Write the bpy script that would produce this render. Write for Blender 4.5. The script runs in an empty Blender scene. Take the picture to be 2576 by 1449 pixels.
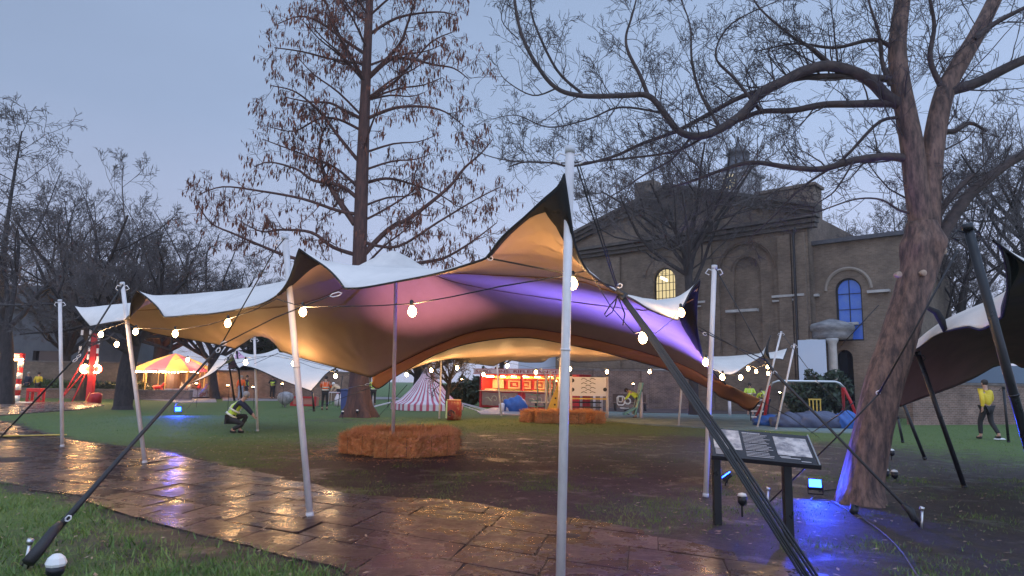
import bpy, bmesh, math, random
import numpy as np
from mathutils import Vector, Matrix
from mathutils.geometry import tessellate_polygon
rnd = random.Random(7)
nrs = np.random.RandomState(11)
S = bpy.context.scene
COL = S.collection
R = math.radians
# ------------------------------------------------------------------ camera
FPX, CX, CY, HOR = 1717.0, 1288.0, 724.5, 959.0      # picture measured on a 2576 x 1449 grid
PITCH = math.atan((HOR - CY) / FPX); ROLL = R(0.9); EYE = Vector((0, 0, 1.6))
_F = Vector((0, math.cos(PITCH), math.sin(PITCH))); _U = Vector((0, -math.sin(PITCH), math.cos(PITCH))); _R = Vector((1, 0, 0))
CR = _R * math.cos(ROLL) + _U * math.sin(ROLL); CU = -_R * math.sin(ROLL) + _U * math.cos(ROLL)
cam = bpy.data.cameras.new('camera'); camo = bpy.data.objects.new('camera', cam); COL.objects.link(camo)
cam.sensor_width = 36; cam.lens = 24; cam.clip_start = 0.1; cam.clip_end = 1000
camo.matrix_world = Matrix.Translation(EYE) @ Matrix((CR, CU, -_F)).transposed().to_4x4()
S.camera = camo
# ------------------------------------------------------------------ sky and sun: overcast blue dusk, brighter overhead and behind
W = bpy.data.worlds.new('World'); S.world = W; W.use_nodes = True
nt = W.node_tree; nt.nodes.clear(); N = nt.nodes.new; Lk = nt.links.new
out = N('ShaderNodeOutputWorld'); bg = N('ShaderNodeBackground'); Lk(bg.outputs[0], out.inputs[0]); bg.inputs[1].default_value = 1.0
tc = N('ShaderNodeTexCoord'); sx = N('ShaderNodeSeparateXYZ'); Lk(tc.outputs['Generated'], sx.inputs[0])
rp = N('ShaderNodeValToRGB'); Lk(sx.outputs[2], rp.inputs[0]); e = rp.color_ramp.elements
e[0].position = 0.0; e[0].color = (.46, .50, .68, 1); e[1].position = .55; e[1].color = (.27, .36, .54, 1)
el = rp.color_ramp.elements.new(.16); el.color = (.43, .48, .68, 1)
el = rp.color_ramp.elements.new(.34); el.color = (.32, .41, .61, 1)
nz = N('ShaderNodeTexNoise'); nz.inputs['Scale'].default_value = 1.6; nz.inputs['Detail'].default_value = 4
mp = N('ShaderNodeMapping'); mp.inputs['Scale'].default_value = (1, 1, 2.6); Lk(tc.outputs['Generated'], mp.inputs[0]); Lk(mp.outputs[0], nz.inputs[0])
mr = N('ShaderNodeMapRange'); mr.inputs[1].default_value = .3; mr.inputs[2].default_value = .7; mr.inputs[3].default_value = .94; mr.inputs[4].default_value = 1.07; Lk(nz.outputs[0], mr.inputs[0])
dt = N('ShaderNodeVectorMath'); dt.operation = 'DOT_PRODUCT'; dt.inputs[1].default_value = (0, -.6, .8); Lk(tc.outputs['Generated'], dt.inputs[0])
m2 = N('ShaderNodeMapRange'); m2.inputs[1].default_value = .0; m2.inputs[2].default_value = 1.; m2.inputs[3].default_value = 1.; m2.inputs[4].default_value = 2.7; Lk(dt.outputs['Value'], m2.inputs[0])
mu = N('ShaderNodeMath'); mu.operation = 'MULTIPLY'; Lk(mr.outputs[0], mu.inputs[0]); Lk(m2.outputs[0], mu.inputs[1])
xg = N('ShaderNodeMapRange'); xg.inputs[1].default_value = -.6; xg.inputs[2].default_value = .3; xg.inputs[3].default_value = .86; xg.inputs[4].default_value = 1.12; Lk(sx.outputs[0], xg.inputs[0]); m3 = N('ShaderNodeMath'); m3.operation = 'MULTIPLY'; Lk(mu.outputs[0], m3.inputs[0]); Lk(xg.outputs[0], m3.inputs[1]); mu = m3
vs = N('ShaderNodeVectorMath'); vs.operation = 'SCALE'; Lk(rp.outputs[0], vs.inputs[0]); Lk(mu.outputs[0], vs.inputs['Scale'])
sk = N('ShaderNodeTexSky'); sk.sky_type = 'NISHITA'; sk.sun_disc = False; sk.sun_elevation = R(3); sk.sun_rotation = R(200)
v2 = N('ShaderNodeVectorMath'); v2.operation = 'SCALE'; v2.inputs['Scale'].default_value = .02; Lk(sk.outputs[0], v2.inputs[0])
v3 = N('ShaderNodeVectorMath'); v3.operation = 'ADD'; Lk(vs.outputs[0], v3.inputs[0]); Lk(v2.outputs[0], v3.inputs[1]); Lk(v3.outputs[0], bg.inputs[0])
sl = bpy.data.lights.new('sun', 'SUN'); sl.energy = .25; sl.angle = R(40); sl.color = (.8, .88, 1)
so = bpy.data.objects.new('sun', sl); COL.objects.link(so); so.rotation_euler = (R(40), 0, R(-20)); so.location = (0, -10, 30)
S.view_settings.view_transform = 'Standard'; S.view_settings.look = 'None'; S.view_settings.exposure = 0.14; S.view_settings.gamma = 1
S.render.engine = 'CYCLES'; S.cycles.use_denoising = True; S.cycles.max_bounces = 5; S.cycles.diffuse_bounces = 3; S.cycles.glossy_bounces = 3
S.cycles.transparent_max_bounces = 6; S.cycles.sample_clamp_indirect = 4; S.cycles.sample_clamp_direct = 40; S.cycles.use_light_tree = True
# ------------------------------------------------------------------ measuring helpers
def ray(x, y): return _F * FPX + CR * (x - CX) + CU * (CY - y)
def P(x, y, d):
    r = ray(x, y); return EYE + r * (d / r.y)
def G(x, y, z=0.0):
    r = ray(x, y); return EYE + r * ((z - EYE.z) / r.z)
def T(q):                                              # (x, y, depth) or (x, y) on the ground
    return P(*q) if len(q) == 3 else G(*q)
# ------------------------------------------------------------------ objects and tags
def tag(o, label=None, cat=None, group=None, kind=None):
    if label: o['label'] = label
    if cat: o['category'] = cat
    if group: o['group'] = group
    if kind: o['kind'] = kind
    return o
def thing(name, label, cat, loc=(0, 0, 0), rz=0, group=None):
    o = bpy.data.objects.new(name, None); COL.objects.link(o); o.location = loc; o.rotation_euler = (0, 0, rz); o.empty_display_size = .1
    return tag(o, label, cat, group)
def copy_tree(o, parent=None):
    c = o.copy(); COL.objects.link(c); c.parent = parent
    for ch in o.children: copy_tree(ch, c)
    return c
class MB:
    def __init__(s): s.v = []; s.f = []; s.m = []; s.n = 0
    def add(s, vs, fs, mi=0):
        k = s.n; s.v.extend([tuple(p) for p in vs]); s.n += len(vs)
        s.f.extend([tuple(i + k for i in f) for f in fs]); s.m.extend([mi] * len(fs)); return s
    def box(s, c, size, M=None, mi=0):
        a, b, d = [t / 2 for t in size]; c = Vector(c)
        vs = [Vector((x * a, y * b, z * d)) for x in (-1, 1) for y in (-1, 1) for z in (-1, 1)]
        vs = [(M @ p if M else p) + c for p in vs]
        return s.add(vs, [(0, 1, 3, 2), (4, 6, 7, 5), (0, 4, 5, 1), (2, 3, 7, 6), (0, 2, 6, 4), (1, 5, 7, 3)], mi)
    def tube(s, pts, r, n=8, cap=True, mi=0, flat=1.0):
        pts = [Vector(p) for p in pts]; k = len(pts); rs = [r] * k if isinstance(r, (int, float)) else list(r)
        t = (pts[1] - pts[0]).normalized(); up = Vector((0, 0, 1)) if abs(t.z) < .9 else Vector((1, 0, 0))
        a = t.cross(up).normalized(); vs = []
        for i, p in enumerate(pts):
            t = (pts[min(i + 1, k - 1)] - pts[max(i - 1, 0)]).normalized()
            a = (a - t * a.dot(t)).normalized(); b = t.cross(a)
            for j in range(n):
                g = 2 * math.pi * j / n; vs.append(p + a * (math.cos(g) * rs[i]) + b * (math.sin(g) * rs[i] * flat))
        fs = [(i * n + j, i * n + (j + 1) % n, (i + 1) * n + (j + 1) % n, (i + 1) * n + j) for i in range(k - 1) for j in range(n)]
        if cap: fs += [tuple(range(n - 1, -1, -1)), tuple((k - 1) * n + j for j in range(n))]
        return s.add(vs, fs, mi)
    def lathe(s, c, prof, n=16, mi=0, ax=None):
        c = Vector(c); vs = []
        for (r, z) in prof:
            for j in range(n):
                g = 2 * math.pi * j / n; p = Vector((r * math.cos(g), r * math.sin(g), z)); vs.append(c + (ax @ p if ax else p))
        k = len(prof)
        fs = [(i * n + j, i * n + (j + 1) % n, (i + 1) * n + (j + 1) % n, (i + 1) * n + j) for i in range(k - 1) for j in range(n)]
        fs += [tuple(range(n - 1, -1, -1)), tuple((k - 1) * n + j for j in range(n))]
        return s.add(vs, fs, mi)
    def prism(s, pts, y0, y1, mi=0):                   # outline in x,z extruded along y
        n = len(pts); vs = [(p[0], y0, p[1]) for p in pts] + [(p[0], y1, p[1]) for p in pts]
        return s.add(vs, [tuple(range(n)), tuple(range(2 * n - 1, n - 1, -1))] + [(i, i + n, (i + 1) % n + n, (i + 1) % n) for i in range(n)], mi)
    def panel(s, outer, holes, y0, y1, mi=0, back=None):   # wall sheet in x,z with real openings; reveals run y0..y1
        loops = [outer] + holes
        tris = tessellate_polygon([[Vector((x, z, 0)) for x, z in l] for l in loops])
        flat = [p for l in loops for p in l]
        s.add([(x, y0, z) for x, z in flat], [tuple(t) for t in tris], mi)
        for l in loops:
            n = len(l); s.add([(x, y0, z) for x, z in l] + [(x, y1, z) for x, z in l], [(i, (i + 1) % n, (i + 1) % n + n, i + n) for i in range(n)], mi)
        if back is not None:
            for l in holes: s.add([(x, y1 - .001, z) for x, z in l], [tuple(range(len(l)))], back)
        return s
    def build(s, name, mats, parent=None, smooth=False, loc=None, rz=None):
        me = bpy.data.meshes.new(name); me.from_pydata(s.v, [], s.f)
        mats = mats if isinstance(mats, (list, tuple)) else [mats]
        for m in mats: me.materials.append(m)
        me.polygons.foreach_set('material_index', s.m)
        if smooth: me.polygons.foreach_set('use_smooth', [True] * len(s.f))
        me.update(); o = bpy.data.objects.new(name, me); COL.objects.link(o)
        if parent: o.parent = parent
        if loc is not None: o.location = loc
        if rz is not None: o.rotation_euler = (0, 0, rz)
        return o
def npmesh(name, v, f, mats, parent=None, smooth=False, mi=None):
    me = bpy.data.meshes.new(name); v = np.asarray(v, np.float32); f = np.asarray(f, np.int32); k = f.shape[1]
    me.vertices.add(len(v)); me.vertices.foreach_set('co', v.ravel()); me.loops.add(f.size); me.loops.foreach_set('vertex_index', f.ravel())
    me.polygons.add(len(f)); me.polygons.foreach_set('loop_start', np.arange(0, f.size, k, dtype=np.int32)); me.polygons.foreach_set('loop_total', np.full(len(f), k, np.int32))
    if smooth: me.polygons.foreach_set('use_smooth', np.ones(len(f), bool))
    for m in (mats if isinstance(mats, (list, tuple)) else [mats]): me.materials.append(m)
    if mi is not None: me.polygons.foreach_set('material_index', np.asarray(mi, np.int32))
    me.update(calc_edges=True); me.validate(); o = bpy.data.objects.new(name, me); COL.objects.link(o)
    if parent: o.parent = parent
    return o
def bevel(o, w=.01, seg=2):
    m = o.modifiers.new('bevel', 'BEVEL'); m.width = w; m.segments = seg; m.limit_method = 'ANGLE'; return o
# ------------------------------------------------------------------ materials
def mat(name, c, rough=.6, metal=0, c2=None, scale=6, bump=0, bscale=40, spec=.5, emit=None, es=0, lo=.35, hi=.65, coord='Object', stretch=(1, 1, 1), rvar=0):
    m = bpy.data.materials.new(name); m.use_nodes = True; t = m.node_tree; b = t.nodes['Principled BSDF']
    b.inputs['Base Color'].default_value = (*c, 1); b.inputs['Roughness'].default_value = rough; b.inputs['Metallic'].default_value = metal; b.inputs['Specular IOR Level'].default_value = spec
    if emit: b.inputs['Emission Color'].default_value = (*emit, 1); b.inputs['Emission Strength'].default_value = es
    if c2 or bump or rvar:
        tcn = t.nodes.new('ShaderNodeTexCoord'); mpp = t.nodes.new('ShaderNodeMapping'); mpp.inputs['Scale'].default_value = stretch; t.links.new(tcn.outputs[coord], mpp.inputs[0])
    if c2 or rvar:
        n = t.nodes.new('ShaderNodeTexNoise'); n.inputs['Scale'].default_value = scale; n.inputs['Detail'].default_value = 6; n.inputs['Roughness'].default_value = .65; t.links.new(mpp.outputs[0], n.inputs[0])
    if c2:
        r = t.nodes.new('ShaderNodeValToRGB'); r.color_ramp.elements[0].position = lo; r.color_ramp.elements[1].position = hi
        r.color_ramp.elements[0].color = (*c, 1); r.color_ramp.elements[1].color = (*c2, 1); t.links.new(n.outputs[0], r.inputs[0]); t.links.new(r.outputs[0], b.inputs['Base Color'])
    if rvar:
        q = t.nodes.new('ShaderNodeMapRange'); q.inputs[1].default_value = .35; q.inputs[2].default_value = .65; q.inputs[3].default_value = max(.02, rough - rvar); q.inputs[4].default_value = rough + rvar; t.links.new(n.outputs[0], q.inputs[0]); t.links.new(q.outputs[0], b.inputs['Roughness'])
    if bump:
        n2 = t.nodes.new('ShaderNodeTexNoise'); n2.inputs['Scale'].default_value = bscale; n2.inputs['Detail'].default_value = 5; t.links.new(mpp.outputs[0], n2.inputs[0])
        bu = t.nodes.new('ShaderNodeBump'); bu.inputs['Strength'].default_value = bump; bu.inputs['Distance'].default_value = .02; t.links.new(n2.outputs[0], bu.inputs['Height']); t.links.new(bu.outputs[0], b.inputs['Normal'])
    return m
def glow(name, c, s):
    m = bpy.data.materials.new(name); m.use_nodes = True; t = m.node_tree; t.nodes.clear(); o = t.nodes.new('ShaderNodeOutputMaterial'); em = t.nodes.new('ShaderNodeEmission')
    em.inputs[0].default_value = (*c, 1); em.inputs[1].default_value = s; t.links.new(em.outputs[0], o.inputs[0]); return m
def brick_mat(name, c1, c2, mortar, w=.23, h=.078, rough=.85, coord='Object', big=.35):
    m = bpy.data.materials.new(name); m.use_nodes = True; t = m.node_tree; b = t.nodes['Principled BSDF']; b.inputs['Roughness'].default_value = rough
    q = t.nodes.new; l = t.links.new; tcn = q('ShaderNodeTexCoord'); s = q('ShaderNodeSeparateXYZ'); l(tcn.outputs[coord], s.inputs[0])
    ad = q('ShaderNodeMath'); ad.operation = 'ADD'; l(s.outputs[0], ad.inputs[0]); l(s.outputs[1], ad.inputs[1]); cb = q('ShaderNodeCombineXYZ'); l(ad.outputs[0], cb.inputs[0]); l(s.outputs[2], cb.inputs[1])
    bt = q('ShaderNodeTexBrick'); l(cb.outputs[0], bt.inputs[0]); bt.inputs['Color1'].default_value = (*c1, 1); bt.inputs['Color2'].default_value = (*c2, 1); bt.inputs['Mortar'].default_value = (*mortar, 1)
    bt.inputs['Scale'].default_value = 1; bt.inputs['Brick Width'].default_value = w; bt.inputs['Row Height'].default_value = h; bt.inputs['Mortar Size'].default_value = .008; bt.inputs['Bias'].default_value = .1
    n = q('ShaderNodeTexNoise'); n.inputs['Scale'].default_value = .9; n.inputs['Detail'].default_value = 8; n.inputs['Roughness'].default_value = .7; l(tcn.outputs[coord], n.inputs[0])
    mr_ = q('ShaderNodeMapRange'); mr_.inputs[1].default_value = .3; mr_.inputs[2].default_value = .7; mr_.inputs[3].default_value = 1 - big; mr_.inputs[4].default_value = 1 + big; l(n.outputs[0], mr_.inputs[0])
    sc = q('ShaderNodeVectorMath'); sc.operation = 'SCALE'; l(bt.outputs[0], sc.inputs[0]); l(mr_.outputs[0], sc.inputs['Scale']); l(sc.outputs[0], b.inputs['Base Color'])
    bu = q('ShaderNodeBump'); bu.inputs['Strength'].default_value = .5; bu.inputs['Distance'].default_value = .01; l(bt.outputs['Fac'], bu.inputs['Height']); bu.invert = True; l(bu.outputs[0], b.inputs['Normal'])
    return m
M = {}
M['pole'] = mat('pole_aluminium', (.78, .73, .71), .5, .05, c2=(.6, .56, .55), scale=9, bump=.15, bscale=60, stretch=(1, 1, .3))
M['cap'] = mat('pole_cap_grey', (.55, .55, .57), .6)
M['tape'] = mat('white_webbing', (.75, .73, .74), .7, bump=.2)
M['black'] = mat('black_webbing', (.02, .02, .022), .55, bump=.2, bscale=90)
M['blackmetal'] = mat('black_metal', (.018, .02, .024), .38, .3, rvar=.15)
M['steel'] = mat('steel', (.6, .6, .6), .3, .9)
M['top'] = mat('canopy_top_white', (.76, .70, .64), .5, c2=(.56, .52, .48), scale=1.1, lo=.45, hi=.75, bump=.4, bscale=2.5, stretch=(1, .4, 1))
M['under'] = mat('canopy_lining_tan', (.52, .375, .265), .62, c2=(.43, .3, .205), scale=.7, lo=.4, hi=.7, bump=.45, bscale=2.2, stretch=(1, .35, 1), spec=.3)
M['under_red'] = mat('canopy_lining_brown', (.17, .08, .075), .6, c2=(.13, .062, .056), scale=2, bump=.3, bscale=4, spec=.3)
M['patch'] = mat('black_patch_fabric', (.012, .012, .014), .8, bump=.3)
M['seam'] = mat('seam_tape', (.26, .14, .07), .6)
M['bulb'] = glow('warm_bulb_glass', (1, .58, .25), 300)
M['bulbfar'] = glow('warm_bulb_small', (1, .58, .23), 190)
M['socket'] = mat('bulb_socket', (.02, .02, .02), .5)
M['blueled'] = glow('blue_led_face', (.01, .05, 1), 34)
M['red'] = mat('red_paint', (.5, .02, .025), .4, c2=(.38, .015, .02), scale=3, rvar=.1)
M['white'] = mat('white_paint', (.78, .77, .75), .5)
M['wood'] = mat('dark_wood', (.1, .055, .035), .7, c2=(.06, .035, .025), scale=5, stretch=(1, 1, 6), bump=.3)
M['green'] = mat('green_steel', (.1, .22, .17), .45)
M['yellow'] = mat('yellow_hdpe', (.62, .42, .06), .45, c2=(.5, .34, .06), scale=4)
M['cream'] = mat('cream_panel', (.7, .5, .3), .6)
M['skin'] = mat('skin', (.5, .3, .22), .55)
M['hair'] = mat('hair_dark', (.03, .022, .018), .7, bump=.4)
M['hairgrey'] = mat('hair_grey', (.3, .28, .27), .7, bump=.4)
M['navy'] = mat('navy_cloth', (.02, .025, .05), .85, bump=.3, bscale=25)
M['darkcloth'] = mat('charcoal_cloth', (.025, .025, .028), .85, bump=.3, bscale=25)
M['jean'] = mat('pale_denim', (.3, .34, .42), .85, bump=.3, bscale=25)
M['hiviso'] = mat('orange_hivis', (.9, .13, .02), .7, bump=.3, bscale=20)
M['hivisy'] = mat('lime_hivis', (.55, .75, .08), .7, bump=.3, bscale=20)
M['yellowcoat'] = mat('yellow_coat', (.75, .55, .04), .7, bump=.3, bscale=20)
M['reflect'] = mat('reflective_tape', (.75, .75, .6), .35)
M['shoe'] = mat('shoe', (.02, .02, .02), .5)
M['straw'] = mat('straw', (.62, .23, .08), .8, c2=(.88, .42, .17), scale=30, stretch=(1, 1, 1), bump=1, bscale=70)
M['stone'] = mat('portland_stone', (.5, .49, .47), .8, c2=(.33, .32, .31), scale=1.5, bump=.3, bscale=8)
M['brick'] = brick_mat('stock_brick', (.205, .15, .108), (.145, .105, .075), (.175, .15, .122))
M['brickred'] = brick_mat('garden_wall_brick', (.24, .15, .11), (.15, .095, .07), (.3, .24, .2), big=.45)
M['render'] = mat('grey_render', (.12, .12, .13), .85, c2=(.09, .09, .1), scale=1)
M['slate'] = mat('slate', (.09, .09, .1), .6, c2=(.06, .06, .07))
M['darkglass'] = mat('dark_glass', (.01, .012, .015), .08)
M['bluecloth'] = mat('blue_tarpaulin', (.03, .13, .45), .42, c2=(.02, .08, .3), scale=3, bump=.6, bscale=6)
M['bark'] = mat('grey_bark', (.05, .04, .037), .85, c2=(.022, .018, .018), scale=9, stretch=(1, 1, .35), bump=.8, bscale=18)
M['barkbig'] = mat('plum_bark', (.2, .12, .09), .8, c2=(.05, .032, .028), scale=13, lo=.36, hi=.62, stretch=(1, 1, .28), bump=1, bscale=14)
M['barkred'] = mat('redwood_bark', (.12, .055, .04), .85, c2=(.05, .027, .024), scale=10, stretch=(1, 1, .18), bump=1, bscale=14)
M['twig'] = mat('twig', (.06, .048, .046), .85)
M['fartwig'] = mat('far_twig', (.10, .085, .082), .85)
M['bigbranch'] = mat('dark_branch', (.075, .052, .045), .8, c2=(.035, .026, .025), scale=8, bump=.6, bscale=18)
M['leafbrown'] = mat('dead_leaf', (.24, .085, .045), .8, c2=(.11, .05, .038), scale=1.2)
M['evergreen'] = mat('evergreen_leaf', (.03, .055, .025), .6, c2=(.018, .035, .018), scale=2)
M['shrub'] = mat('shrub_leaf', (.07, .12, .03), .6, c2=(.035, .07, .02), scale=2)
# ------------------------------------------------------------------ noise on the plan
_lat = np.random.RandomState(3).rand(256, 256)
def vnoise(x, y, s):
    x = np.asarray(x, float) / s + 517.3; y = np.asarray(y, float) / s + 331.7
    xi = np.floor(x).astype(int); yi = np.floor(y).astype(int); fx = x - xi; fy = y - yi; fx = fx * fx * (3 - 2 * fx); fy = fy * fy * (3 - 2 * fy)
    g = lambda a, b: _lat[a % 256, b % 256]
    return (g(xi, yi) * (1 - fx) + g(xi + 1, yi) * fx) * (1 - fy) + (g(xi, yi + 1) * (1 - fx) + g(xi + 1, yi + 1) * fx) * fy
def fbm(x, y, s, o=4): return sum(vnoise(x + 13.1 * i, y - 7.7 * i, s / 2 ** i) / 2 ** i for i in range(o)) / sum(1 / 2 ** i for i in range(o))
def inpoly(px, py, poly):
    px = np.asarray(px, float); py = np.asarray(py, float); r = np.zeros(px.shape, bool); n = len(poly)
    for i in range(n):
        x1, y1 = poly[i]; x2, y2 = poly[(i + 1) % n]
        c = ((y1 > py) != (y2 > py)); r ^= c & (px < (x2 - x1) * (py - y1) / ((y2 - y1) or 1e-9) + x1)
    return r
def gp(l): return [tuple(G(x, y)[:2]) for x, y in l]
up_e = gp([(1969, 1422), (1809, 1384), (1680, 1349), (1534, 1319), (1430, 1304), (1338, 1291), (1260, 1282), (1187, 1259), (1012, 1253), (877, 1245), (766, 1212), (647, 1188), (578, 1175), (483, 1155), (400, 1132), (252, 1118), (184, 1108), (110, 1092), (40, 1070), (0, 1058)])
lo_e = gp([(0, 1214), (78, 1234), (143, 1238), (218, 1263), (340, 1304), (510, 1348), (630, 1376), (715, 1403), (817, 1420), (877, 1440)])
PATH = [(4.4, 4.3), (3.1, 5.6)] + up_e + [(-22, 26.5), (-26, 20)] + lo_e + [(-1.2, 5.3), (0.6, 3.6), (2.6, 3.0)]
lawn2 = gp([(0, 1016), (110, 1012), (235, 1012), (262, 1020), (200, 1030), (70, 1040), (0, 1046)]); lawn2 = [(-32, 33)] + lawn2[:1] + lawn2[1:] + [(-24, 25)]
# ------------------------------------------------------------------ ground: one sheet of trodden grass and mud
def axis(segs):
    o = [segs[0][0]]
    for a, b, s in segs:
        n = max(1, int(round((b - a) / s))); o += list(np.linspace(a, b, n + 1)[1:])
    return np.array(o)
gx = axis([(-250, -60, 24), (-60, -22, 2), (-22, -9, .35), (-9, 9, .1), (9, 22, .35), (22, 60, 2), (60, 250, 24)])
gy = axis([(-60, 0, 8), (0, 4.2, .6), (4.2, 13, .1), (13, 22, .25), (22, 60, 1.2), (60, 400, 24)])
X, Y = np.meshgrid(gx, gy); near = np.clip(1 - np.abs(Y - 12) / 40, 0, 1)
onpath = inpoly(X, Y, PATH)
def mudamt(X, Y):
    q = lambda cx, cy, rx, ry: np.exp(-(((X - cx) / rx) ** 2 + ((Y - cy) / ry) ** 2) ** 2)
    m = .95 * q(.6, 11.2, 5.4, 6.2) + .72 * q(7.5, 9, 6.5, 6) + .8 * q(2.0, 17.5, 8, 5.5) + .35 * q(9, 14, 8, 8) + .35 * q(-3.5, 6.9, 2.0, 1.1) + .55 * q(-5, 11, 2.0, 1.5) + .5 * q(-6, 27, 3, 1.6)
    d = np.full(X.shape, 9.)
    for i in range(len(PATH)):
        x1, y1 = PATH[i]; x2, y2 = PATH[(i + 1) % len(PATH)]; L2 = (x2 - x1) ** 2 + (y2 - y1) ** 2
        t = np.clip(((X - x1) * (x2 - x1) + (Y - y1) * (y2 - y1)) / L2, 0, 1); d = np.minimum(d, np.hypot(X - x1 - t * (x2 - x1), Y - y1 - t * (y2 - y1)))
    m = np.maximum(m, .85 * np.exp(-(d / .3) ** 2)); return np.clip(m, 0, 1), d
mud, dpath = mudamt(X, Y)
Z = (fbm(X, Y, 2.2, 3) - .5) * .07 + (fbm(X + 40, Y, .45, 3) - .5) * .055 * near
Z = Z * np.clip(dpath / .8, .1, 1) * np.clip(near * 1.6, 0, 1) - .012
Z[onpath] = -.001 + (vnoise(X, Y, .2)[onpath] - .5) * .007 + np.clip(fbm(X, Y, .9, 4) - .68, 0, 1)[onpath] * .15; mud[onpath] = 1
ny, nx = X.shape; idx = np.arange(nx * ny).reshape(ny, nx)
gf = np.stack([idx[:-1, :-1], idx[:-1, 1:], idx[1:, 1:], idx[1:, :-1]], -1).reshape(-1, 4)
gm = bpy.data.materials.new('grass_and_mud'); gm.use_nodes = True; t = gm.node_tree; b = t.nodes['Principled BSDF']; q = t.nodes.new; l = t.links.new
at = q('ShaderNodeAttribute'); at.attribute_name = 'mud'; tcn = q('ShaderNodeTexCoord')
def nz_(s, d=6, r=.65):
    n = q('ShaderNodeTexNoise'); n.inputs['Scale'].default_value = s; n.inputs['Detail'].default_value = d; n.inputs['Roughness'].default_value = r; l(tcn.outputs['Object'], n.inputs[0]); return n.outputs[0]
def ramp_(f, *st):
    r = q('ShaderNodeValToRGB'); l(f, r.inputs[0])
    for i, (p, c) in enumerate(st):
        e_ = r.color_ramp.elements[i] if i < 2 else r.color_ramp.elements.new(p)
        e_.position = p; e_.color = (*c, 1)
    return r.outputs[0]
def math_(op, a, c, cl=False):
    n = q('ShaderNodeMath'); n.operation = op; n.use_clamp = cl
    for i, v_ in enumerate((a, c)):
        if isinstance(v_, (int, float)): n.inputs[i].default_value = v_
        else: l(v_, n.inputs[i])
    return n.outputs[0]
grs = ramp_(nz_(26, 8, .8), (.32, (.03, .055, .013)), (.7, (.15, .21, .055)), (.5, (.078, .135, .028)))
mdc = ramp_(nz_(7, 8, .75), (.3, (.013, .008, .006)), (.72, (.066, .043, .031)), (.5, (.029, .019, .014)))
fac = math_('ADD', math_('MULTIPLY', math_('SUBTRACT', nz_(3.2, 8, .75), .49), 2.3), at.outputs['Fac'])
mr_ = q('ShaderNodeMapRange'); mr_.inputs[1].default_value = .28; mr_.inputs[2].default_value = .72; l(fac, mr_.inputs[0])
mx = q('ShaderNodeMix'); mx.data_type = 'RGBA'; l(mr_.outputs[0], mx.inputs[0]); l(grs, mx.inputs[6]); l(mdc, mx.inputs[7]); l(mx.outputs[2], b.inputs['Base Color'])
pr = q('ShaderNodeMapRange'); pr.inputs[1].default_value = .54; pr.inputs[2].default_value = .66; pr.inputs[3].default_value = .62; pr.inputs[4].default_value = .3; l(nz_(1.1, 5, .6), pr.inputs[0])
l(math_('ADD', math_('MULTIPLY', math_('SUBTRACT', pr.outputs[0], .8), mr_.outputs[0]), .8), b.inputs['Roughness'])
bu = q('ShaderNodeBump'); bu.inputs['Strength'].default_value = .9; bu.inputs['Distance'].default_value = .03; l(math_('ADD', nz_(24, 8, .75), nz_(5, 4)), bu.inputs['Height']); l(bu.outputs[0], b.inputs['Normal'])
ground = npmesh('ground', np.stack([X, Y, Z], -1).reshape(-1, 3), gf, gm, smooth=True); tag(ground, kind='structure')
a_ = ground.data.attributes.new('mud', 'FLOAT', 'POINT'); a_.data.foreach_set('value', mud.ravel().astype(np.float32))
def gz(x, y):
    i = min(max(np.searchsorted(gy, y), 1), ny - 1); j = min(max(np.searchsorted(gx, x), 1), nx - 1); return float(Z[i, j])
# ------------------------------------------------------------------ wet flagstone path
fm = bpy.data.materials.new('wet_flagstone'); fm.use_nodes = True; t = fm.node_tree; b = t.nodes['Principled BSDF']; q = t.nodes.new; l = t.links.new; tcn = q('ShaderNodeTexCoord')
at = q('ShaderNodeAttribute'); at.attribute_name = 'tone'
cc = ramp_(nz_(4, 9, .75), (.3, (.024, .015, .014)), (.72, (.105, .066, .058)), (.5, (.052, .033, .03)))
sc_ = q('ShaderNodeVectorMath'); sc_.operation = 'SCALE'; l(cc, sc_.inputs[0]); l(at.outputs['Fac'], sc_.inputs['Scale']); l(sc_.outputs[0], b.inputs['Base Color'])
rr = q('ShaderNodeMapRange'); rr.inputs[1].default_value = .35; rr.inputs[2].default_value = .68; rr.inputs[3].default_value = .1; rr.inputs[4].default_value = .5; l(nz_(1.7, 8, .75), rr.inputs[0]); l(rr.outputs[0], b.inputs['Roughness'])
bu = q('ShaderNodeBump'); bu.inputs['Strength'].default_value = .22; bu.inputs['Distance'].default_value = .012; l(math_('ADD', math_('MULTIPLY', nz_(30, 6, .7), .45), math_('MULTIPLY', nz_(5, 3), 2.2)), bu.inputs['Height']); l(bu.outputs[0], b.inputs['Normal'])
b.inputs['Specular IOR Level'].default_value = .42
e1 = np.array([math.cos(R(-30)), math.sin(R(-30))]); e2 = np.array([math.cos(R(79)), math.sin(R(79))]); o0 = np.array([-.4, 7.0])
def snap(p):
    if inpoly([p[0]], [p[1]], PATH)[0]: return p
    best = None; bd = 1e9
    for i in range(len(PATH)):
        a = np.array(PATH[i]); b_ = np.array(PATH[(i + 1) % len(PATH)]); t = np.clip(np.dot(p - a, b_ - a) / np.dot(b_ - a, b_ - a), 0, 1); q_ = a + (b_ - a) * t; d = np.hypot(*(p - q_))
        if d < bd: bd = d; best = q_
    return best + np.array([rnd.gauss(0, .008), rnd.gauss(0, .008)])
sv, sf, st_ = [], [], []; rows = np.cumsum([0] + [rnd.choice([.6, .75, .9]) for _ in range(26)]) - 8
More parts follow.
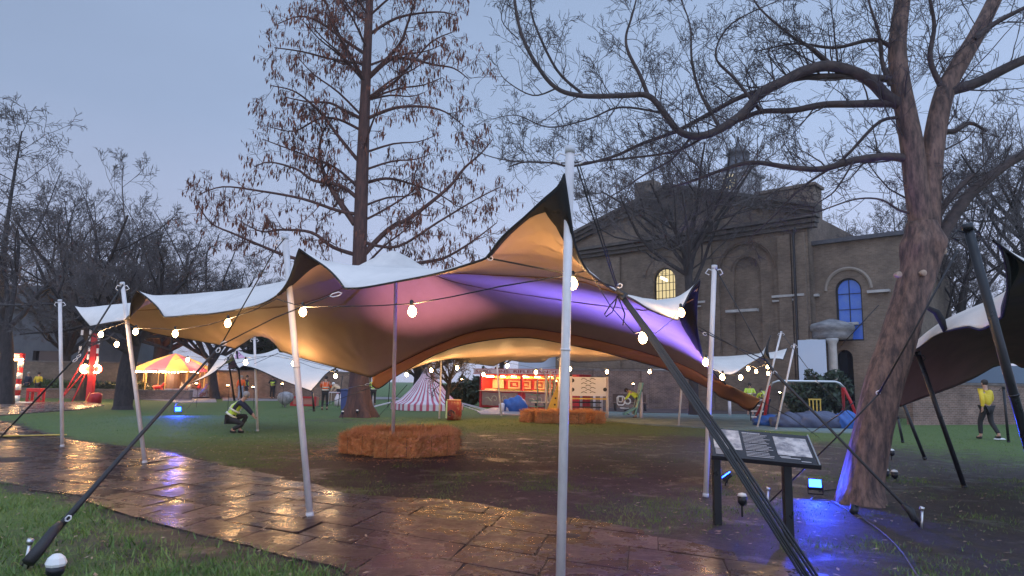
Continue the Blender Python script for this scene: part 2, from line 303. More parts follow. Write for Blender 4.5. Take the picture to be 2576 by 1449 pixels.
for ri in range(len(rows) - 1):
    u = -34 + rnd.random()
    while u < 9:
        w = rnd.choice([.75, .9, 1.15, .75]); a0, a1, c0, c1 = u, u + w, rows[ri], rows[ri + 1]; u += w
        gpx = .006
        cor = [o0 + e1 * (p + rnd.uniform(-.008, .008)) + e2 * (r_ + rnd.uniform(-.008, .008)) for p, r_ in ((a0 + gpx, c0 + gpx), (a1 - gpx, c0 + gpx), (a1 - gpx, c1 - gpx), (a0 + gpx, c1 - gpx))]
        c = sum(cor) / 4
        ins = [bool(inpoly([k[0]], [k[1]], PATH)[0]) for k in cor + [c]]
        if c[1] < 3.4 or sum(ins) < 2: continue
        z = .012 + rnd.uniform(-.003, .003); tx, ty = rnd.gauss(0, .005), rnd.gauss(0, .005); n0 = len(sv); K = 5
        for k in range(4):                           # ragged outline, K points a side
            for s_ in range(K):
                p = cor[k] + (cor[(k + 1) % 4] - cor[k]) * (s_ / K); p = p + (c - p) * (rnd.uniform(0, .015) + (.01 if s_ == 0 else 0)); p = snap(p)
                sv.append((p[0], p[1], z + (p[0] - c[0]) * tx + (p[1] - c[1]) * ty - .0015)); 
        m_ = 4 * K
        for k in range(m_):
            p = np.array(sv[n0 + k][:2]); p2 = p + (c - p) * .02; sv.append((p2[0], p2[1], z + (p2[0] - c[0]) * tx + (p2[1] - c[1]) * ty))
        for k in range(m_): p = sv[n0 + k]; sv.append((p[0], p[1], -.05))
        sf += [(n0 + k, n0 + (k + 1) % m_, n0 + m_ + (k + 1) % m_, n0 + m_ + k) for k in range(m_)] + [(n0 + 2 * m_ + k, n0 + 2 * m_ + (k + 1) % m_, n0 + (k + 1) % m_, n0 + k) for k in range(m_)] + [tuple(n0 + m_ + k for k in range(m_))]
        st_ += [rnd.uniform(.62, 1.4)] * (3 * m_)
me = bpy.data.meshes.new('path'); me.from_pydata(sv, [], sf); me.materials.append(fm); me.update(); pth = bpy.data.objects.new('path', me); COL.objects.link(pth); tag(pth, kind='structure')
a_ = me.attributes.new('tone', 'FLOAT', 'POINT'); a_.data.foreach_set('value', np.array(st_, np.float32))
def sheet(name, pts, z, m):
    o = MB(); loops = [Vector((x, y, 0)) for x, y in pts]; tr = tessellate_polygon([loops]); n = len(pts)
    tr = [t_ if (loops[t_[1]] - loops[t_[0]]).cross(loops[t_[2]] - loops[t_[0]]).z > 0 else (t_[0], t_[2], t_[1]) for t_ in tr]
    o.add([(x, y, z) for x, y in pts], tr); o.add([(x, y, z) for x, y in pts] + [(x, y, z - .12) for x, y in pts], [(i, (i + 1) % n, (i + 1) % n + n, i + n) for i in range(n)])
    ob = o.build(name, m); tag(ob, kind='structure'); return ob
M['wetpave'] = mat('wet_paving', (.13, .1, .09), .25, c2=(.2, .16, .15), scale=2, rvar=.12, bump=.3, bscale=6)
M['soft'] = mat('play_surface', (.2, .27, .26), .55, c2=(.15, .21, .21), scale=1.2, rvar=.15, bump=.2)
M['pale'] = mat('pale_concrete', (.36, .31, .32), .6, c2=(.28, .25, .26), scale=2)
sheet('forecourt_paving', lawn2, .03, M['wetpave'])
sheet('carousel_paving', gp([(330, 1003), (530, 1003), (540, 998), (545, 1012), (440, 1013), (425, 1009)]), .03, M['pale'])
sheet('park_footpath', gp([(560, 1000), (860, 998), (1000, 1000), (1010, 1004), (700, 1008), (560, 1008)]), .03, M['pale'])
sheet('range_paving', gp([(1200, 1036), (1260, 1022), (1470, 1026), (1480, 1037), (1368, 1047), (1210, 1042)]), .035, M['pale'])
sheet('playground_surface', gp([(1372, 1047), (1482, 1034), (1620, 1040), (1850, 1043), (2240, 1044), (2230, 1092), (1800, 1078), (1607, 1067), (1513, 1059)]), .03, M['soft'])
sheet('wall_foot_strip', gp([(1440, 1031), (1460, 1026), (2230, 1036), (2235, 1043), (1850, 1042), (1620, 1039), (1482, 1033)]), .04, mat('dark_kerb', (.1, .075, .075), .6))
# ------------------------------------------------------------------ grass blades near the lens, fallen leaves
def blades(n, x0, x1, y0, y1, h0, h1):
    x = nrs.uniform(x0, x1, n); y = y0 + (y1 - y0) * nrs.rand(n) ** 1.5; m_, d_ = mudamt(x, y)
    k = (~inpoly(x, y, PATH) | ((d_ < .09) & (nrs.rand(n) < .5))) & (nrs.rand(n) > np.clip(m_ * 1.25 - .35 + (fbm(x, y, .8, 3) - .5) * 2.4, 0, .97)) & (np.abs(x) < y * .8 + .5)
    x, y = x[k], y[k]; n = len(x); iy = np.clip(np.searchsorted(gy, y), 1, ny - 1); ix = np.clip(np.searchsorted(gx, x), 1, nx - 1); z = Z[iy, ix] - .004
    h = nrs.uniform(h0, h1, n) * (.5 + fbm(x, y, .6, 2)); a = nrs.uniform(0, 2 * np.pi, n); w = h * .085 + .0012; lean = nrs.uniform(.2, 1.1, n) * h; b_ = nrs.uniform(0, 2 * np.pi, n)
    p0 = np.stack([x - np.cos(a) * w, y - np.sin(a) * w, z], 1); p1 = np.stack([x + np.cos(a) * w, y + np.sin(a) * w, z], 1); p2 = np.stack([x + np.cos(b_) * lean, y + np.sin(b_) * lean, z + h], 1)
    return np.stack([p0, p1, p2], 1).reshape(-1, 3), np.arange(3 * n).reshape(-1, 3)
bm_ = mat('grass_blade', (.075, .15, .024), .55, c2=(.17, .25, .055), scale=1.7, lo=.4, hi=.6)
v1, f1 = blades(190000, -9, 9, 4.6, 13, .014, .046); v2_, f2 = blades(110000, -22, 22, 12, 30, .02, .05)
v3_, f3 = blades(16000, -6, 0, 4.6, 9, .04, .085)
gr = npmesh('grass', np.concatenate([v1, v2_, v3_]), np.concatenate([f1, f2 + len(v1), f3 + len(v1) + len(v2_)]), bm_); tag(gr, kind='stuff', label='short wet green grass blades growing on the lawns either side of the path', cat='grass')
n = 2600; x = nrs.uniform(-8, 9, n); y = nrs.uniform(4.8, 20, n); vs_ = []; fs_ = []
for i in range(n):
    s = rnd.uniform(.015, .04); a = rnd.uniform(0, 6.28); z = (.018 if inpoly([x[i]], [y[i]], PATH)[0] else gz(x[i], y[i]) + .012)
    if inpoly([x[i]], [y[i]], PATH)[0] and rnd.random() < .6: continue
    k = len(vs_); d = Vector((math.cos(a), math.sin(a), 0)); p = Vector((-d.y, d.x, 0)); c = Vector((x[i], y[i], z))
    vs_ += [c - d * s, c + p * s * .5 + Vector((0, 0, .008)), c + d * s + Vector((0, 0, rnd.uniform(0, .02))), c - p * s * .5 + Vector((0, 0, rnd.uniform(0, .012)))]; fs_.append((k, k + 1, k + 2, k + 3))
npmesh('leaf_litter', [tuple(v) for v in vs_], fs_, mat('litter_leaf', (.2, .12, .07), .5, c2=(.4, .3, .22), scale=1.5)); tag(bpy.data.objects['leaf_litter'], kind='stuff', label='small fallen brown leaves scattered over mud and paving', cat='leaf litter')
# ------------------------------------------------------------------ stretch tents: a fabric sheet relaxed between traced, measured edges
def spline(pts, n):
    """pts: (x, y, depth[, 'c']); 'c' marks a sharp corner. n points evenly spaced in 3D"""
    Q = [T(p[:3]) for p in pts]; c = [len(p) > 3 for p in pts]; c[0] = c[-1] = True; o = []
    for i in range(len(Q) - 1):
        a = Q[i]; b = Q[i + 1]; t0 = (b - a) if c[i] else (b - Q[i - 1]) * .5; t1 = (b - a) if c[i + 1] else (Q[i + 2] - a) * .5
        L = (b - a).length; t0 = t0.normalized() * L; t1 = t1.normalized() * L
        for k in range(12):
            s = k / 12; o.append(a * (2 * s ** 3 - 3 * s * s + 1) + t0 * (s ** 3 - 2 * s * s + s) + b * (-2 * s ** 3 + 3 * s * s) + t1 * (s ** 3 - s * s))
    o.append(Q[-1]); A = np.array([tuple(p) for p in o]); d = np.r_[0, np.cumsum(np.linalg.norm(np.diff(A, axis=0), axis=1))]
    u = np.linspace(0, d[-1], n); return np.stack([np.interp(u, d, A[:, k]) for k in range(3)], 1)
def relax(front, right, rear, left, nu, nv, pins=(), lift=0.0, it=3500):
    f = spline(front, nu); r = spline(right, nv); b_ = spline(rear, nu)[::-1]; l_ = spline(left, nv)[::-1]
    u = np.linspace(0, 1, nu)[None, :, None]; v = np.linspace(0, 1, nv)[:, None, None]
    g = (1 - v) * f[None] + v * b_[None] + (1 - u) * l_[:, None] + u * r[:, None] - ((1 - u) * (1 - v) * f[0] + u * (1 - v) * f[-1] + (1 - u) * v * b_[0] + u * v * b_[-1])
    fix = []
    for s in range(2):
        for k in range(it if s else it // 2):
            a = (g[:-2, 1:-1] + g[2:, 1:-1] + g[1:-1, :-2] + g[1:-1, 2:]) / 4; a[..., 2] += lift
            g[1:-1, 1:-1] += 1.0 * (a - g[1:-1, 1:-1])
            for (i, j, p) in fix: g[i, j] = p
        if not s:
            for (p, rad) in pins:
                d = np.hypot(g[..., 0] - p[0], g[..., 1] - p[1]); d[0] = d[-1] = 9; d[:, 0] = d[:, -1] = 9; i, j = np.unravel_index(d.argmin(), d.shape)
                for di in range(-2, 3):
                    for dj in range(-2, 3):
                        if di * di + dj * dj <= 5 and 0 < i + di < g.shape[0] - 1 and 0 < j + dj < g.shape[1] - 1:
                            q_ = g[i + di, j + dj]; dd = math.hypot(di, dj)
                            pass
                dd = np.hypot(g[..., 0] - p[0], g[..., 1] - p[1])
                for i, j in zip(*np.where(dd < rad)):
                    if 0 < i < g.shape[0] - 1 and 0 < j < g.shape[1] - 1: fix.append((i, j, np.array([g[i, j, 0], g[i, j, 1], p[2] - (math.sqrt(dd[i, j] ** 2 + .015) - .12) * .62])))
    return g
def canopy(g, root, under, name='canopy', top='top'):
    nv, nu, _ = g.shape; idx = np.arange(nu * nv).reshape(nv, nu)
    f = np.stack([idx[:-1, :-1], idx[:-1, 1:], idx[1:, 1:], idx[1:, :-1]], -1).reshape(-1, 4)
    a = g[1, 1] - g[0, 1]; o = npmesh(name, g.reshape(-1, 3), f, [M[top], M[under], M['patch']], root, smooth=True)
    m = o.modifiers.new('fabric', 'SOLIDIFY'); m.thickness = .012; m.offset = 0; m.material_offset = 1; m.material_offset_rim = 2
    return o
def strip(A, B, name, m, root, off=0.0, n2=None):
    """ribbon between two point rows"""
    n = len(A); v = np.concatenate([A, B]); f = [(i, i + 1, i + 1 + n, i + n) for i in range(n - 1)]
    o = npmesh(name, v, f, m, root, smooth=True); s = o.modifiers.new('fabric', 'SOLIDIFY'); s.thickness = .03; s.offset = 0; return o
def piece(g, i0, i1, j0, j1, name, m, root, w=None, taper=True):
    """black reinforcement sewn over the canopy: cells i0..i1 (inward) by j0..j1"""
    h = g[i0:i1 + 1, j0:j1 + 1]; nv, nu, _ = h.shape; idx = np.arange(nu * nv).reshape(nv, nu)
    f = [idx_ for a in range(nv - 1) for b_ in range(nu - 1) for idx_ in [(idx[a, b_], idx[a, b_ + 1], idx[a + 1, b_ + 1], idx[a + 1, b_])] if (w is None or w(a, b_, nv, nu))]
    o = npmesh(name, h.reshape(-1, 3), f, m, root, smooth=True); s = o.modifiers.new('fabric', 'SOLIDIFY'); s.thickness = .024; s.offset = 0; return o
def band(g, side, a, b, wf, name, m, root, n=None):
    """smooth reinforcement band sewn along one side: width wf(t) in grid cells inward"""
    L = abs(b - a) + 1; ts = np.linspace(0, 1, L); A, B = [], []; K = 5; rows = []
    for t, i in zip(ts, np.linspace(a, b, L).round().astype(int)):
        w_ = wf(t); line = []
        for k in range(K + 1):
            q = w_ * k / K; j = int(q); f_ = q - j
            if side == 'front': p = g[j, i] * (1 - f_) + g[j + 1, i] * f_
            else: p = g[i, -1 - j] * (1 - f_) + g[i, -2 - j] * f_
            line.append(p)
        rows.append(line)
    R_ = np.array(rows); nv, nu, _ = R_.shape; idx = np.arange(nu * nv).reshape(nv, nu)
    f = np.stack([idx[:-1, :-1], idx[:-1, 1:], idx[1:, 1:], idx[1:, :-1]], -1).reshape(-1, 4)
    o = npmesh(name, R_.reshape(-1, 3), f, m, root, smooth=True); s = o.modifiers.new('fabric', 'SOLIDIFY'); s.thickness = .03; s.offset = 0; return o
def near_idx(g, row, col, q):
    p = np.array(tuple(T(q))); a = g[row] if row is not None else g[:, col]; return int(np.linalg.norm(a - p, axis=1).argmin())
c = 'c'
FRONT = [(187, 770, 14.4, c), (205, 795, 14.1), (227, 821, 13.7, c), (268, 813, 13.2), (313, 806, 12.8, c), (327, 795, 12.4), (331, 760, 12.1), (345, 730, 11.9, c), (374, 752, 11.6), (397, 774, 11.3), (413, 798, 11.0, c), (447, 796, 10.6), (485, 792, 10.2), (527, 790, 9.8), (610, 777, 9.0), (657, 765, 8.6), (696, 744, 8.3), (718, 720, 8.1), (734, 688, 7.95), (752, 625, 7.85, c), (775, 642, 7.8), (819, 672, 7.6), (847, 699, 7.4), (867, 726, 7.2, c), (912, 724, 7.0), (1012, 706, 6.7), (1101, 688, 6.4), (1206, 656, 6.05), (1226, 647, 6.0), (1262, 599, 5.9), (1319, 547, 5.75), (1367, 502, 5.6), (1407, 466, 5.5), (1419, 438, 5.45, c)]
RIGHT = [(1419, 438, 5.45, c), (1430, 520, 5.5), (1442, 603, 5.6), (1454, 643, 5.65), (1468, 672, 5.7), (1476, 682, 5.75), (1543, 730, 6.4), (1593, 754, 7.0), (1635, 779, 7.6), (1706, 806, 8.5, c), (1716, 776, 8.8), (1726, 756, 9.0), (1740, 728, 9.2), (1762, 701, 9.4, c), (1756, 732, 9.5), (1753, 765, 9.7), (1752, 812, 10.0), (1756, 845, 10.3), (1766, 895, 10.7, c), (1793, 935, 11.5), (1825, 966, 12.4, c)]
REAR = [(1825, 966, 12.4, c), (1779, 949, 13.6), (1752, 933, 14.2), (1705, 912, 15), (1641, 892, 15.8), (1602, 880, 16.3), (1481, 850, 17.1), (1413, 837, 17.4), (1334, 826, 17.6), (1264, 824, 17.7), (1186, 835, 17.9), (1096, 869, 18.0), (1020, 905, 18.0), (935, 950, 18, c), (843, 924, 18), (777, 906, 18.1), (705, 883, 18.3, c), (690, 862, 18.5), (675, 846, 18.7), (644, 846, 18.7), (613, 863, 18.4), (590, 878, 18, c), (582, 874, 17.9), (469, 852, 17.2), (416, 844, 16.8), (360, 830, 16.3), (318, 810, 15.8, c)]
LEFT = [(318, 810, 15.8, c), (280, 797, 15.6), (235, 783, 15.1), (187, 770, 14.4, c)]
pc = G(988, 1140); PX, PY = T((997, 800, 14.6)).x, 14.6
peak = P(990, 632, 14.6)
g = relax(FRONT, RIGHT, REAR, LEFT, 230, 90, pins=[((peak.x, peak.y, peak.z), .85)], lift=.0002)
for q_ in ((413, 798, 11.0), (867, 726, 7.2), (1226, 647, 6.0), (1476, 682, 5.75), (1543, 730, 6.4), (1706, 806, 8.5), (705, 883, 18.3), (590, 878, 18), (935, 950, 18), (997, 640, 14.6), (1766, 895, 10.7)):
    t_ = T(q_); dx, dy = g[..., 0] - t_.x, g[..., 1] - t_.y; d_ = np.hypot(dx, dy); w_ = .016 * np.sin(np.arctan2(dy, dx) * 17 + 1.3 * np.sin(d_ * 3)) * np.exp(-d_ / 1.1) * np.clip(d_ / .35, 0, 1); w_[0] = w_[-1] = 0; w_[:, 0] = w_[:, -1] = 0; g[..., 2] += w_
tent = thing('stretch_tent', 'largest white stretch tent with tan lining lit pink and violet across the middle', 'tent', (peak.x, peak.y, 0)); tent_inv = Vector((-peak.x, -peak.y, 0))
def reroot(root, objs):
    for o in objs: o.location = -root.location
cv = canopy(g, tent, 'under'); parts = [cv]
# black corner reinforcements
j = near_idx(g, 0, None, (345, 730, 11.9)); ja = near_idx(g, 0, None, (315, 805, 12.7))
parts.append(band(g, 'front', ja, j, lambda t: .3 + 4.2 * math.sin(math.pi * (.12 + .62 * t)), 'corner_patch', M['patch'], tent))
j = near_idx(g, 0, None, (752, 625, 7.85)); ja = near_idx(g, 0, None, (700, 742, 8.28))
parts.append(band(g, 'front', ja, j, lambda t: .4 + 3.2 * t, 'corner_patch', M['patch'], tent))
j = g.shape[1] - 1; ja = near_idx(g, 0, None, (1367, 502, 5.6)); jb = near_idx(g, 0, None, (1226, 647, 6.0))
parts.append(band(g, 'front', jb, j, lambda t: .5 + 10 * max(0, t - .55) ** 1.3, 'corner_patch', M['patch'], tent))
ib = near_idx(g, None, j, (1476, 682, 5.75))
parts.append(band(g, 'right', 0, ib, lambda t: 5.5 - 3.5 * t, 'corner_patch', M['patch'], tent))
i1 = near_idx(g, None, j, (1762, 701, 9.4)); i2 = near_idx(g, None, j, (1766, 895, 10.7))
parts.append(band(g, 'right', i1, i2, lambda t: 1.0 + 5 * math.sin(math.pi * (.1 + .8 * t)), 'corner_patch', M['patch'], tent))
# black hem cord round the sheet
rim = MB(); ring = list(map(Vector, g[0])) + list(map(Vector, g[1:, -1])) + list(map(Vector, g[-1, ::-1][1:])) + list(map(Vector, g[::-1, 0][1:]))
rim.tube(ring, .011, 6); parts.append(rim.build('hem_cord', M['patch'], tent, True))
# hanging valance under the rear arch
VT = [(1913, 1005, 13.2, c), (1870, 987, 12.9), (1825, 967, 12.4), (1779, 950, 13.6), (1752, 934, 14.2), (1705, 913, 15), (1641, 893, 15.8), (1602, 881, 16.3), (1481, 851, 17.1), (1413, 838, 17.4), (1334, 827, 17.6), (1264, 825, 17.7), (1186, 836, 17.9), (1096, 870, 18.0), (1020, 906, 18.0), (937, 949, 17.9, c)]
VB = [(1911, 1010, 13.2, c), (1884, 1033, 13.5), (1852, 1014, 13.6), (1811, 998, 14.0), (1793, 983, 14.3), (1730, 952, 15.1), (1674, 929, 15.7), (1595, 907, 16.5), (1504, 882, 17.1), (1411, 863, 17.4), (1335, 850, 17.6), (1264, 851, 17.7), (1164, 868, 17.9), (1096, 892, 17.9), (1047, 918, 17.9), (991, 950, 17.9), (950, 978, 17.8), (935, 968, 17.8, c)]
A, B = spline(VT, 160), spline(VB, 160); rows_ = []
for k in range(6):
    s = k / 5; rw = A * (1 - s) + B * s; rw[:, 1] += .05 * math.sin(math.pi * s) * (1 + .6 * np.sin(np.arange(160) * .5 + k)) * .5; rows_.append(rw)
vg = np.stack(rows_); o = npmesh('valance', vg.reshape(-1, 3), [(a * 160 + b_, a * 160 + b_ + 1, (a + 1) * 160 + b_ + 1, (a + 1) * 160 + b_) for a in range(5) for b_ in range(159)], mat('valance_tan', (.5, .22, .075), .65, bump=.2), tent, smooth=True)
s_ = o.modifiers.new('fabric', 'SOLIDIFY'); s_.thickness = .012; parts.append(o)
mk = MB(); mk.tube(list(map(Vector, B)), .012, 5); parts.append(mk.build('hem_cord', M['patch'], tent, True))
# printed emblem on the lining: small wedge and a row of worn letter shapes
def on_grid(x, y):
    """point of the lining seen in the photograph at x, y"""
    d = ray(x, y).normalized(); D = np.array(tuple(d)); Q = g.reshape(-1, 3) - np.array(tuple(EYE)); tt = Q @ D; pr_ = Q - tt[:, None] * D; dist = np.linalg.norm(pr_, axis=1) / np.maximum(tt, .1); k = int((dist + tt * .0004).argmin()); return EYE + d * (tt[k] - .03)
em = MB(); p0 = on_grid(1318, 693); em.add([P(1317, 694, p0.y), P(1321, 689, p0.y), P(1330, 693, p0.y)], [(0, 1, 2)])
for k in range(9):
    x = 1326 + k * 3.6; y = 687 + k * 2.0
    for (a, b_) in (((-1.2, -2.5), (1.2, -1.5)), ((-1.2, -2.5), (-1, 2)), ((-1, 0.5), (1.4, 1.4)), ((1.0, -1.6), (1.3, 2.6))):
        if rnd.random() < .75: em.tube([P(x + a[0], y + a[1], p0.y), P(x + b_[0], y + b_[1], p0.y)], .0018, 4)
parts.append(em.build('printed_emblem', mat('faded_print', (.05, .02, .05), .8), tent))
# seam tapes across the lining
for (a, b_) in (((1010, 712), (1470, 742)),):
    pass
sj = [int(g.shape[1] * f_) for f_ in (.2, .4, .6, .8)]
for r_ in (.3, .62):
    i = int(g.shape[0] * r_); sm = MB(); q_ = g[i, ::2].copy(); sm_pts = [Vector(p) - Vector((0, 0, .014)) for p in q_]; sm.tube(sm_pts, .022, 4, flat=.3); parts.append(sm.build('seam_tape', M['seam'], tent, True))
reroot(tent, parts)
# second tent behind: yellow-lit lining seen under the arch, white top to the right
c2f = [(990, 915, 21, c), (1080, 800, 20.5), (1300, 750, 20.5), (1600, 800, 20.5), (1760, 905, 20.5), (1793, 932, 20.5, c), (1836, 943, 21), (1880, 918, 22.5), (1921, 894, 24, c), (1928, 870, 24.6), (1938, 844, 25.2, c)]
c2r = [(1938, 844, 25.2, c), (1931, 875, 25.8), (1936, 903, 26.5, c), (1960, 903, 28), (1970, 905, 29, c), (1981, 876, 30, c)]
c2b = [(1981, 876, 30, c), (1940, 886, 31), (1750, 902, 33), (1590, 904, 33), (1520, 908, 33), (1450, 911, 33, c), (1434, 906, 33), (1415, 892, 33), (1397, 890, 33), (1366, 911, 32.6, c), (1320, 911, 32.3), (1285, 906, 32), (1270, 907, 32), (1241, 921, 31.6, c), (1200, 915, 31.2), (1152, 909, 31, c), (1146, 890, 30.6, c), (1100, 906, 30), (1030, 930, 28, c)]
c2l = [(1030, 930, 28, c), (1000, 925, 25), (990, 915, 21, c)]
g2 = relax(c2f, c2r, c2b, c2l, 120, 50, lift=.00005, it=2500)
r2 = thing('stretch_tent', 'farther stretch tent with yellow-lit lining seen beneath the biggest tent', 'tent', (6, 27, 0))
p2_ = [canopy(g2, r2, 'under')]; rim = MB(); rim.tube(list(map(Vector, g2[-1])), .02, 5); rim.tube(list(map(Vector, g2[:, -1])), .02, 5); rim.tube(list(map(Vector, g2[0])), .015, 5); p2_.append(rim.build('hem_cord', M['patch'], r2, True))
j = g2.shape[1] - 1; i2 = near_idx(g2, None, j, (1936, 903, 26.5)); p2_.append(band(g2, 'right', 0, i2, lambda t: .8 + 2.5 * math.sin(math.pi * t), 'corner_patch', M['patch'], r2))
reroot(r2, p2_)
# third tent, left rear: low white sheet sloping to a point
c3f = [(477, 966, 21, c), (530, 942, 21), (568, 912, 21), (577, 897, 21.3), (583, 890, 21.5, c), (600, 925, 21), (613, 921, 20.6), (647, 929, 20.2), (705, 955, 19.8), (783, 984, 19.3, c)]
c3r = [(783, 984, 19.3, c), (800, 965, 20), (822, 940, 21), (846, 925, 22, c)]
c3b = [(846, 925, 22, c), (835, 922, 22.5), (780, 905, 23), (735, 889, 23.5), (703, 887, 23.5, c), (698, 877, 24, c), (670, 888, 24), (634, 892, 24), (610, 886, 24), (596, 880, 23.5, c), (575, 897, 24), (555, 893, 24, c)]
c3l = [(555, 893, 24, c), (540, 915, 23.5), (520, 940, 22.5), (477, 966, 21, c)]
g3 = relax(c3f, c3r, c3b, c3l, 90, 30, lift=0, it=1500)
r3 = thing('stretch_tent', 'low plain white stretch tent sloping down to a point between the carousel and the redwood', 'tent', (-8, 21.5, 0))
p3_ = [canopy(g3, r3, 'top')]; rim = MB(); rim.tube(list(map(Vector, g3[0])), .015, 5); rim.tube(list(map(Vector, g3[:, -1])), .02, 5); p3_.append(rim.build('hem_cord', M['patch'], r3, True))
A = spline([(596, 880, 23, c), (612, 895, 22.6), (636, 912, 22.2, c)], 8); B = spline([(590, 925, 22.4, c), (600, 924, 22.3), (610, 921, 22.2, c)], 8); C_ = spline([(596, 880, 23, c), (590, 900, 22.6), (572, 928, 22.4, c)], 8)
lp = np.concatenate([A, C_[::-1]]); o = MB().add([tuple(v) for v in lp], [tuple(range(len(lp)))]).build('corner_flap', mat('violet_lit_lining', (.5, .3, .45), .6), r3); o.modifiers.new('f', 'SOLIDIFY').thickness = .01; p3_.append(o)
reroot(r3, p3_)
# fourth tent, right edge: brown lining and white top
c4f = [(2262, 900, 12, c), (2308, 877, 10.6), (2345, 850, 9.7), (2378, 834, 9.0, c), (2433, 822, 8), (2470, 828, 7.4), (2522, 796, 6.5, c), (2534, 741, 6.25), (2534, 681, 6.05), (2518, 621, 5.9), (2497, 604, 5.8, c), (2575, 660, 6.1), (2680, 720, 6.4), (2900, 790, 6.6)]
c4r = [(2900, 790, 6.6, c), (2900, 780, 9), (2900, 850, 12, c)]
c4b = [(2900, 850, 12, c), (2700, 900, 13), (2575, 925, 14), (2546, 913, 14), (2498, 923, 14, c), (2449, 951, 14), (2377, 981, 13.6), (2312, 1004, 13.3), (2264, 1022, 13, c)]
c4l = [(2264, 1022, 13, c), (2255, 960, 12.6), (2262, 900, 12, c)]
pk = P(2440, 752, 10)
g4 = relax(c4f, c4r, c4b, c4l, 110, 50, pins=[], lift=.0006, it=2500)
r4 = thing('stretch_tent', 'dark brown lined stretch tent on black poles at the right edge behind the leaning tree', 'tent', (8, 10, 0))
p4_ = [canopy(g4, r4, 'under_red')]; rim = MB(); rim.tube(list(map(Vector, g4[0])), .012, 5); rim.tube(list(map(Vector, g4[-1])), .012, 5); p4_.append(rim.build('hem_cord', M['patch'], r4, True))
j1 = near_idx(g4, 0, None, (2522, 796, 6.5)); j2 = near_idx(g4, 0, None, (2497, 604, 5.8))
p4_.append(band(g4, 'front', j1, j2, lambda t: .8 + 4.5 * math.sin(math.pi * (.05 + .85 * t)), 'corner_patch', M['patch'], r4))
cr = MB(); cr.tube([P(2335, 775, 9.0), P(2355, 785, 9.0), P(2368, 806, 9.0), P(2378, 834, 9.0)], [.03, .045, .05, .03], 8); p4_.append(cr.build('corner_patch', M['patch'], r4, True))
reroot(r4, p4_)
# ------------------------------------------------------------------ poles
def pole(base, top, label, r=.038, m='pole', cat='tent pole', grp='white tent poles', d=None, cap=True, name='tent_pole'):
    b = G(*base) if len(base) == 2 else P(*base); t_ = P(top[0], top[1], (d or b.y)); o = thing(name, label, cat, b, 0, grp); b0 = Vector(b); b = b - b0; tt = t_ - b0
    L = (tt - b).length; u = (tt - b) / L
    s = MB(); s.tube([b, b + u * L * .5, b + u * L], r, 14); s.tube([b + u * L * .52, b + u * (L * .52 + .02)], r + .004, 14); s.build('shaft', M[m], o, True)
    f = MB(); f.tube([b, b + u * .05], r + .008, 14); f.build('foot', M['cap'] if m == 'pole' else M['blackmetal'], o, True)
    if cap:
        f = MB(); f.tube([tt - u * .03, tt + u * .03], r + .006, 14); f.build('cap', M['cap'] if m == 'pole' else M['blackmetal'], o, True)
        w = MB()                                             # webbing wrapped round the head
        for sgn in (-1, 1):
            w.tube([tt - u * .06, tt + Vector((sgn * .09, 0, -.03)), tt + Vector((sgn * .13, .02, -.09)), tt + Vector((sgn * .08, 0, -.12))], .009, 5)
        w.build('webbing', M['tape'] if m == 'pole' else M['black'], o, True)
    return o, t_
pl = [((157, 1125), (151, 757), 'white pole farthest left, standing on the wet path by the yellow strip', .038), ((365, 1166), (308, 714), 'white pole second from the left, leaning left, foot on the wet path edge', .038),
      ((780, 1300), (717, 597), 'white pole leaning left, foot on the paving left of the straw bale ring', .038), ((1775, 1250), (1797, 672), 'white pole behind the left end of the information board, edged with blue light', .036),
      ((648, 1085), (640, 850), 'thin warm-lit white pole in the grass beside the crouching worker', .036), ((1905, 1076), (1965, 836), 'thin leaning white pole with light bulbs hanging at its middle', .036), ((1952, 1081), (1998, 867), 'thin leaning white pole just right of the one carrying bulbs', .036),
      ((1707, 1072), (1718, 932), 'short pole in front of the brick wall under the right arch', .036), ((1261, 1046), (1250, 918), 'slim pole in front of the rifle range counter', .036), ((1105, 1053), (1110, 903), 'slim pole in front of the striped bell tent', .036), ((1403, 1056), (1410, 900), 'slim pole just left of the nearest pole by the yellow climbing frame', .036)]
tops = {}
for i, (b_, t_, lb, r_) in enumerate(pl): tops[i] = pole(b_, t_, lb, r_)[1]
bC = G(1409.4, 1480); tops['C'] = pole((1409.4, 1480), (1434, 377), 'tallest and nearest white pole, cut off by the bottom of the picture', .038)[1]
b_ = G(988, 1140); o, _t = pole((988, 1140), (997, 640), 'centre pole rising out of the straw bale ring, its foot lit pink', .038, cap=False, d=14.6)
for (b_, t_, lb, d_) in [((2676, 1450), (2434, 571), 'thick black pole crossing the right edge of the picture', 5.7), ((2427, 1228), (2309, 889), 'black pole leaning left right of the big tree', None), ((2327, 1155), (2268, 1005), 'black pole just behind the big tree trunk', None),
                         ((2537, 1113), (2524, 975), 'black pole beside the worker in the yellow vest', None), ((2271, 1113), (2258, 1050), 'farthest short black pole, right of the big tree', None)]:
    pole(b_, t_, lb, .038, 'blackmetal', 'tent pole', 'black tent poles', d_)
pole((609, 1010, 22), (596, 885), 'black pole holding the violet-lit corner of the low white tent', .03, 'blackmetal', grp='black tent poles', d=22)
pole((590, 1008, 23), (574, 900), 'black pole at the left end of the low white tent', .03, 'blackmetal', grp='black tent poles', d=23)
pole((790, 1035, 19.3), (786, 985), 'short black prop under the lowest point of the white tent', .03, 'blackmetal', grp='black tent poles', d=19.3, cap=False)
pole((976, 1025), (982, 940), 'black prop beside the centre pole in front of the bell tent', .022, 'blackmetal', grp='black tent poles', cap=False)
pole((850, 1025), (862, 945), 'black prop leaning on the redwood by the blue bin', .022, 'blackmetal', grp='black tent poles', cap=False)
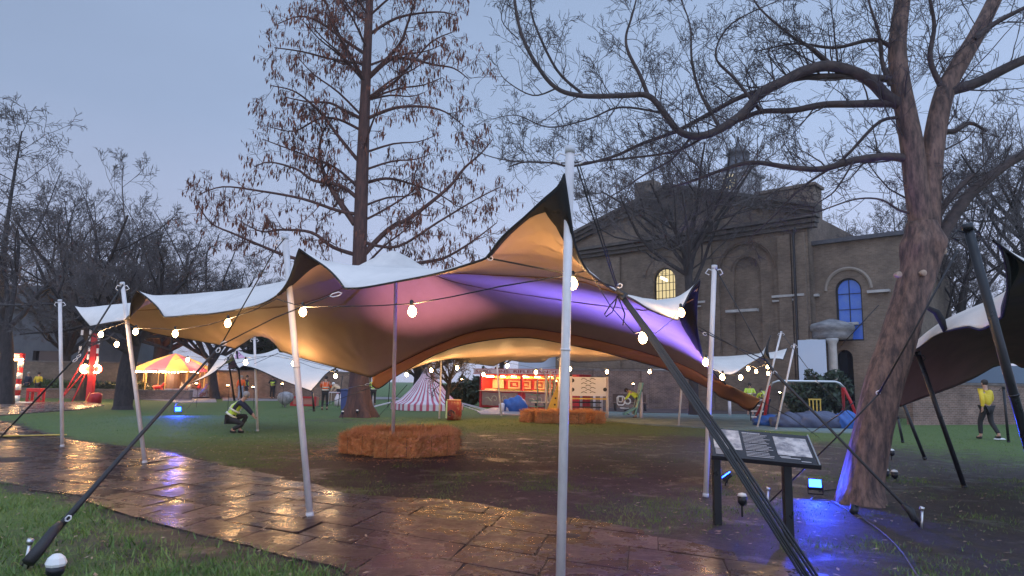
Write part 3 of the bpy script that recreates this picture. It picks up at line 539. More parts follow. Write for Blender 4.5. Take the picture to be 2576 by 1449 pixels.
# ------------------------------------------------------------------ guy ropes
def rope(label, segs, stakes=(), links=(), name='guy_rope', grp='black guy ropes'):
    """segs: (list of (x,y,d) points, radius, flat)"""
    A0 = T(segs[0][0][0]); o = thing(name, label, 'guy rope', A0, 0, grp)
    for (pts, r) in segs:
        s = MB(); s.tube([T(p) - A0 for p in pts], r, 7); s.build('strap' if (r if isinstance(r, float) else max(r)) > .012 else 'rope', M['black'], o, True)
    for q_ in links:                                         # white plastic carabiner
        p = T(q_[:3]) - A0; dx = T((q_[0] + q_[3], q_[1] + q_[4], q_[2])) - A0; dd = dx - p; n = Vector((dd.z, 0, -dd.x)).normalized() * .018
        s = MB(); s.tube([p, p + dd * .25 + n, p + dd * .75 + n, p + dd, p + dd * .75 - n, p + dd * .25 - n, p], .006, 6); s.build('carabiner', M['tape'], o, True)
    for q_ in stakes:
        p = T(q_) - A0; s = MB(); s.tube([p + Vector((0, 0, -.1)), p + Vector((.03, 0, .2))], .014, 8); s.tube([p + Vector((.02, 0, .19)), p + Vector((.035, 0, .23))], .026, 8); s.build('stake', M['steel'], o, True)
    return o
J1 = (556, 868, 7.7); A1 = (62, 1425)
aj = T(J1) - G(*A1); o = rope('long thick black ratchet strap rising from the near left grass', [([A1, (200, 1268, 6.15), (330, 1120, 6.7), J1], [.034, .026, .02, .012]), ([J1, (690, 632, 7.8), (716, 600, 7.8)], .007), ([J1, (690, 800, 7.4), (830, 744, 7.25)], .007), ([J1, (590, 878, 12), (590, 879, 17.9)], .006), ([(70, 1415, 5.7), (100, 1380, 5.8), (135, 1335, 5.9), (150, 1318, 6.0)], [.05, .05, .042, .03])],
         stakes=[(60, 1428)], links=[(830, 745, 7.2, 30, -8), (545, 887, 7.6, 8, -12), (556, 868, 7.7, 14, -8), (165, 1310, 6.0, 14, -12)])
rope('black rope from the left paving up to the second white pole', [([(-60, 1165), (200, 890, 12.2), (310, 716, 12.3)], .016)], links=[(183, 910, 12, 12, -8), (192, 900, 12, 12, -8)])
JR = (1556, 738, 6.35)
segs = []
for k, (dx, dr) in enumerate(((-10, .009), (0, .012), (8, .009), (14, .009), (-5, .007))):
    segs.append(([(1556 + dx * .4, 735, 6.35), (1625 + dx * .7, 830, 5.9), (1830 + dx * 1.2, 1132, 5.1), (2112 + dx * 1.8, 1572, 4.52)], dr))
segs += [([(1452, 418, 5.5), (1490, 540, 5.8), (1550, 722, 6.35)], .007), ([(1458, 415, 5.45), (1498, 540, 5.8), (1554, 722, 6.3)], .005), ([(1232, 650, 6.0), (1436, 690, 6.1), (1548, 722, 6.35)], .008),
         ([(1556, 745, 6.3), (1535, 768, 6.25), (1521, 790, 6.2), (1524, 797, 6.2), (1540, 785, 6.2), (1548, 765, 6.25), (1552, 745, 6.3)], .006), ([(1556, 750, 6.3), (1572, 790, 6.25), (1567, 818, 6.2)], .006), ([(1552, 728, 6.3), (1562, 738, 6.3), (1574, 742, 6.28), (1566, 752, 6.25), (1558, 744, 6.3)], [.02, .03, .024, .028, .02])]
rope('knotted bundle of thick black straps passing in front of the information board', segs, links=[(1553, 722, 6.3, 12, -6), (1226, 648, 6.0, 14, 3)])
JS = (1925, 905, 9.3)
rope('black strap running behind the board to a peg right of the leaning tree', [([(1800, 676, 9.8), (1872, 803, 9.5), JS], .008), ([(1757, 830, 10.0), (1840, 868, 9.6), JS], .008), ([JS, (1950, 940, 9.2), (2058, 1048, 8.8), (2268, 1266, 8.1), (2316, 1322)], [.02, .022, .016, .018, .03]), ([(1757, 822, 10.0), (1830, 862, 9.6), (1912, 912, 9.3)], .006), ([(2270, 1268, 8.1), (2290, 1285, 8.05), (2300, 1310, 8)], [.03, .05, .03])],
     stakes=[(2316, 1326)], links=[(1945, 935, 9.2, 10, 6), (1768, 838, 9.9, 10, 4)])
rope('thin black rope from the leaning white pole down behind the board', [([(1967, 838, 27), (2058, 962, 22), (2190, 1095)], .012)], links=[(2052, 958, 22, 8, 6)])
rope('black strap crossing in front of the leaning tree trunk', [([(2409, 630, 7.6), (2300, 830, 7.9), (2208, 994, 8.3)], .012), ([(2208, 994, 8.3), (2115, 1090, 8.7), (1930, 1268)], .01)], stakes=[(1928, 1270)], links=[(2204, 990, 8.3, 10, -5)])
rope('thin rope tying the big tent corner to the redwood trunk', [([(932, 966, 18), (865, 978, 22)], .012)], links=[(918, 968, 18.3, 14, -2)])
rope('thin black rope from the redwood foot up to the tent valance', [([(742, 1045), (940, 972, 17.8)], .009)])
rope('thin black rope left of the striped bell tent', [([(948, 1052), (1024, 968, 19)], .009)])
rope('thin rope on the lawn beside the carousel', [([(430, 1035), (556, 868, 14)], .006)])
rope('thin rope from the low white tent to the lawn', [([(470, 1030), (577, 900, 21.5)], .008)])
rope('thin tent rope on the far side of the climbing frame', [([(1911, 1008, 13.4), (1990, 1050, 13), (2060, 1100)], .008)])
rope('thin dark rope rising from the right of the blue bundles', [([(2115, 870, 12), (2180, 800, 12), (2210, 768, 12)], .008), ([(2040, 1090), (2115, 1040, 13), (2150, 1010, 13)], .012)])
rope('thin rope between the low white tent and the big tent', [([(545, 925, 19), (700, 890, 18.6), (835, 925, 18.4)], .006), ([(640, 915, 18.5), (700, 888, 18.5)], .006)])
# white guy ropes of the bell tent
# ------------------------------------------------------------------ festoon lights
def make_bulb(r=.041):
    s = MB(); s.lathe((0, 0, 0), [(.002, -r * 1.35), (r * .55, -r * 1.15), (r * .95, -r * .5), (r, 0), (r * .8, r * .6), (r * .45, r * 1.1), (r * .35, r * 1.35)], 10); b = s.build('bulb', M['bulb' if r > .04 else 'bulbfar'], None, True)
    k = MB(); k.lathe((0, 0, 0), [(r * .42, r * 1.2), (r * .5, r * 1.5), (r * .45, r * 2.4), (r * .2, r * 2.7)], 8); s_ = k.build('socket', M['socket'], b, True); return b
BP = make_bulb(); used = [False]
def festoon(label, cable, bulbs, r=.006, sag=True, bs=1.0):
    A0 = T(cable[0]); o = thing('string_lights', label, 'string lights', A0, 0, 'strings of warm bulbs')
    s = MB(); s.tube([T(p) - A0 for p in cable], r, 6); s.build('cable', M['black'], o, True)
    for q_ in bulbs:
        b = BP if not used[0] else copy_tree(BP); used[0] = True; b.parent = o; b.location = T(q_) - A0; b.scale = (bs,) * 3; b.rotation_euler = (rnd.uniform(-.1, .1), rnd.uniform(-.1, .1), 0)
    return o
festoon('black festoon of bulbs looping across the front of the big tent', [(230, 828, 12.6), (254, 832, 12.5), (313, 812, 12.2), (341, 826, 11.4), (395, 826, 10.8), (441, 830, 10.4), (520, 818, 9.6), (573, 803, 9.0), (640, 780, 8.5), (696, 752, 8.2), (762, 772, 7.6), (850, 771, 7.2), (950, 769, 6.8), (1037, 764, 6.5), (1130, 748, 6.2), (1262, 720, 5.95), (1420, 694, 5.75), (1442, 688, 5.75), (1476, 681, 5.8)],
        [(254, 841, 12.5), (341, 834, 11.4), (441, 839, 10.4), (573, 813, 9.0), (762, 784, 7.6), (1037, 783, 6.5), (1441, 713, 5.75)])
festoon('festoon wire with bulbs hooked along the right edge of the big tent', [(1490, 694, 5.9), (1535, 770, 6.1), (1595, 838, 6.3), (1617, 834, 6.5), (1650, 838, 7.0), (1690, 805, 7.8), (1715, 772, 8.5), (1722, 765, 8.7)], [(1617, 850, 6.5), (1714, 786, 8.3)], .0045)
festoon('festoon of bulbs from the tent corner to the leaning white poles', [(1766, 895, 10.8), (1775, 902, 11), (1790, 925, 12), (1817, 940, 13), (1850, 944, 15), (1863, 940, 16), (1882, 918, 19), (1902, 925, 21), (1931, 914, 24), (1945, 938, 25)], [(1775, 911, 11), (1817, 949, 13), (1863, 949, 16), (1882, 927, 19), (1902, 934, 21), (1931, 923, 23), (1932, 939, 22)], .005, bs=1.15)
festoon('short hanging pair of bulbs at the far left tent corner', [(250, 835, 13), (294, 855, 13)], [(294, 866, 13)], .005)
festoon('dim festoon of bulbs in front of the carousel and low white tent', [(440, 905, 24), (472, 896, 22), (560, 905, 19), (618, 900, 17), (690, 895, 17), (738, 905, 17.5), (790, 925, 18.5), (844, 936, 19.5), (880, 930, 20)], [(472, 905, 22), (618, 911, 17), (738, 914, 17.5), (844, 946, 19.5)], .005, bs=1.2)
festoon('far festoon of bulbs strung under the farther tent along the fair stalls', [(1000, 940, 27), (1023, 935, 27), (1085, 922, 27), (1150, 916, 27), (1216, 934, 28), (1276, 912, 28), (1348, 927, 29), (1434, 919, 29), (1527, 927, 29), (1634, 927, 29), (1750, 920, 27)], [(1023, 942, 27), (1085, 931, 27), (1150, 925, 27), (1216, 942, 28), (1276, 920, 28), (1348, 936, 29), (1434, 928, 29), (1527, 935, 29), (1634, 935, 29)], .006, bs=1.5)
# small lamps on the lawn: spike lights
def spike(x, y, z, label, s=1.0, m='bulbfar'):
    b = G(x, y); hd = P(x, z, b.y) - b; o = thing('spike_light', label, 'garden light', b, 0, 'small lights on spikes'); k = MB(); k.tube([(0, 0, 0), (0, 0, hd.z - .08)], .012, 6); k.build('stem', M['blackmetal'], o)
    h = MB(); h.lathe((hd.x, 0, hd.z), [(.02, -.1), (.06 * s, -.06), (.07 * s, .02)], 10); h.build('housing', M['blackmetal'], o, True); g_ = MB(); g_.lathe((hd.x, 0, hd.z), [(.065 * s, .022), (.05 * s, .05), (.01, .06)], 10); g_.build('lens', M[m], o, True)
for q_ in [(573, 1030, 971, 'lit spike light left of the orange coats'), (637, 1028, 975, 'lit spike light just left of the thin pole by the green vest'), (710, 1025, 967, 'lit spike light right of the worker in the green vest'), (494, 1025, 966, 'lit spike light in front of the carousel fence'),
           (1161, 1045, 956, 'lit lamp on a stalk between the bell tent and the rifle range'), (1398, 1040, 960, 'lit lamp on a stalk left of the nearest pole'), (1493, 1040, 959, 'lit lamp on a stalk right of the wavy play panel'), (1593, 1040, 967, 'lit lamp on a stalk beside the spring rider'), (1961, 1055, 989, 'lit lamp on a stalk by the red swing frame'), (2116, 1050, 995, 'lit lamp on a stalk right of the swing frame'),
           (2310, 1030, 1002, 'lit lamp on a stalk left of the worker in the yellow vest')]: spike(*q_)
M['whitecap'] = mat('white_plastic', (.75, .75, .73), .4)
for (x, y, z, lb) in [(899, 1050, 1034, 'unlit spike light nearest the redwood foot on its left'), (934, 1048, 1032, 'unlit spike light right of the redwood foot'), (862, 1053, 1037, 'unlit spike light in the grass left of the redwood foot'), (620, 1060, 1048, 'unlit white-topped spike light by the crouching worker'), (1127, 1050, 1022, 'unlit spike light before the bell tent'), (1135, 1043, 1008, 'unlit spike light close to the bell tent skirt'),
                      (2243, 1160, 1136, 'unlit spike light right of the leaning tree'), (2250, 1205, 1190, 'unlit spike light nearest the leaning tree on its right'), (2228, 1198, 1187, 'unlit spike light touching the leaning tree on its right'), (1867, 1300, 1252, 'unlit spike light behind the board by the strap bundle'), (1790, 1058, 1048, 'unlit light lying at the playground edge')]: spike(x, y, z, lb, .9, 'whitecap')
b = G(135, 1475); o = thing('uplight', 'white hooded spike light in the near left grass beside the strap anchor', 'garden light', b); s = MB(); s.tube([(0, 0, 0), (0, 0, .1)], .02, 8); s.build('stem', M['blackmetal'], o, True)
s = MB(); s.lathe((0, 0, .1), [(.03, -.05), (.062, 0), (.066, .05)], 14); s.build('housing', M['blackmetal'], o, True); s = MB(); s.lathe((0, 0, .15), [(.068, 0), (.075, .02), (.058, .06), (.03, .085), (.005, .09)], 9); s.build('cover', M['whitecap'], o)
# ------------------------------------------------------------------ floodlights and coloured uplights: real lamps
def flood(base, aim, label, col, power, size=.26, z=.25, spread=R(120), face=True, m='blueled'):
    b = T(base); b.z = 0; o = thing('floodlight', label, 'floodlight', b); c_ = Vector((0, 0, z)); d = (Vector(aim) - b - c_).normalized(); q_ = d.to_track_quat('-Z', 'Y').to_matrix()
    s = MB(); s.box(c_ - d * .05, (size * 1.25, size, .07), q_); h = s.build('housing', M['blackmetal'], o); bevel(h, .01)
    k = MB(); k.tube([c_ + q_ @ Vector((size * .66, 0, .05)), c_ + q_ @ Vector((size * .66, 0, 0)) - Vector((0, 0, z * .8)), c_ + q_ @ Vector((-size * .66, 0, 0)) - Vector((0, 0, z * .8)), c_ + q_ @ Vector((-size * .66, 0, .05))], .012, 6); k.build('bracket', M['blackmetal'], o)
    f = MB(); f.box(c_ - d * .012, (size * 1.1, size * .86, .008), q_); f.build('led_face', M[m], o)
    L = bpy.data.lights.new('lamp', 'AREA'); L.shape = 'RECTANGLE'; L.size = size; L.size_y = size * .8; L.energy = power; L.color = col; L.spread = spread
    lo = bpy.data.objects.new('lamp', L); COL.objects.link(lo); lo.parent = o; lo.location = c_ + d * .01; lo.rotation_euler = d.to_track_quat('-Z', 'Y').to_euler(); return o
flood((2052, 1250), (2.8, 6, 4.5), 'blue floodlight on the mud between the board and the leaning tree', (.02, .06, 1), 85, .15, .2, R(170))
flood((1826, 1225), tuple(on_grid(1500, 770)), 'small blue floodlight half hidden behind the board leg', (.14, .12, 1), 200, .16, .2, R(75))
flood((447, 1044), (-9, 20, 5), 'distant blue floodlight on the left lawn', (.02, .07, 1), 160, .2, .24, R(175))
def spot(name, loc, aim, col, power, ang, blend, label):
    o = thing('uplight', label, 'uplight', (loc[0], loc[1], 0)); d = (Vector(aim) - Vector(loc)).normalized(); q_ = d.to_track_quat('Z', 'Y').to_matrix(); s = MB(); s.lathe((0, 0, loc[2]), [(.03, -.12), (.05, -.1), (.055, .0), (.045, -.01)], 12, ax=q_); s.build('housing', M['blackmetal'], o, True)
    s = MB(); s.tube([(0, 0, 0), (0, 0, loc[2] - .1)], .03, 8); s.build('stem', M['blackmetal'], o)
    L = bpy.data.lights.new('lamp', 'SPOT'); L.energy = power; L.color = col; L.spot_size = ang; L.spot_blend = blend; L.shadow_soft_size = .06
    lo = bpy.data.objects.new('lamp', L); COL.objects.link(lo); lo.parent = o; lo.location = Vector((0, 0, loc[2])) + d * .03; lo.rotation_euler = d.to_track_quat('-Z', 'Y').to_euler()
px, py = pc.x, pc.y
spot('pink', (px + .25, py - .1, .3), tuple(on_grid(1075, 752)), (1, .42, .74), 400, R(62), 1.0, 'pink uplight inside the straw bale ring')

q0 = P(2150, 1255, 8.9); q0.z = .12
spot('violet', tuple(q0), tuple(P(2300, 480, 9.2)), (.2, .1, 1), 330, R(26), .8, 'small violet uplight at the foot of the leaning tree')
# ------------------------------------------------------------------ trees: tapered limbs down to twigs
class Tree:
    def __init__(s, seed): s.r = random.Random(seed); s.br = []; s.tips = []
    def limb(s, pts, r0, r1):
        s.br.append(([Vector(p) for p in pts], r0, r1))
    def grow(s, p, d, L, r, lv, curl=.25, up=.0, kids=(5, 7), ratio=.62, spread=.9, rmin=.0035, segs=5, droop=0, tipw=.35):
        R_ = s.r; pts = [p.copy()]; dd = d.normalized(); n = segs if L > .5 else 3
        for i in range(n):
            dd = (dd + Vector((R_.gauss(0, curl), R_.gauss(0, curl), R_.gauss(0, curl) + up - droop * i / n)) * .5).normalized(); pts.append(pts[-1] + dd * (L / n))
        s.br.append((pts, r, max(rmin, r * tipw)))
        if lv <= 0: s.tips.append((pts[-1], dd, pts)); return
        k = R_.randint(*kids)
        for i in range(k):
            t = .2 + .8 * (i + R_.random()) / k; t = min(t, .999); a = t * n; j = int(a); q = pts[j].lerp(pts[min(j + 1, n)], a - j); ax = (pts[min(j + 1, n)] - pts[j]).normalized()
            v = ax.cross(Vector((R_.gauss(0, 1), R_.gauss(0, 1), R_.gauss(0, 1)))).normalized(); nd = (ax * (1 - spread * .5) + v * spread * R_.uniform(.5, 1.1)).normalized()
            s.grow(q, nd, L * ratio * (1.15 - .5 * t) * R_.uniform(.7, 1.2), max(rmin, r * (1 - .55 * t) * .58), lv - 1, curl, up, kids, ratio, spread, rmin, segs, droop, tipw)
    def along(s, pts, r, lv, n, L, **k):
        """sprout side branches along a given limb"""
        pts = [Vector(p) for p in pts]; m = len(pts) - 1
        for i in range(n):
            a = (.12 + .88 * (i + s.r.random()) / n) * m; j = min(int(a), m - 1); q = pts[j].lerp(pts[j + 1], a - j); ax = (pts[j + 1] - pts[j]).normalized()
            v = ax.cross(Vector((s.r.gauss(0, 1), s.r.gauss(0, 1), s.r.gauss(0, 1)))).normalized(); s.grow(q, ax * .5 + v + Vector((0, 0, k.get('bias', .25))), L * s.r.uniform(.5, 1.2), r * (1 - .6 * a / m), lv, **{a_: b_ for a_, b_ in k.items() if a_ != 'bias'})
    def mesh(s, origin, thick=.03, only=None):
        V, F = [], []; n0 = 0
        for (pts, r0, r1) in s.br:
            rm = max(r0, r1)
            if only == 'thick' and rm < thick: continue
            if only == 'thin' and rm >= thick: continue
            k = 12 if rm > .12 else 7 if rm > .03 else 4 if rm > .012 else 3
            P_ = np.array([tuple(p) for p in pts]) - np.array(tuple(origin)); m = len(P_); t = np.gradient(P_, axis=0); t /= np.linalg.norm(t, axis=1)[:, None] + 1e-9
            up = np.array([0, 0, 1.]) if abs(t[0, 2]) < .9 else np.array([1., 0, 0]); a = np.cross(t, up); a /= np.linalg.norm(a, axis=1)[:, None] + 1e-9; b_ = np.cross(t, a)
            g_ = 2 * np.pi * np.arange(k) / k; rr = np.linspace(r0, r1, m)[:, None, None]
            V.append((P_[:, None] + (a[:, None] * np.cos(g_)[None, :, None] + b_[:, None] * np.sin(g_)[None, :, None]) * rr).reshape(-1, 3))
            i = (np.arange(m - 1)[:, None] * k + np.arange(k)[None]).ravel(); j = (np.arange(m - 1)[:, None] * k + (np.arange(k)[None] + 1) % k).ravel()
            F.append(np.stack([i, j, j + k, i + k], 1) + n0); n0 += m * k
        return (np.concatenate(V), np.concatenate(F)) if V else (np.zeros((0, 3)), np.zeros((0, 4), int))
def tree_obj(t, base, label, group=None, name='bare_tree', bark='bark', twig='fartwig', thick=.05):
    o = thing(name, label, 'tree', base, 0, group)
    for nm, only, m in (('trunk', 'thick', bark), ('crown', 'thin', twig)):
        v, f = t.mesh(base, thick, only)
        if len(f): npmesh(nm, v, f, M[m], o, smooth=True)
    return o
def smooth_pts(pts, n=4):
    P_ = [Vector(p) for p in pts]; o = []
    for i in range(len(P_) - 1):
        p0, p1, p2, p3 = P_[max(i - 1, 0)], P_[i], P_[i + 1], P_[min(i + 2, len(P_) - 1)]
        for k in range(n):
            t = k / n; o.append(.5 * ((2 * p1) + (p2 - p0) * t + (2 * p0 - 5 * p1 + 4 * p2 - p3) * t * t + (3 * p1 - p0 - 3 * p2 + p3) * t ** 3))
    return o + [P_[-1]]
def taper_limb(t, pts, radii, n=4):
    S_ = smooth_pts(pts, n); m = len(S_); rr = np.interp(np.linspace(0, 1, m), np.linspace(0, 1, len(radii)), radii)
    for i in range(m - 1): pass
    t.br.append((S_, rr[0], rr[-1])); t.custom = getattr(t, 'custom', []); return S_
# --- redwood in the middle distance, brown hanging leaves
base = G(900, 1048); base.z = 0; d0 = base.y
rw = Tree(5); tp = [P(x, y, d0) for x, y in ((901, 1048), (903, 950), (904, 800), (905, 650), (911, 430), (920, 210), (930, 0), (938, -200), (944, -380))]
rs = [.62, .40, .33, .31, .28, .22, .17, .1, .03]; redt = MB(); sp = smooth_pts(tp, 5); rr = np.interp(np.linspace(0, 1, len(sp)), np.linspace(0, 1, len(rs)), rs)
root = thing('redwood_tree', 'tall redwood with hanging brown leaves rising behind the big tent', 'tree', base)
vs_ = []; K = 28                                            # fluted flaring trunk
for i, p in enumerate(sp):
    for k in range(K):
        a = 2 * math.pi * k / K; fl = 1 + .16 * math.sin(a * 5 + i * .3) * max(.25, 1 - i / 6) + (.5 * max(0, math.sin(a * 3.5 + 1)) * max(0, 1 - i / 2.2)); vs_.append(p - base + Vector((math.cos(a), math.sin(a), 0)) * rr[i] * fl + (Vector((0, 0, -.15)) if i == 0 else Vector()))
fs_ = [(i * K + k, i * K + (k + 1) % K, (i + 1) * K + (k + 1) % K, (i + 1) * K + k) for i in range(len(sp) - 1) for k in range(K)]
npmesh('trunk', [tuple(v) for v in vs_], fs_, M['barkred'], root, smooth=True)
LIMBS = [([(893, 563), (852, 504), (820, 449), (804, 390), (811, 336), (838, 295)], .15), ([(900, 499), (856, 467), (788, 454), (747, 426), (679, 408), (640, 420)], .1), ([(904, 408), (856, 349), (811, 290), (775, 254), (734, 227), (680, 215)], .09), ([(912, 300), (865, 277), (829, 259), (775, 256), (720, 245)], .09),
         ([(910, 458), (927, 458), (970, 449), (1020, 458), (1106, 490), (1150, 520)], .1), ([(915, 640), (979, 576), (1038, 544), (1128, 472), (1169, 422), (1210, 386), (1240, 350)], .13), ([(920, 300), (992, 272), (1060, 268), (1119, 281), (1170, 320)], .09), ([(925, 200), (983, 150), (1038, 150), (1092, 163), (1142, 172), (1180, 200)], .09),
         ([(918, 200), (879, 141), (847, 77), (820, 5), (800, -60)], .1), ([(925, 195), (1001, 118), (1025, 60), (1045, 0), (1060, -60)], .09), ([(925, 90), (1000, 45), (1100, 30), (1150, 40)], .08), ([(905, 644), (838, 622), (784, 585), (706, 578), (660, 583), (610, 560)], .1), ([(903, 690), (738, 649), (666, 622), (593, 590), (530, 560), (490, 500)], .09),
         ([(915, 680), (1083, 657), (1128, 644), (1187, 608), (1250, 560)], .1), ([(925, 140), (865, 100), (811, 60), (756, 41), (700, 60)], .09), ([(930, 60), (880, 20), (840, -40)], .08), ([(912, 330), (850, 300), (800, 300), (740, 330), (680, 320)], .07), ([(922, 250), (1000, 200), (1080, 110), (1140, 80)], .08), ([(905, 560), (980, 520), (1050, 470), (1060, 430)], .06), ([(918, 160), (840, 150), (760, 130), (690, 120)], .07), ([(905, 540), (850, 530), (760, 500), (650, 480), (560, 470), (500, 490)], .09), ([(915, 610), (1000, 620), (1100, 560), (1200, 500), (1260, 470)], .08), ([(910, 480), (840, 420), (740, 380), (660, 350)], .07)]
for pts, r_ in LIMBS:
    k_ = rw.r.uniform(-1, 1); q_ = [P(x, y, d0 + k_ * 2.2 * (i / (len(pts) - 1))) for i, (x, y) in enumerate(pts)]; S_ = smooth_pts(q_, 4); rw.br.append((S_, r_, .02)); L_ = sum((S_[i + 1] - S_[i]).length for i in range(len(S_) - 1)); rw.along(S_, r_ * .3, 2, int(4 + L_ * 2.3), 1.15, kids=(3, 5), curl=.35, rmin=.006, bias=.1, spread=.9)
for i in range(28):                                        # limbs toward and away from us
    z = rw.r.uniform(5.0, 21); a = rw.r.choice([1, -1]) * rw.r.uniform(.25, 1.4) + math.pi / 2 * rw.r.choice([1, -1]); k_ = np.interp(z, [4, 7, 9, 11, 18, 24], [4.0, 4.6, 3.4, 3.6, 3.4, .8]); c0 = sp[min(len(sp) - 1, max(0, int(np.searchsorted([p.z for p in sp], z))))]
    dd = Vector((math.cos(a), math.sin(a), .45)); pts = [c0 + dd * 0, c0 + dd * k_ * .4 + Vector((0, 0, .1)), c0 + dd * k_ * .75 + Vector((0, 0, -.1)), c0 + dd * k_]; S_ = smooth_pts(pts, 3); rw.br.append((S_, .06, .015)); rw.along(S_, .02, 2, 7, 1.1, kids=(3, 4), curl=.35, rmin=.006, bias=.1)
v, f = rw.mesh(base); npmesh('branch', v, f, M['barkred'], root, smooth=True)
LV = []
rw.r.shuffle(rw.tips)
for (p, d, pts) in [t_ for t_ in rw.tips if math.hypot(t_[0].x - base.x, t_[0].y - base.y) > 1.0][:6200]:
    for _ in range(rw.r.choice([1, 1, 2])):
        q_ = pts[rw.r.randrange(len(pts))] + Vector((rw.r.gauss(0, .05), rw.r.gauss(0, .05), 0)); h = rw.r.uniform(.08, .34); w = h * .13; a = rw.r.uniform(0, 3.1); lean = Vector((rw.r.gauss(0, .05), rw.r.gauss(0, .05), 0)); u = Vector((math.cos(a), math.sin(a), 0)) * w; v_ = Vector((-u.y, u.x, 0))
        for x_ in (u, v_): LV += [q_, q_ + x_ + lean * .5 - Vector((0, 0, h * .4)), q_ + lean - Vector((0, 0, h)), q_ - x_ + lean * .5 - Vector((0, 0, h * .55))]
LV = np.array([tuple(p - base) for p in LV]); npmesh('foliage', LV, np.arange(len(LV)).reshape(-1, 4), M['leafbrown'], root)
# --- leaning plum-barked tree at the right, nearest
base = G(2165, 1262); base.z = 0; D9 = base.y; bt = Tree(9); big = thing('bare_tree', 'big leaning bare tree with forked trunk lit purple, nearest on the right', 'tree', base)
def PP(l, dz=0): return [P(x, y, D9 + (q_[0] if q_ else 0)) for (x, y, *q_) in l]
tr = PP([(2165, 1290), (2168, 1220), (2190, 1100), (2222, 970), (2262, 850), (2288, 760), (2310, 680), (2322, 610), (2318, 560)]); rad = [.40, .285, .26, .255, .25, .245, .25, .25, .20]; S_ = smooth_pts(tr, 12); rr = np.interp(np.linspace(0, 1, len(S_)), np.linspace(0, 1, len(rad)), rad)
K = 72; vs_ = []
for i, p in enumerate(S_):
    for k in range(K):
        a = 2 * math.pi * k / K; n_ = 1 + .05 * math.sin(3 * a + i * .12) + .10 * (fbm(a * 1.5, i * .09, .5, 3) - .5) + .05 * (fbm(math.cos(a) * 3, math.sin(a) * 3 + i * .025, .35, 4) - .5) + .05 * (abs(math.sin(a * 9 + 1.5 * math.sin(i * .12))) - .5) * (fbm(a * 2, i * .1, .7, 2)) + (.5 * max(0, math.sin(a * 4 + .6)) ** 2 * max(0, 1 - i / 11) ** 1.5); kn = .035 * math.exp(-((i - 82) / 6.) ** 2) * (1 + math.sin(5 * a)); vs_.append(p - base + Vector((math.cos(a), math.sin(a), 0)) * (rr[i] * n_ + kn))
fs_ = [(i * K + k, i * K + (k + 1) % K, (i + 1) * K + (k + 1) % K, (i + 1) * K + k) for i in range(len(S_) - 1) for k in range(K)] + [tuple(range((len(S_) - 1) * K, len(S_) * K))]
s_ = MB(); s_.add([tuple(v) for v in vs_], fs_); s_.build('trunk', M['barkbig'], big, True)
kn = MB()
for (x, y) in ((2262, 690), (2324, 686), (2378, 632)): kn.lathe(P(x, y, D9 - .30 if y > 650 else D9) - base, [(.04, -.08), (.045, .0), (.03, .008)], 12, ax=Matrix.Rotation(R(90), 3, 'X') if y > 650 else Matrix.Rotation(R(90), 3, 'Y'))
kn.build('pruned_stub', mat('cut_wood', (.4, .3, .22), .7, c2=(.25, .17, .12), scale=12), big, True)
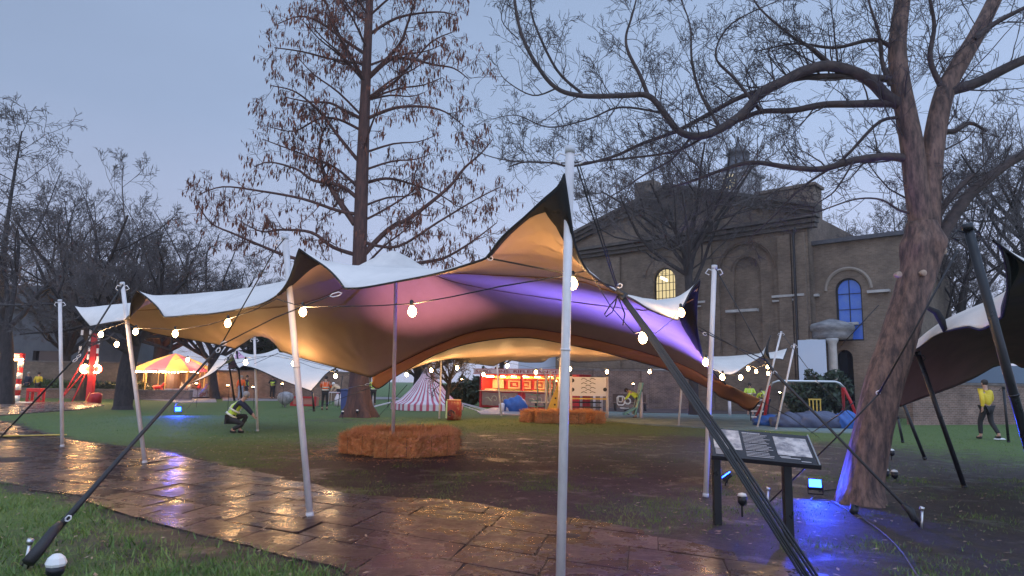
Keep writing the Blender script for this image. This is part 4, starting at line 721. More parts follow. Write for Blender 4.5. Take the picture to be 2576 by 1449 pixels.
BL = [([(2318, 640), (2319, 560), (2305, 460), (2293, 362), (2280, 290), (2265, 210), (2257, 130), (2262, 60), (2272, -20), (2280, -160)], .19, .1, 10, 1.3),
      ([(2330, 640), (2334, 540), (2340, 440), (2352, 340), (2376, 233), (2417, 155), (2450, 100), (2479, 45), (2530, -60)], .18, .1, 12, 1.3),
      ([(2275, 270), (2231, 243), (2195, 207), (2148, 181), (2081, 166), (2018, 181), (1967, 207), (1915, 233), (1873, 282), (1827, 316), (1780, 339), (1739, 342), (1703, 326), (1671, 285), (1630, 241), (1563, 241), (1464, 241), (1397, 220), (1345, 155), (1309, 78), (1293, -10), (1290, -60)], .10, .018, 46, .95),
      ([(2275, 262), (2220, 260), (2148, 262), (2070, 264), (1993, 278), (1915, 281), (1862, 301), (1811, 322)], .07, .03, 12, .8),
      ([(2240, 200), (2170, 193), (2096, 192), (2008, 197), (1930, 223), (1853, 249), (1760, 300), (1697, 332), (1614, 362), (1540, 395), (1440, 418), (1390, 410), (1320, 408), (1280, 420)], .055, .012, 34, .85),
      ([(2300, 405), (2277, 399), (2226, 394), (2148, 404), (2070, 425), (1993, 422), (1889, 409), (1811, 430), (1739, 456), (1690, 470)], .075, .014, 24, .8),
      ([(2372, 236), (2400, 224), (2459, 207), (2576, 150), (2700, 110)], .10, .06, 10, 1.1), ([(2345, 640), (2370, 590), (2433, 497), (2510, 430), (2576, 388), (2700, 330)], .10, .06, 12, 1.0), ([(2350, 560), (2380, 510), (2420, 465), (2450, 440)], .06, .03, 5, .8),
      ([(2290, 300), (2215, 305), (2120, 400), (2018, 471), (1940, 549), (1884, 600)], .03, .008, 14, .6), ([(2300, 540), (2261, 528), (2215, 502), (2148, 502), (2055, 533), (1990, 545)], .022, .006, 8, .5), ([(2360, 330), (2400, 330), (2440, 310), (2480, 330)], .05, .02, 6, .7),
      ([(1630, 241), (1610, 190), (1580, 130), (1575, 90), (1590, 40), (1605, -20)], .035, .01, 12, .7), ([(1464, 235), (1400, 175), (1345, 60), (1335, 0), (1350, -60)], .025, .008, 10, .7), ([(1811, 322), (1760, 230), (1740, 150), (1735, 60), (1700, -30)], .03, .008, 14, .8), ([(2100, 170), (2040, 120), (1990, 90), (1910, 20), (1880, -40)], .035, .01, 12, .8),
      ([(2240, 215), (2220, 160), (2210, 80), (2190, 20), (2170, -60)], .04, .01, 10, .8), ([(1915, 281), (1850, 200), (1800, 140), (1840, 60), (1960, 0)], .03, .008, 12, .8), ([(1297, 408), (1200, 380), (1130, 300)], .012, .004, 6, .4), ([(1740, 342), (1690, 400), (1620, 440), (1560, 480), (1490, 520)], .02, .006, 12, .6), ([(1400, 222), (1340, 240), (1270, 200), (1250, 160)], .015, .005, 7, .5),
      ([(2257, 130), (2200, 100), (2100, 120), (2000, 110), (1900, 130)], .04, .01, 12, .8), ([(2376, 233), (2340, 150), (2350, 60), (2330, -40)], .05, .02, 9, .9), ([(2450, 100), (2500, 60), (2576, 20)], .05, .03, 7, .9), ([(1889, 409), (1850, 470), (1800, 520), (1770, 560)], .015, .005, 7, .5), ([(2148, 404), (2100, 480), (2050, 520), (2040, 580)], .015, .005, 8, .5),
      ([(1305, 100), (1262, 50), (1280, -20)], .012, .005, 5, .4), ([(1671, 285), (1560, 270), (1480, 300), (1380, 320), (1300, 290), (1240, 300)], .02, .006, 14, .6), ([(1780, 339), (1700, 380), (1560, 400), (1430, 410), (1290, 405), (1260, 390)], .022, .006, 16, .6)]
stems = Tree(1)
for k, (l_, r0, r1, n_, L_) in enumerate(BL):
    far = bt.r.uniform(-.2, .9); m_ = len(l_); q_ = [P(x, y, D9 + far * (i / m_) * (abs(x - 2300) / 400)) for i, (x, y) in enumerate(l_)]; S2 = smooth_pts(q_, 5); (stems if k < 2 else bt).br.append((S2, r0, r1)); bt.along(S2, max(.009, min(r0 * .3, .018)), 3 if n_ > 8 else 2, int(n_ * 1.0), L_ * .95, kids=(3, 4), curl=.3, rmin=.0032, bias=.55, up=.1, spread=.75)
v, f = stems.mesh(base); npmesh('stem', v, f, M['barkbig'], big, smooth=True)
for only, nm, m in (('thick', 'branch', 'bigbranch'), ('thin', 'twig_mass', 'twig')):
    v, f = bt.mesh(base, .022, only); npmesh(nm, v, f, M[m], big, smooth=True)
# --- background bare trees: each grown on its own
def roundtree(seed, base, H, spread_, r0, lv=4, kids=(4, 6), label='', rmin=.012, grp='bare trees along the far edge', up=.25, fork=.25, n1=9, LF=.4):
    t = Tree(seed); b_ = Vector(base); top = b_ + Vector((t.r.uniform(-.4, .4), 0, H * fork)); S_ = smooth_pts([b_ - Vector((0, 0, .2)), b_.lerp(top, .5) + Vector((t.r.uniform(-.2, .2), 0, 0)), top], 4); t.br.append((S_[:2], r0 * 1.45, r0 * 1.08)); t.br.append((S_[1:], r0 * 1.08, r0 * .8))
    for i in range(n1):
        a = 2 * math.pi * (i + t.r.random() * .7) / n1; e_ = t.r.uniform(.25, 1.3); d = Vector((math.cos(a) * spread_, math.sin(a) * spread_, e_)); t.grow(top - Vector((0, 0, t.r.uniform(0, H * fork * .35))), d, H * LF * t.r.uniform(.8, 1.15), r0 * .5, lv, .24, up * .5, kids, .62, .8, rmin, 5)
    return tree_obj(t, b_, label, grp, thick=.05)
def gb(x, y, d): v = P(x, y, d); return Vector((v.x, d, 0))
GRP = 'bare trees along the far edge'
def put(src, x, d, rz, sc, label):
    o = copy_tree(src); o.location = gb(x, 960, d); o.rotation_euler = (0, 0, R(rz)); o.scale = (sc[0], sc[0], sc[1]); o['label'] = label; return o
tA = roundtree(21, gb(1745, 960, 36), 21.5, .8, .24, 5, (3, 5), 'dense round bare tree in front of the church clock tower', .0085, n1=13, fork=.43, LF=.27, up=.4)
tB = roundtree(22, gb(308, 1036, 32.5), 10.5, 1.15, .38, 5, (3, 5), 'thick dark trunked bare tree on the left lawn beside the carousel', .009, n1=10, fork=.36, LF=.42)
tC = roundtree(23, gb(205, 960, 43), 19.5, .75, .35, 5, (3, 5), 'bare tree behind the red striking tower at far left', .0105, n1=12, LF=.4)
put(tC, 150, 54, 70, (1.0, .85), 'bare tree behind the yellow coat at far left')
put(tC, 545, 50, 200, (.95, .72), 'bare spreading tree behind the carousel to its right')
put(tB, 400, 52, 120, (1.5, 1.3), 'bare twiggy tree far behind the carousel roof')
put(tC, 2420, 40, 140, (.9, .95), 'tall bare tree beyond the right tent and brick wall')
put(tA, 2600, 44, 90, (1.25, 1.3), 'bare tree at the far right edge behind the dark tent')
put(tC, 2230, 60, 300, (1.1, 1.15), 'tall bare tree behind the church wing')
put(tC, 1040, 60, 30, (1., .5), 'low bare tree far behind the striped bell tent')
put(tA, 1260, 62, 250, (1.0, .5), 'low bare tree far behind the rifle range sign')
put(tB, 780, 58, 210, (1.1, .8), 'low bare tree far behind the low white tent')
roundtree(30, gb(1128, 1043, 30), 4.2, .5, .1, 3, (4, 6), 'slim young bare tree beside the striped bell tent', .009, fork=.4, LF=.36)
t = Tree(31); b_ = gb(8, 1000, 42); S_ = smooth_pts([b_, P(8, 760, 42), P(12, 620, 42), P(30, 480, 42), P(55, 330, 42)], 5); t.br.append((S_, .26, .04)); t.along(S_[6:], .05, 3, 26, 3.2, kids=(3, 5), curl=.35, rmin=.014, bias=.1, droop=.1); tree_obj(t, b_, 'tall thin bare tree at the left edge of the picture', 'bare trees along the far edge')
t = Tree(33); b_ = gb(20, 1000, 36)
S_ = smooth_pts([b_, P(18, 900, 36), P(15, 830, 36)], 4); t.br.append((S_, .34, .28)); 
for (ax_, ay_) in ((-40, 640), (60, 620), (120, 700), (-120, 680), (30, 560)):
    e_ = P(ax_, ay_, 36 + t.r.uniform(-2, 2)); t.grow(S_[-1], e_ - S_[-1], 5.5, .16, 4, .3, .05, (4, 5), .6, .85, .014)
tree_obj(t, b_, 'bare tree with a trunk lit orange behind the left game stall', 'bare trees along the far edge')
# tall shoots above the left trees
t = Tree(35); b_ = gb(330, 970, 46)
for (a, b2) in (((250, 640), (200, 465)), ((430, 760), (300, 490)), ((470, 700), (385, 525)), ((560, 720), (612, 528)), ((520, 640), (550, 590)), ((470, 650), (512, 580))):
    S_ = smooth_pts([P(a[0], a[1] + 120, 46), P(a[0], a[1], 46), P((a[0] + b2[0]) / 2 + 8, (a[1] + b2[1]) / 2, 46), P(b2[0], b2[1], 46)], 4); t.br.append((S_, .07, .02)); t.along(S_, .02, 1, 9, .9, kids=(2, 3), rmin=.012)
t.br.append(([b_, P(330, 850, 46)], .25, .18)); t.br.append(([P(330, 850, 46), P(250, 760, 46)], .14, .07)); t.br.append(([P(330, 850, 46), P(430, 880, 46)], .14, .07)); t.br.append(([P(330, 850, 46), P(470, 820, 46)], .12, .07)); t.br.append(([P(330, 850, 46), P(560, 840, 46)], .12, .07)); t.br.append(([P(330, 850, 46), P(520, 760, 46)], .12, .07))
tree_obj(t, b_, 'bare tree with long straight shoots above the left tree line', 'bare trees along the far edge')
# --- evergreens and hedges as leaf clumps
def leafmass(name, label, base, blobs, n, m, size=.16, cat='bush', grp=None, trunk=None):
    o = thing(name, label, cat, base, 0, grp); V = []; F = []
    tot = sum(b_[3] * b_[4] * b_[5] for b_ in blobs)
    for (x, y, z, a, b2, c_) in blobs:
        k = int(n * a * b2 * c_ / tot) + 8; u = nrs.normal(size=(k, 3)); u /= np.linalg.norm(u, axis=1)[:, None]; rr_ = nrs.rand(k) ** .45; p = u * rr_[:, None] * (a, b2, c_) * (1 + .25 * np.sin(u[:, :1] * 7 + u[:, 2:] * 5)) + (x, y, z); p = p[p[:, 2] > .02]
        A = nrs.normal(size=(len(p), 3)) * size * .5; B_ = nrs.normal(size=(len(p), 3)) * size * .35; V.append(np.stack([p - A, p + B_, p + A, p - B_], 1).reshape(-1, 3))
    V = np.concatenate(V); npmesh('foliage', V, np.arange(len(V)).reshape(-1, 4), M[m], o)
    if trunk: s = MB(); s.tube([(0, 0, 0), (0, 0, trunk)], .12, 8); s.build('trunk', M['bark'], o, True)
    return o
leafmass('evergreen_tree', 'dark evergreen behind the low white tent', gb(690, 960, 55), [(0, 0, 3.5, 2.0, 2, 3.2), (.5, 0, 6.5, 1.3, 1.3, 2.6), (-1.5, 0, 2.4, 1.8, 1.5, 2)], 9000, 'evergreen', .3, 'tree', trunk=3)
leafmass('evergreen_tree', 'dark round evergreen behind the worker in the green vest', gb(720, 980, 54), [(0, 0, 2.2, 2.6, 1.5, 2.0), (2.2, 0, 1.7, 1.5, 1.2, 1.5)], 9000, 'evergreen', .22, 'tree', trunk=2)
leafmass('shrub', 'low pale green shrub in front of the yellow coat', gb(125, 975, 48.2), [(0, 0, .75, 1.3, .6, .5), (1.2, 0, .6, .8, .5, .4), (-1.3, 0, .5, .8, .5, .35)], 5000, 'shrub', .1)
leafmass('hedge', 'dark dense bush behind the swing frame', gb(2070, 1000, 34), [(0, 0, 1.2, 1.3, .8, 1.1), (-1, 0, .8, .9, .7, .8)], 7000, 'evergreen', .14)
leafmass('hedge', 'dark shrubbery between bell tent and rifle range', gb(1185, 1000, 44), [(0, 0, .9, 1.4, .8, .9), (-1.6, 0, .7, 1.2, .8, .7), (1.2, .5, 1.2, 1.0, .8, 1.2)], 8000, 'evergreen', .16)
leafmass('hedge', 'long dark hedge behind the red striking tower', gb(200, 1000, 49.5), [(-3, 0, .6, 2.2, .5, .5), (0, 0, .6, 2.2, .5, .5), (3, 0, .6, 2.2, .5, .5)], 8000, 'evergreen', .13)
# ------------------------------------------------------------------ church: brick front with pediment, wing, porch and clock tower
E1 = Vector((.7305, -.683, 0)); OB = Vector((5.1, 49.5, 0)); CA = math.atan2(-.683, .7305)
church = thing('church', 'brown brick church with broad pediment, arched lit window and blue window behind the tents', 'church', OB, CA)
def wu(x, y, off=0.0):
    """point of the facade plane under a measured picture position -> (along wall, height)"""
    r = ray(x, y); n = Vector((.683, .7305, 0)); s = ((OB + n * off) - EYE).dot(n) / r.dot(n); p = EYE + r * s; return ((p - OB).dot(E1), p.z)
def arch(u0, u1, z0, z1, n=10):
    """opening outline: straight sides, round head; z1 is the crown"""
    r = (u1 - u0) / 2; zc = z1 - r; return [(u0, z0), (u1, z0)] + [(u0 + r + r * math.cos(math.pi * k / n), zc + r * math.sin(math.pi * k / n)) for k in range(n + 1)]
uL, zE = wu(1400, 660)[0], wu(1466, 641)[1]; uR = 16.2; ua, za = wu(1688, 466)
zE = 10.8; za = min(max(za, 13.6), 14.1)
lw = arch(wu(1643, 700)[0], wu(1698, 700)[0], 4.2, wu(1670, 673)[1]); la = arch(wu(1808, 700)[0], wu(1946, 700)[0], 1.0, wu(1877, 612)[1], 16)
lc = arch(lw[0][0] - 9.2, lw[1][0] - 9.2, 5.2, wu(1670, 673)[1]) if False else None
oc = wu(1677, 548); ocr = .55; occ = [(oc[0] + ocr * math.cos(2 * math.pi * k / 18), oc[1] + ocr * math.sin(2 * math.pi * k / 18)) for k in range(18)]
w = MB(); w.panel([(uL, -.3), (uR, -.3), (uR, zE), (uL, zE)], [lw, la], 0, .35, 0)
w.panel([(uL, zE + .6), (uR, zE + .6), (ua, za + .1)], [occ], .0, .3, 0, back=1)
w.box(((uL + uR) / 2, .1, zE + .3), (uR - uL, .6, .6), mi=0)
w.prism([(uL, -.3), (uL + .05, zE), (uL, zE)], .35, 14, 0); w.add([(uR, 0, -.3), (uR, 9, -.3), (uR, 9, zE + .8), (uR, 0, zE + .8)], [(0, 1, 2, 3)], 0)
w.add([(uL, .4, zE + .6), (ua, .4, za), (ua, 14, za), (uL, 14, zE + .6), (uR, .4, zE + .6), (uR, 14, zE + .6)], [(0, 1, 2, 3), (1, 4, 5, 2)], 2)
w.build('wall', [M['brick'], M['render'], M['slate']], church)
nic = MB(); ia = arch(wu(1842, 700)[0], wu(1910, 700)[0], 2.2, wu(1876, 646)[1], 14); nic.panel([(p[0], p[1]) for p in la], [ia], .18, .34, 0, back=0); nic.build('niche', [M['brick'], M['render']], church)
co = MB(); zc = zE
for (z, dz, pr) in ((zc - .1, .22, .25), (zc + .16, .22, .42), (zc + .42, .2, .6)): co.box(((uL + uR) / 2, -pr / 2 + .1, z), (uR - uL + .8 + pr, pr + .2, dz))
def rake(a, b, t, pr, off):
    d = Vector((b[0] - a[0], 0, b[1] - a[1])); L = d.length; an = math.atan2(d.z, d.x); M_ = Matrix.Rotation(-an, 3, 'Y'); nrm = Vector((-math.sin(an), 0, math.cos(an))) * off
    co.box((Vector(((a[0] + b[0]) / 2, -pr / 2 + .1, (a[1] + b[1]) / 2)) + (nrm if nrm.z > 0 else -nrm)), (L + .4, pr + .3, t), M_)
for (t_, pr, off) in ((.22, .25, .0), (.24, .45, .24), (.2, .65, .46)):
    rake((uL - .4, zE + .55), (ua, za + .1), t_, pr, off); rake((ua, za + .1), (uR + .4, zE + .55), t_, pr, off)
co.build('cornice', mat('sooty_cornice', (.13, .11, .095), .85, c2=(.07, .06, .055), scale=2, bump=.4), church)
blk = MB(); u0, z0 = wu(1907, 505, 3); u1, z1 = wu(2031, 486, 3); blk.box(((u0 + u1) / 2 + .2, 3.6, zE + .4 + (z1 - zE) / 2), (u1 - u0 + .4, 1.4, z1 - zE)); blk.box(((u0 + u1) / 2 + .2, 3.6, z1 + .5), (u1 - u0 + .7, 1.7, .18))
blk.build('parapet', M['brick'], church); blk = MB(); u2, z2 = wu(1630, 510, 4); blk.box((u2 - .3, 4.5, z2 + .2), (1.6, 1.2, 3)); blk.build('parapet', M['brick'], church)
# windows
def window(u0, u1, z0, z1, depth, m, label=None, nb=6, nh=9, frame='black'):
    f = MB(); a = arch(u0, u1, z0, z1); a2 = arch(u0 + .09, u1 - .09, z0 + .09, z1 - .09); f.panel(a, [a2], depth - .06, depth); 
    for i in range(1, nb): u = u0 + (u1 - u0) * i / nb; r = (u1 - u0) / 2; zt = z1 - r + math.sqrt(max(0, r * r - (u - u0 - r) ** 2)); f.box((u, depth - .03, (z0 + zt) / 2), (.035, .04, zt - z0))
    for i in range(1, nh): z = z0 + (z1 - z0) * i / nh; hw = (u1 - u0) / 2 if z < z1 - (u1 - u0) / 2 else math.sqrt(max(0, ((u1 - u0) / 2) ** 2 - (z - z1 + (u1 - u0) / 2) ** 2)); f.box(((u0 + u1) / 2, depth - .031, z), (2 * hw, .036, .035))
    w_ = f.build('window', M['blackmetal'], church); g_ = MB(); g_.prism(a, depth + .01, depth + .03); g_.build('pane', m, w_)
    if label: w_['label'] = label
    return w_
window(lw[0][0], lw[1][0], 4.2, lw[7][1], .28, glow('lit_window_glass', (1, .80, .42), .8), 'round-headed window lit pale yellow', 6, 10)
t_ = MB(); um = (lw[0][0] + lw[1][0]) / 2; t_.box((um - .15, .26, wu(1670, 700)[1]), (.55, .05, .16), Matrix.Rotation(R(28), 3, 'Y')); t_.build('strip_light', glow('fluorescent_tube', (1, .93, .8), 5), church)
ro = MB(); 
for k in range(8): a = math.pi * k / 8; ro.tube([(oc[0] + math.cos(a) * ocr, .2, oc[1] + math.sin(a) * ocr), (oc[0] - math.cos(a) * ocr, .2, oc[1] - math.sin(a) * ocr)], .03, 5)
ro.build('oculus_tracery', M['render'], church)
# bands, sills and arch rings
bd = MB()
for (x0, x1, y) in ((1727, 1776, 697), (1942, 2023, 672), (1557, 1607, 712)):
    a = wu(x0, y); b_ = wu(x1, y); bd.box(((a[0] + b_[0]) / 2, -.08, 6.75), (b_[0] - a[0], .28, .13)); bd.box(((a[0] + b_[0]) / 2, -.06, 6.5), (b_[0] - a[0], .2, .1))
for (x0, x1, y) in ((1829, 1908, 782), (1454, 1510, 931), (1648, 1712, 931)):
    a = wu(x0, y); b_ = wu(x1, y); bd.box(((a[0] + b_[0]) / 2, -.1, (a[1] + b_[1]) / 2), (b_[0] - a[0], .3, .16))
bd.build('stone_band', M['stone'], church)
rg = MB()
for (u0, u1, z1, wd) in ((la[0][0] - .12, la[1][0] + .12, la[10][1] + .12, .22), (ia[0][0] - .05, ia[1][0] + .05, ia[9][1] + .05, .14), (lw[0][0] - .6, lw[1][0] + .6, lw[7][1] + .75, .14)):
    r = (u1 - u0) / 2; rg.tube([(u0 + r + r * math.cos(math.pi * k / 20), -.01, z1 - r + r * math.sin(math.pi * k / 20)) for k in range(21)], wd * .3, 6)
rg.build('arch_ring', mat('rubbed_brick', (.13, .09, .065), .85), church)
for u in (uL + .5, wu(1600, 700)[0] - 1.6, wu(1790, 700)[0] - .3, wu(1968, 700)[0] + .2, uR - .5): MB().box((u, -.09, zE / 2 - .3), (.75, .18, zE - .3)).build('pilaster', M['brick'], church)
dp = MB(); a = (15.5, 0); dp.tube([(a[0], -.28, .5), (a[0], -.28, zE - .6), (a[0] + .1, -.2, zE - .1)], .07, 8); dp.build('drainpipe', M['blackmetal'], church)
# wing
zW = 9.7; uW0 = uR; uW1 = uR + 5.2; wg = MB(); bwn = arch(wu(2088, 760, .8)[0] + .3, wu(2154, 760, .8)[0] + .3, wu(2120, 858, .8)[1], wu(2122, 700, .8)[1]); dr = arch(wu(2103, 910, .8)[0], wu(2146, 910, .8)[0], .2, wu(2124, 884, .8)[1] + .1, 8)
nch = arch(wu(2033, 780, .8)[0], wu(2060, 780, .8)[0], wu(2040, 812, .8)[1], wu(2046, 742, .8)[1])
wg.panel([(uW0, -.3), (uW1, -.3), (uW1, zW), (uW0, zW)], [bwn, dr], .8, 1.1, 0, back=1); wg.box(((uW0 + uW1) / 2, .8, zW + .1), (uW1 - uW0 + .3, .5, .22), mi=3); wg.add([(uW0, .8, zW + .2), (uW1, .8, zW + .2), (uW1, 9, zW + 1.2), (uW0, 9, zW + 1.2)], [(0, 1, 2, 3)], 3); wg.add([(uW1, .8, -.3), (uW1, 9, -.3), (uW1, 9, zW), (uW1, .8, zW)], [(0, 1, 2, 3)], 0)
wg.build('wing_wall', [M['brick'], M['darkglass'], M['stone'], M['slate']], church)
window(bwn[0][0], bwn[1][0], bwn[0][1], bwn[7][1], 1.0, mat('blue_glow_glass', (.03, .1, .5), .25, c2=(.1, .18, .42), scale=1.2, emit=(.02, .07, .35), es=.22), 'tall round-headed blue window', 2, 4)  # unlit pane: a faint blue glow is put into the glass colour
sb = MB(); 
for (x0, x1, y) in ((2080, 2160, 817), (2184, 2240, 735), (2034, 2062, 745)): a = wu(x0, y, .8); b_ = wu(x1, y, .8); sb.box(((a[0] + b_[0]) / 2, .68, a[1]), (b_[0] - a[0], .26, .14))
sb.build('stone_band', M['stone'], church)
rg = MB(); u0, u1 = bwn[0][0] - .5, bwn[1][0] + .5; r = (u1 - u0) / 2; rg.tube([(u0 + r + r * math.cos(math.pi * k / 20), .78, bwn[7][1] - r * .55 + r * math.sin(math.pi * k / 20)) for k in range(21)], .1, 6); rg.build('arch_ring', mat('dull_stone', (.26, .22, .18), .8), church)
# rounded stone porch
pa = wu(2011, 830, -1.2); pb = wu(2124, 830, -1.2); pcx = (pa[0] + pb[0]) / 2; pr_ = (pb[0] - pa[0]) / 2; zt = wu(2060, 810, -1.2)[1]; zb = wu(2060, 850, -1.2)[1]
po = MB(); po.lathe((pcx, .5, 0), [(pr_ * .86, zb), (pr_ * .9, zb + .25), (pr_ * .9, (zb + zt) / 2), (pr_ * .98, (zb + zt) / 2 + .06), (pr_ * 1.0, zt - .15), (pr_ * .92, zt), (.1, zt + .3)], 28); po.build('porch_roof', mat('weathered_stone', (.3, .3, .3), .8, c2=(.15, .15, .16), scale=2, stretch=(1, 1, 3)), church, True)
pc_ = MB(); cx_ = wu(2090, 890, -.8)[0]; pc_.lathe((cx_, -.5, 0), [(.3, 0), (.3, .3), (.24, .4), (.22, zb - .3), (.3, zb - .15), (.32, zb)], 18); pc_.lathe((pcx - pr_ * .75, -.2, 0), [(.3, 0), (.3, .3), (.24, .4), (.22, zb - .3), (.3, zb - .15), (.32, zb)], 18); pc_.build('column', M['stone'], church, True)
wp = MB(); a = wu(2009, 900, -1.3); b_ = wu(2078, 900, -1.3); wp.box(((a[0] + b_[0]) / 2, -1.3, (.4 + zb) / 2 - .05), (b_[0] - a[0], .08, zb - .5)); wp.build('white_hoarding', mat('pale_blue_hoarding', (.55, .64, .76), .6), church)
# clock tower
tw = MB(); tb = P(1860, 500, 58) - OB; tl = Vector((tb.dot(E1), tb.dot(Vector((.683, .7305, 0))), 0)); s = 58 / 1717
zz = lambda y: 1.6 + (965 - y) * s
tw.box((tl.x, tl.y, (8 + zz(432)) / 2), (2.9, 2.9, zz(432) - 8)); tw.box((tl.x, tl.y, zz(430)), (3.3, 3.3, .2))
tw.lathe((tl.x, tl.y, 0), [(2.6, zz(520)), (2.2, zz(495)), (1.9, zz(478))], 4, ax=Matrix.Rotation(R(45), 3, 'Z')); tw.build('tower', mat('pale_tower_stone', (.42, .42, .43), .8, c2=(.3, .3, .31), scale=1, bump=.3), church)
dm = MB(); dm.lathe((tl.x, tl.y, 0), [(1.6, zz(430)), (1.45, zz(415)), (1.2, zz(398)), (.95, zz(392)), (.9, zz(372)), (1.05, zz(370)), (.8, zz(360)), (.45, zz(352)), (.16, zz(346)), (.1, zz(328)), (.02, zz(322))], 16); dm.build('cupola', M['slate'], church, True)
ck = MB(); cf = wu(1843, 455, tl.y - 1.5); cxk, czk = cf; cxk = tl.x - .1; rr_ = .68; ck.lathe((cxk, tl.y - 1.5, czk), [(rr_, 0), (rr_, .06)], 28, ax=Matrix.Rotation(R(90), 3, 'X')); c_o = ck.build('clock_face', mat('dark_clock', (.03, .035, .05), .4), church)
ch = MB()
for k in range(12): a = math.pi * k / 6; ch.box((cxk + math.sin(a) * rr_ * .78, tl.y - 1.59, czk + math.cos(a) * rr_ * .78), (.08, .03, .24), Matrix.Rotation(a, 3, 'Y'))
for a, L in ((2.2, .42), (1.2, .3)): ch.box((cxk + math.sin(a) * L / 2, tl.y - 1.6, czk + math.cos(a) * L / 2), (.06, .03, L), Matrix.Rotation(a, 3, 'Y'))
ch.build('clock_marks', mat('glowing_gold', (.8, .65, .35), .4, emit=(.8, .65, .35), es=.25), c_o)  # gilt marks brightened by a faint glow put into their material
# ------------------------------------------------------------------ garden walls and buildings at the back
def wall(label, a, b_, h, m='brickred', t=.34, cop=True, piers=0, name='brick_wall'):
    A, B = Vector(a), Vector(b_); d = B - A; L = d.length; o = thing(name, label, 'wall', A, math.atan2(d.y, d.x)); s = MB(); s.box((L / 2, 0, h / 2 - .1), (L, t, h + .2)); s.build('brickwork', M[m], o)
    if cop: s = MB(); s.box((L / 2, 0, h + .05), (L, t + .1, .1)); s.build('coping', mat('wall_coping', (.2, .17, .15), .8, c2=(.12, .1, .09), scale=3), o)
    if piers: s = MB(); [s.box(((k + .5) * L / piers, -.1, h / 2 - .1), (.45, t + .12, h + .18)) for k in range(piers)]; s.build('pier', M[m], o)
    return o
def GZ(x, y): p = G(x, y); return (p.x, p.y, 0)
wall('long brick wall with a dark foot running behind the playground to the tree', GZ(1440, 1026), GZ(2290, 1040), 2.35, piers=7)
wall('brick wall continuing right behind the worker in the yellow vest', GZ(2290, 1068), (34, 36, 0), 1.75)
wall('orange-lit brick wall behind the orange coats and carousel', (P(330, 995, 55).x, 55, 0), (P(930, 1000, 50).x, 50, 0), 2.0)
wall('pale brick wall behind the left shrubs and red tower', (P(-80, 990, 53).x, 53, 0), (P(345, 990, 53).x, 53, 0), 2.5, m='brick')
wall('low dark brick wall on the far lawn below the red tower', (P(-60, 1000, 46.8).x, 46.8, 0), (P(480, 1000, 46.8).x, 46.8, 0), .55, t=.5)
hb = MB(); bp = P(90, 960, 60); ho = thing('brick_house', 'dark grey house with a black window recess behind the left trees', 'building', (bp.x, 60, 0)); hb.panel([(-8, -.2), (8, -.2), (8, 7.2), (-8, 7.2)], [[(-.5, 1.8), (2.2, 1.8), (2.2, 3.6), (-.5, 3.6)], [(-6, 1.8), (-4, 1.8), (-4, 3.6), (-6, 3.6)]], 0, .4, 0, back=1); hb.box((0, 4, 3.4), (16, 7, 7)); hb.build('wall', [M['render'], M['darkglass']], ho); hb = MB(); hb.prism([(-8.4, 7.2), (8.4, 7.2), (7, 9.3), (-7, 9.3)], -.4, 8); hb.build('roof', M['slate'], ho)
bp = P(2560, 960, 48); ho = thing('brick_house', 'low building with a blue-grey roof edge beyond the right wall', 'building', (bp.x, 48, 0)); hb = MB(); hb.box((0, 3, 1.1), (16, 5, 2.2)); hb.build('wall', M['render'], ho); hb = MB(); hb.prism([(-8.5, 2.0), (8.5, 2.0), (8.5, 2.5), (8, 3.2), (-8, 3.2), (-8.5, 2.5)], -.4, 6.4); hb.build('roof', mat('blue_grey_roof', (.16, .22, .3), .5), ho)
bp = P(1380, 960, 52); ho = thing('brick_house', 'small pale gabled building behind the rifle range', 'building', (bp.x, 52, 0)); hb = MB(); hb.box((0, 2, 1.9), (4.5, 4, 3.8)); hb.build('wall', mat('pale_clad', (.5, .56, .68), .5), ho); hb = MB(); hb.prism([(-2.6, 3.8), (2.6, 3.8), (0, 5)], -.3, 4.2); hb.build('roof', M['slate'], ho)
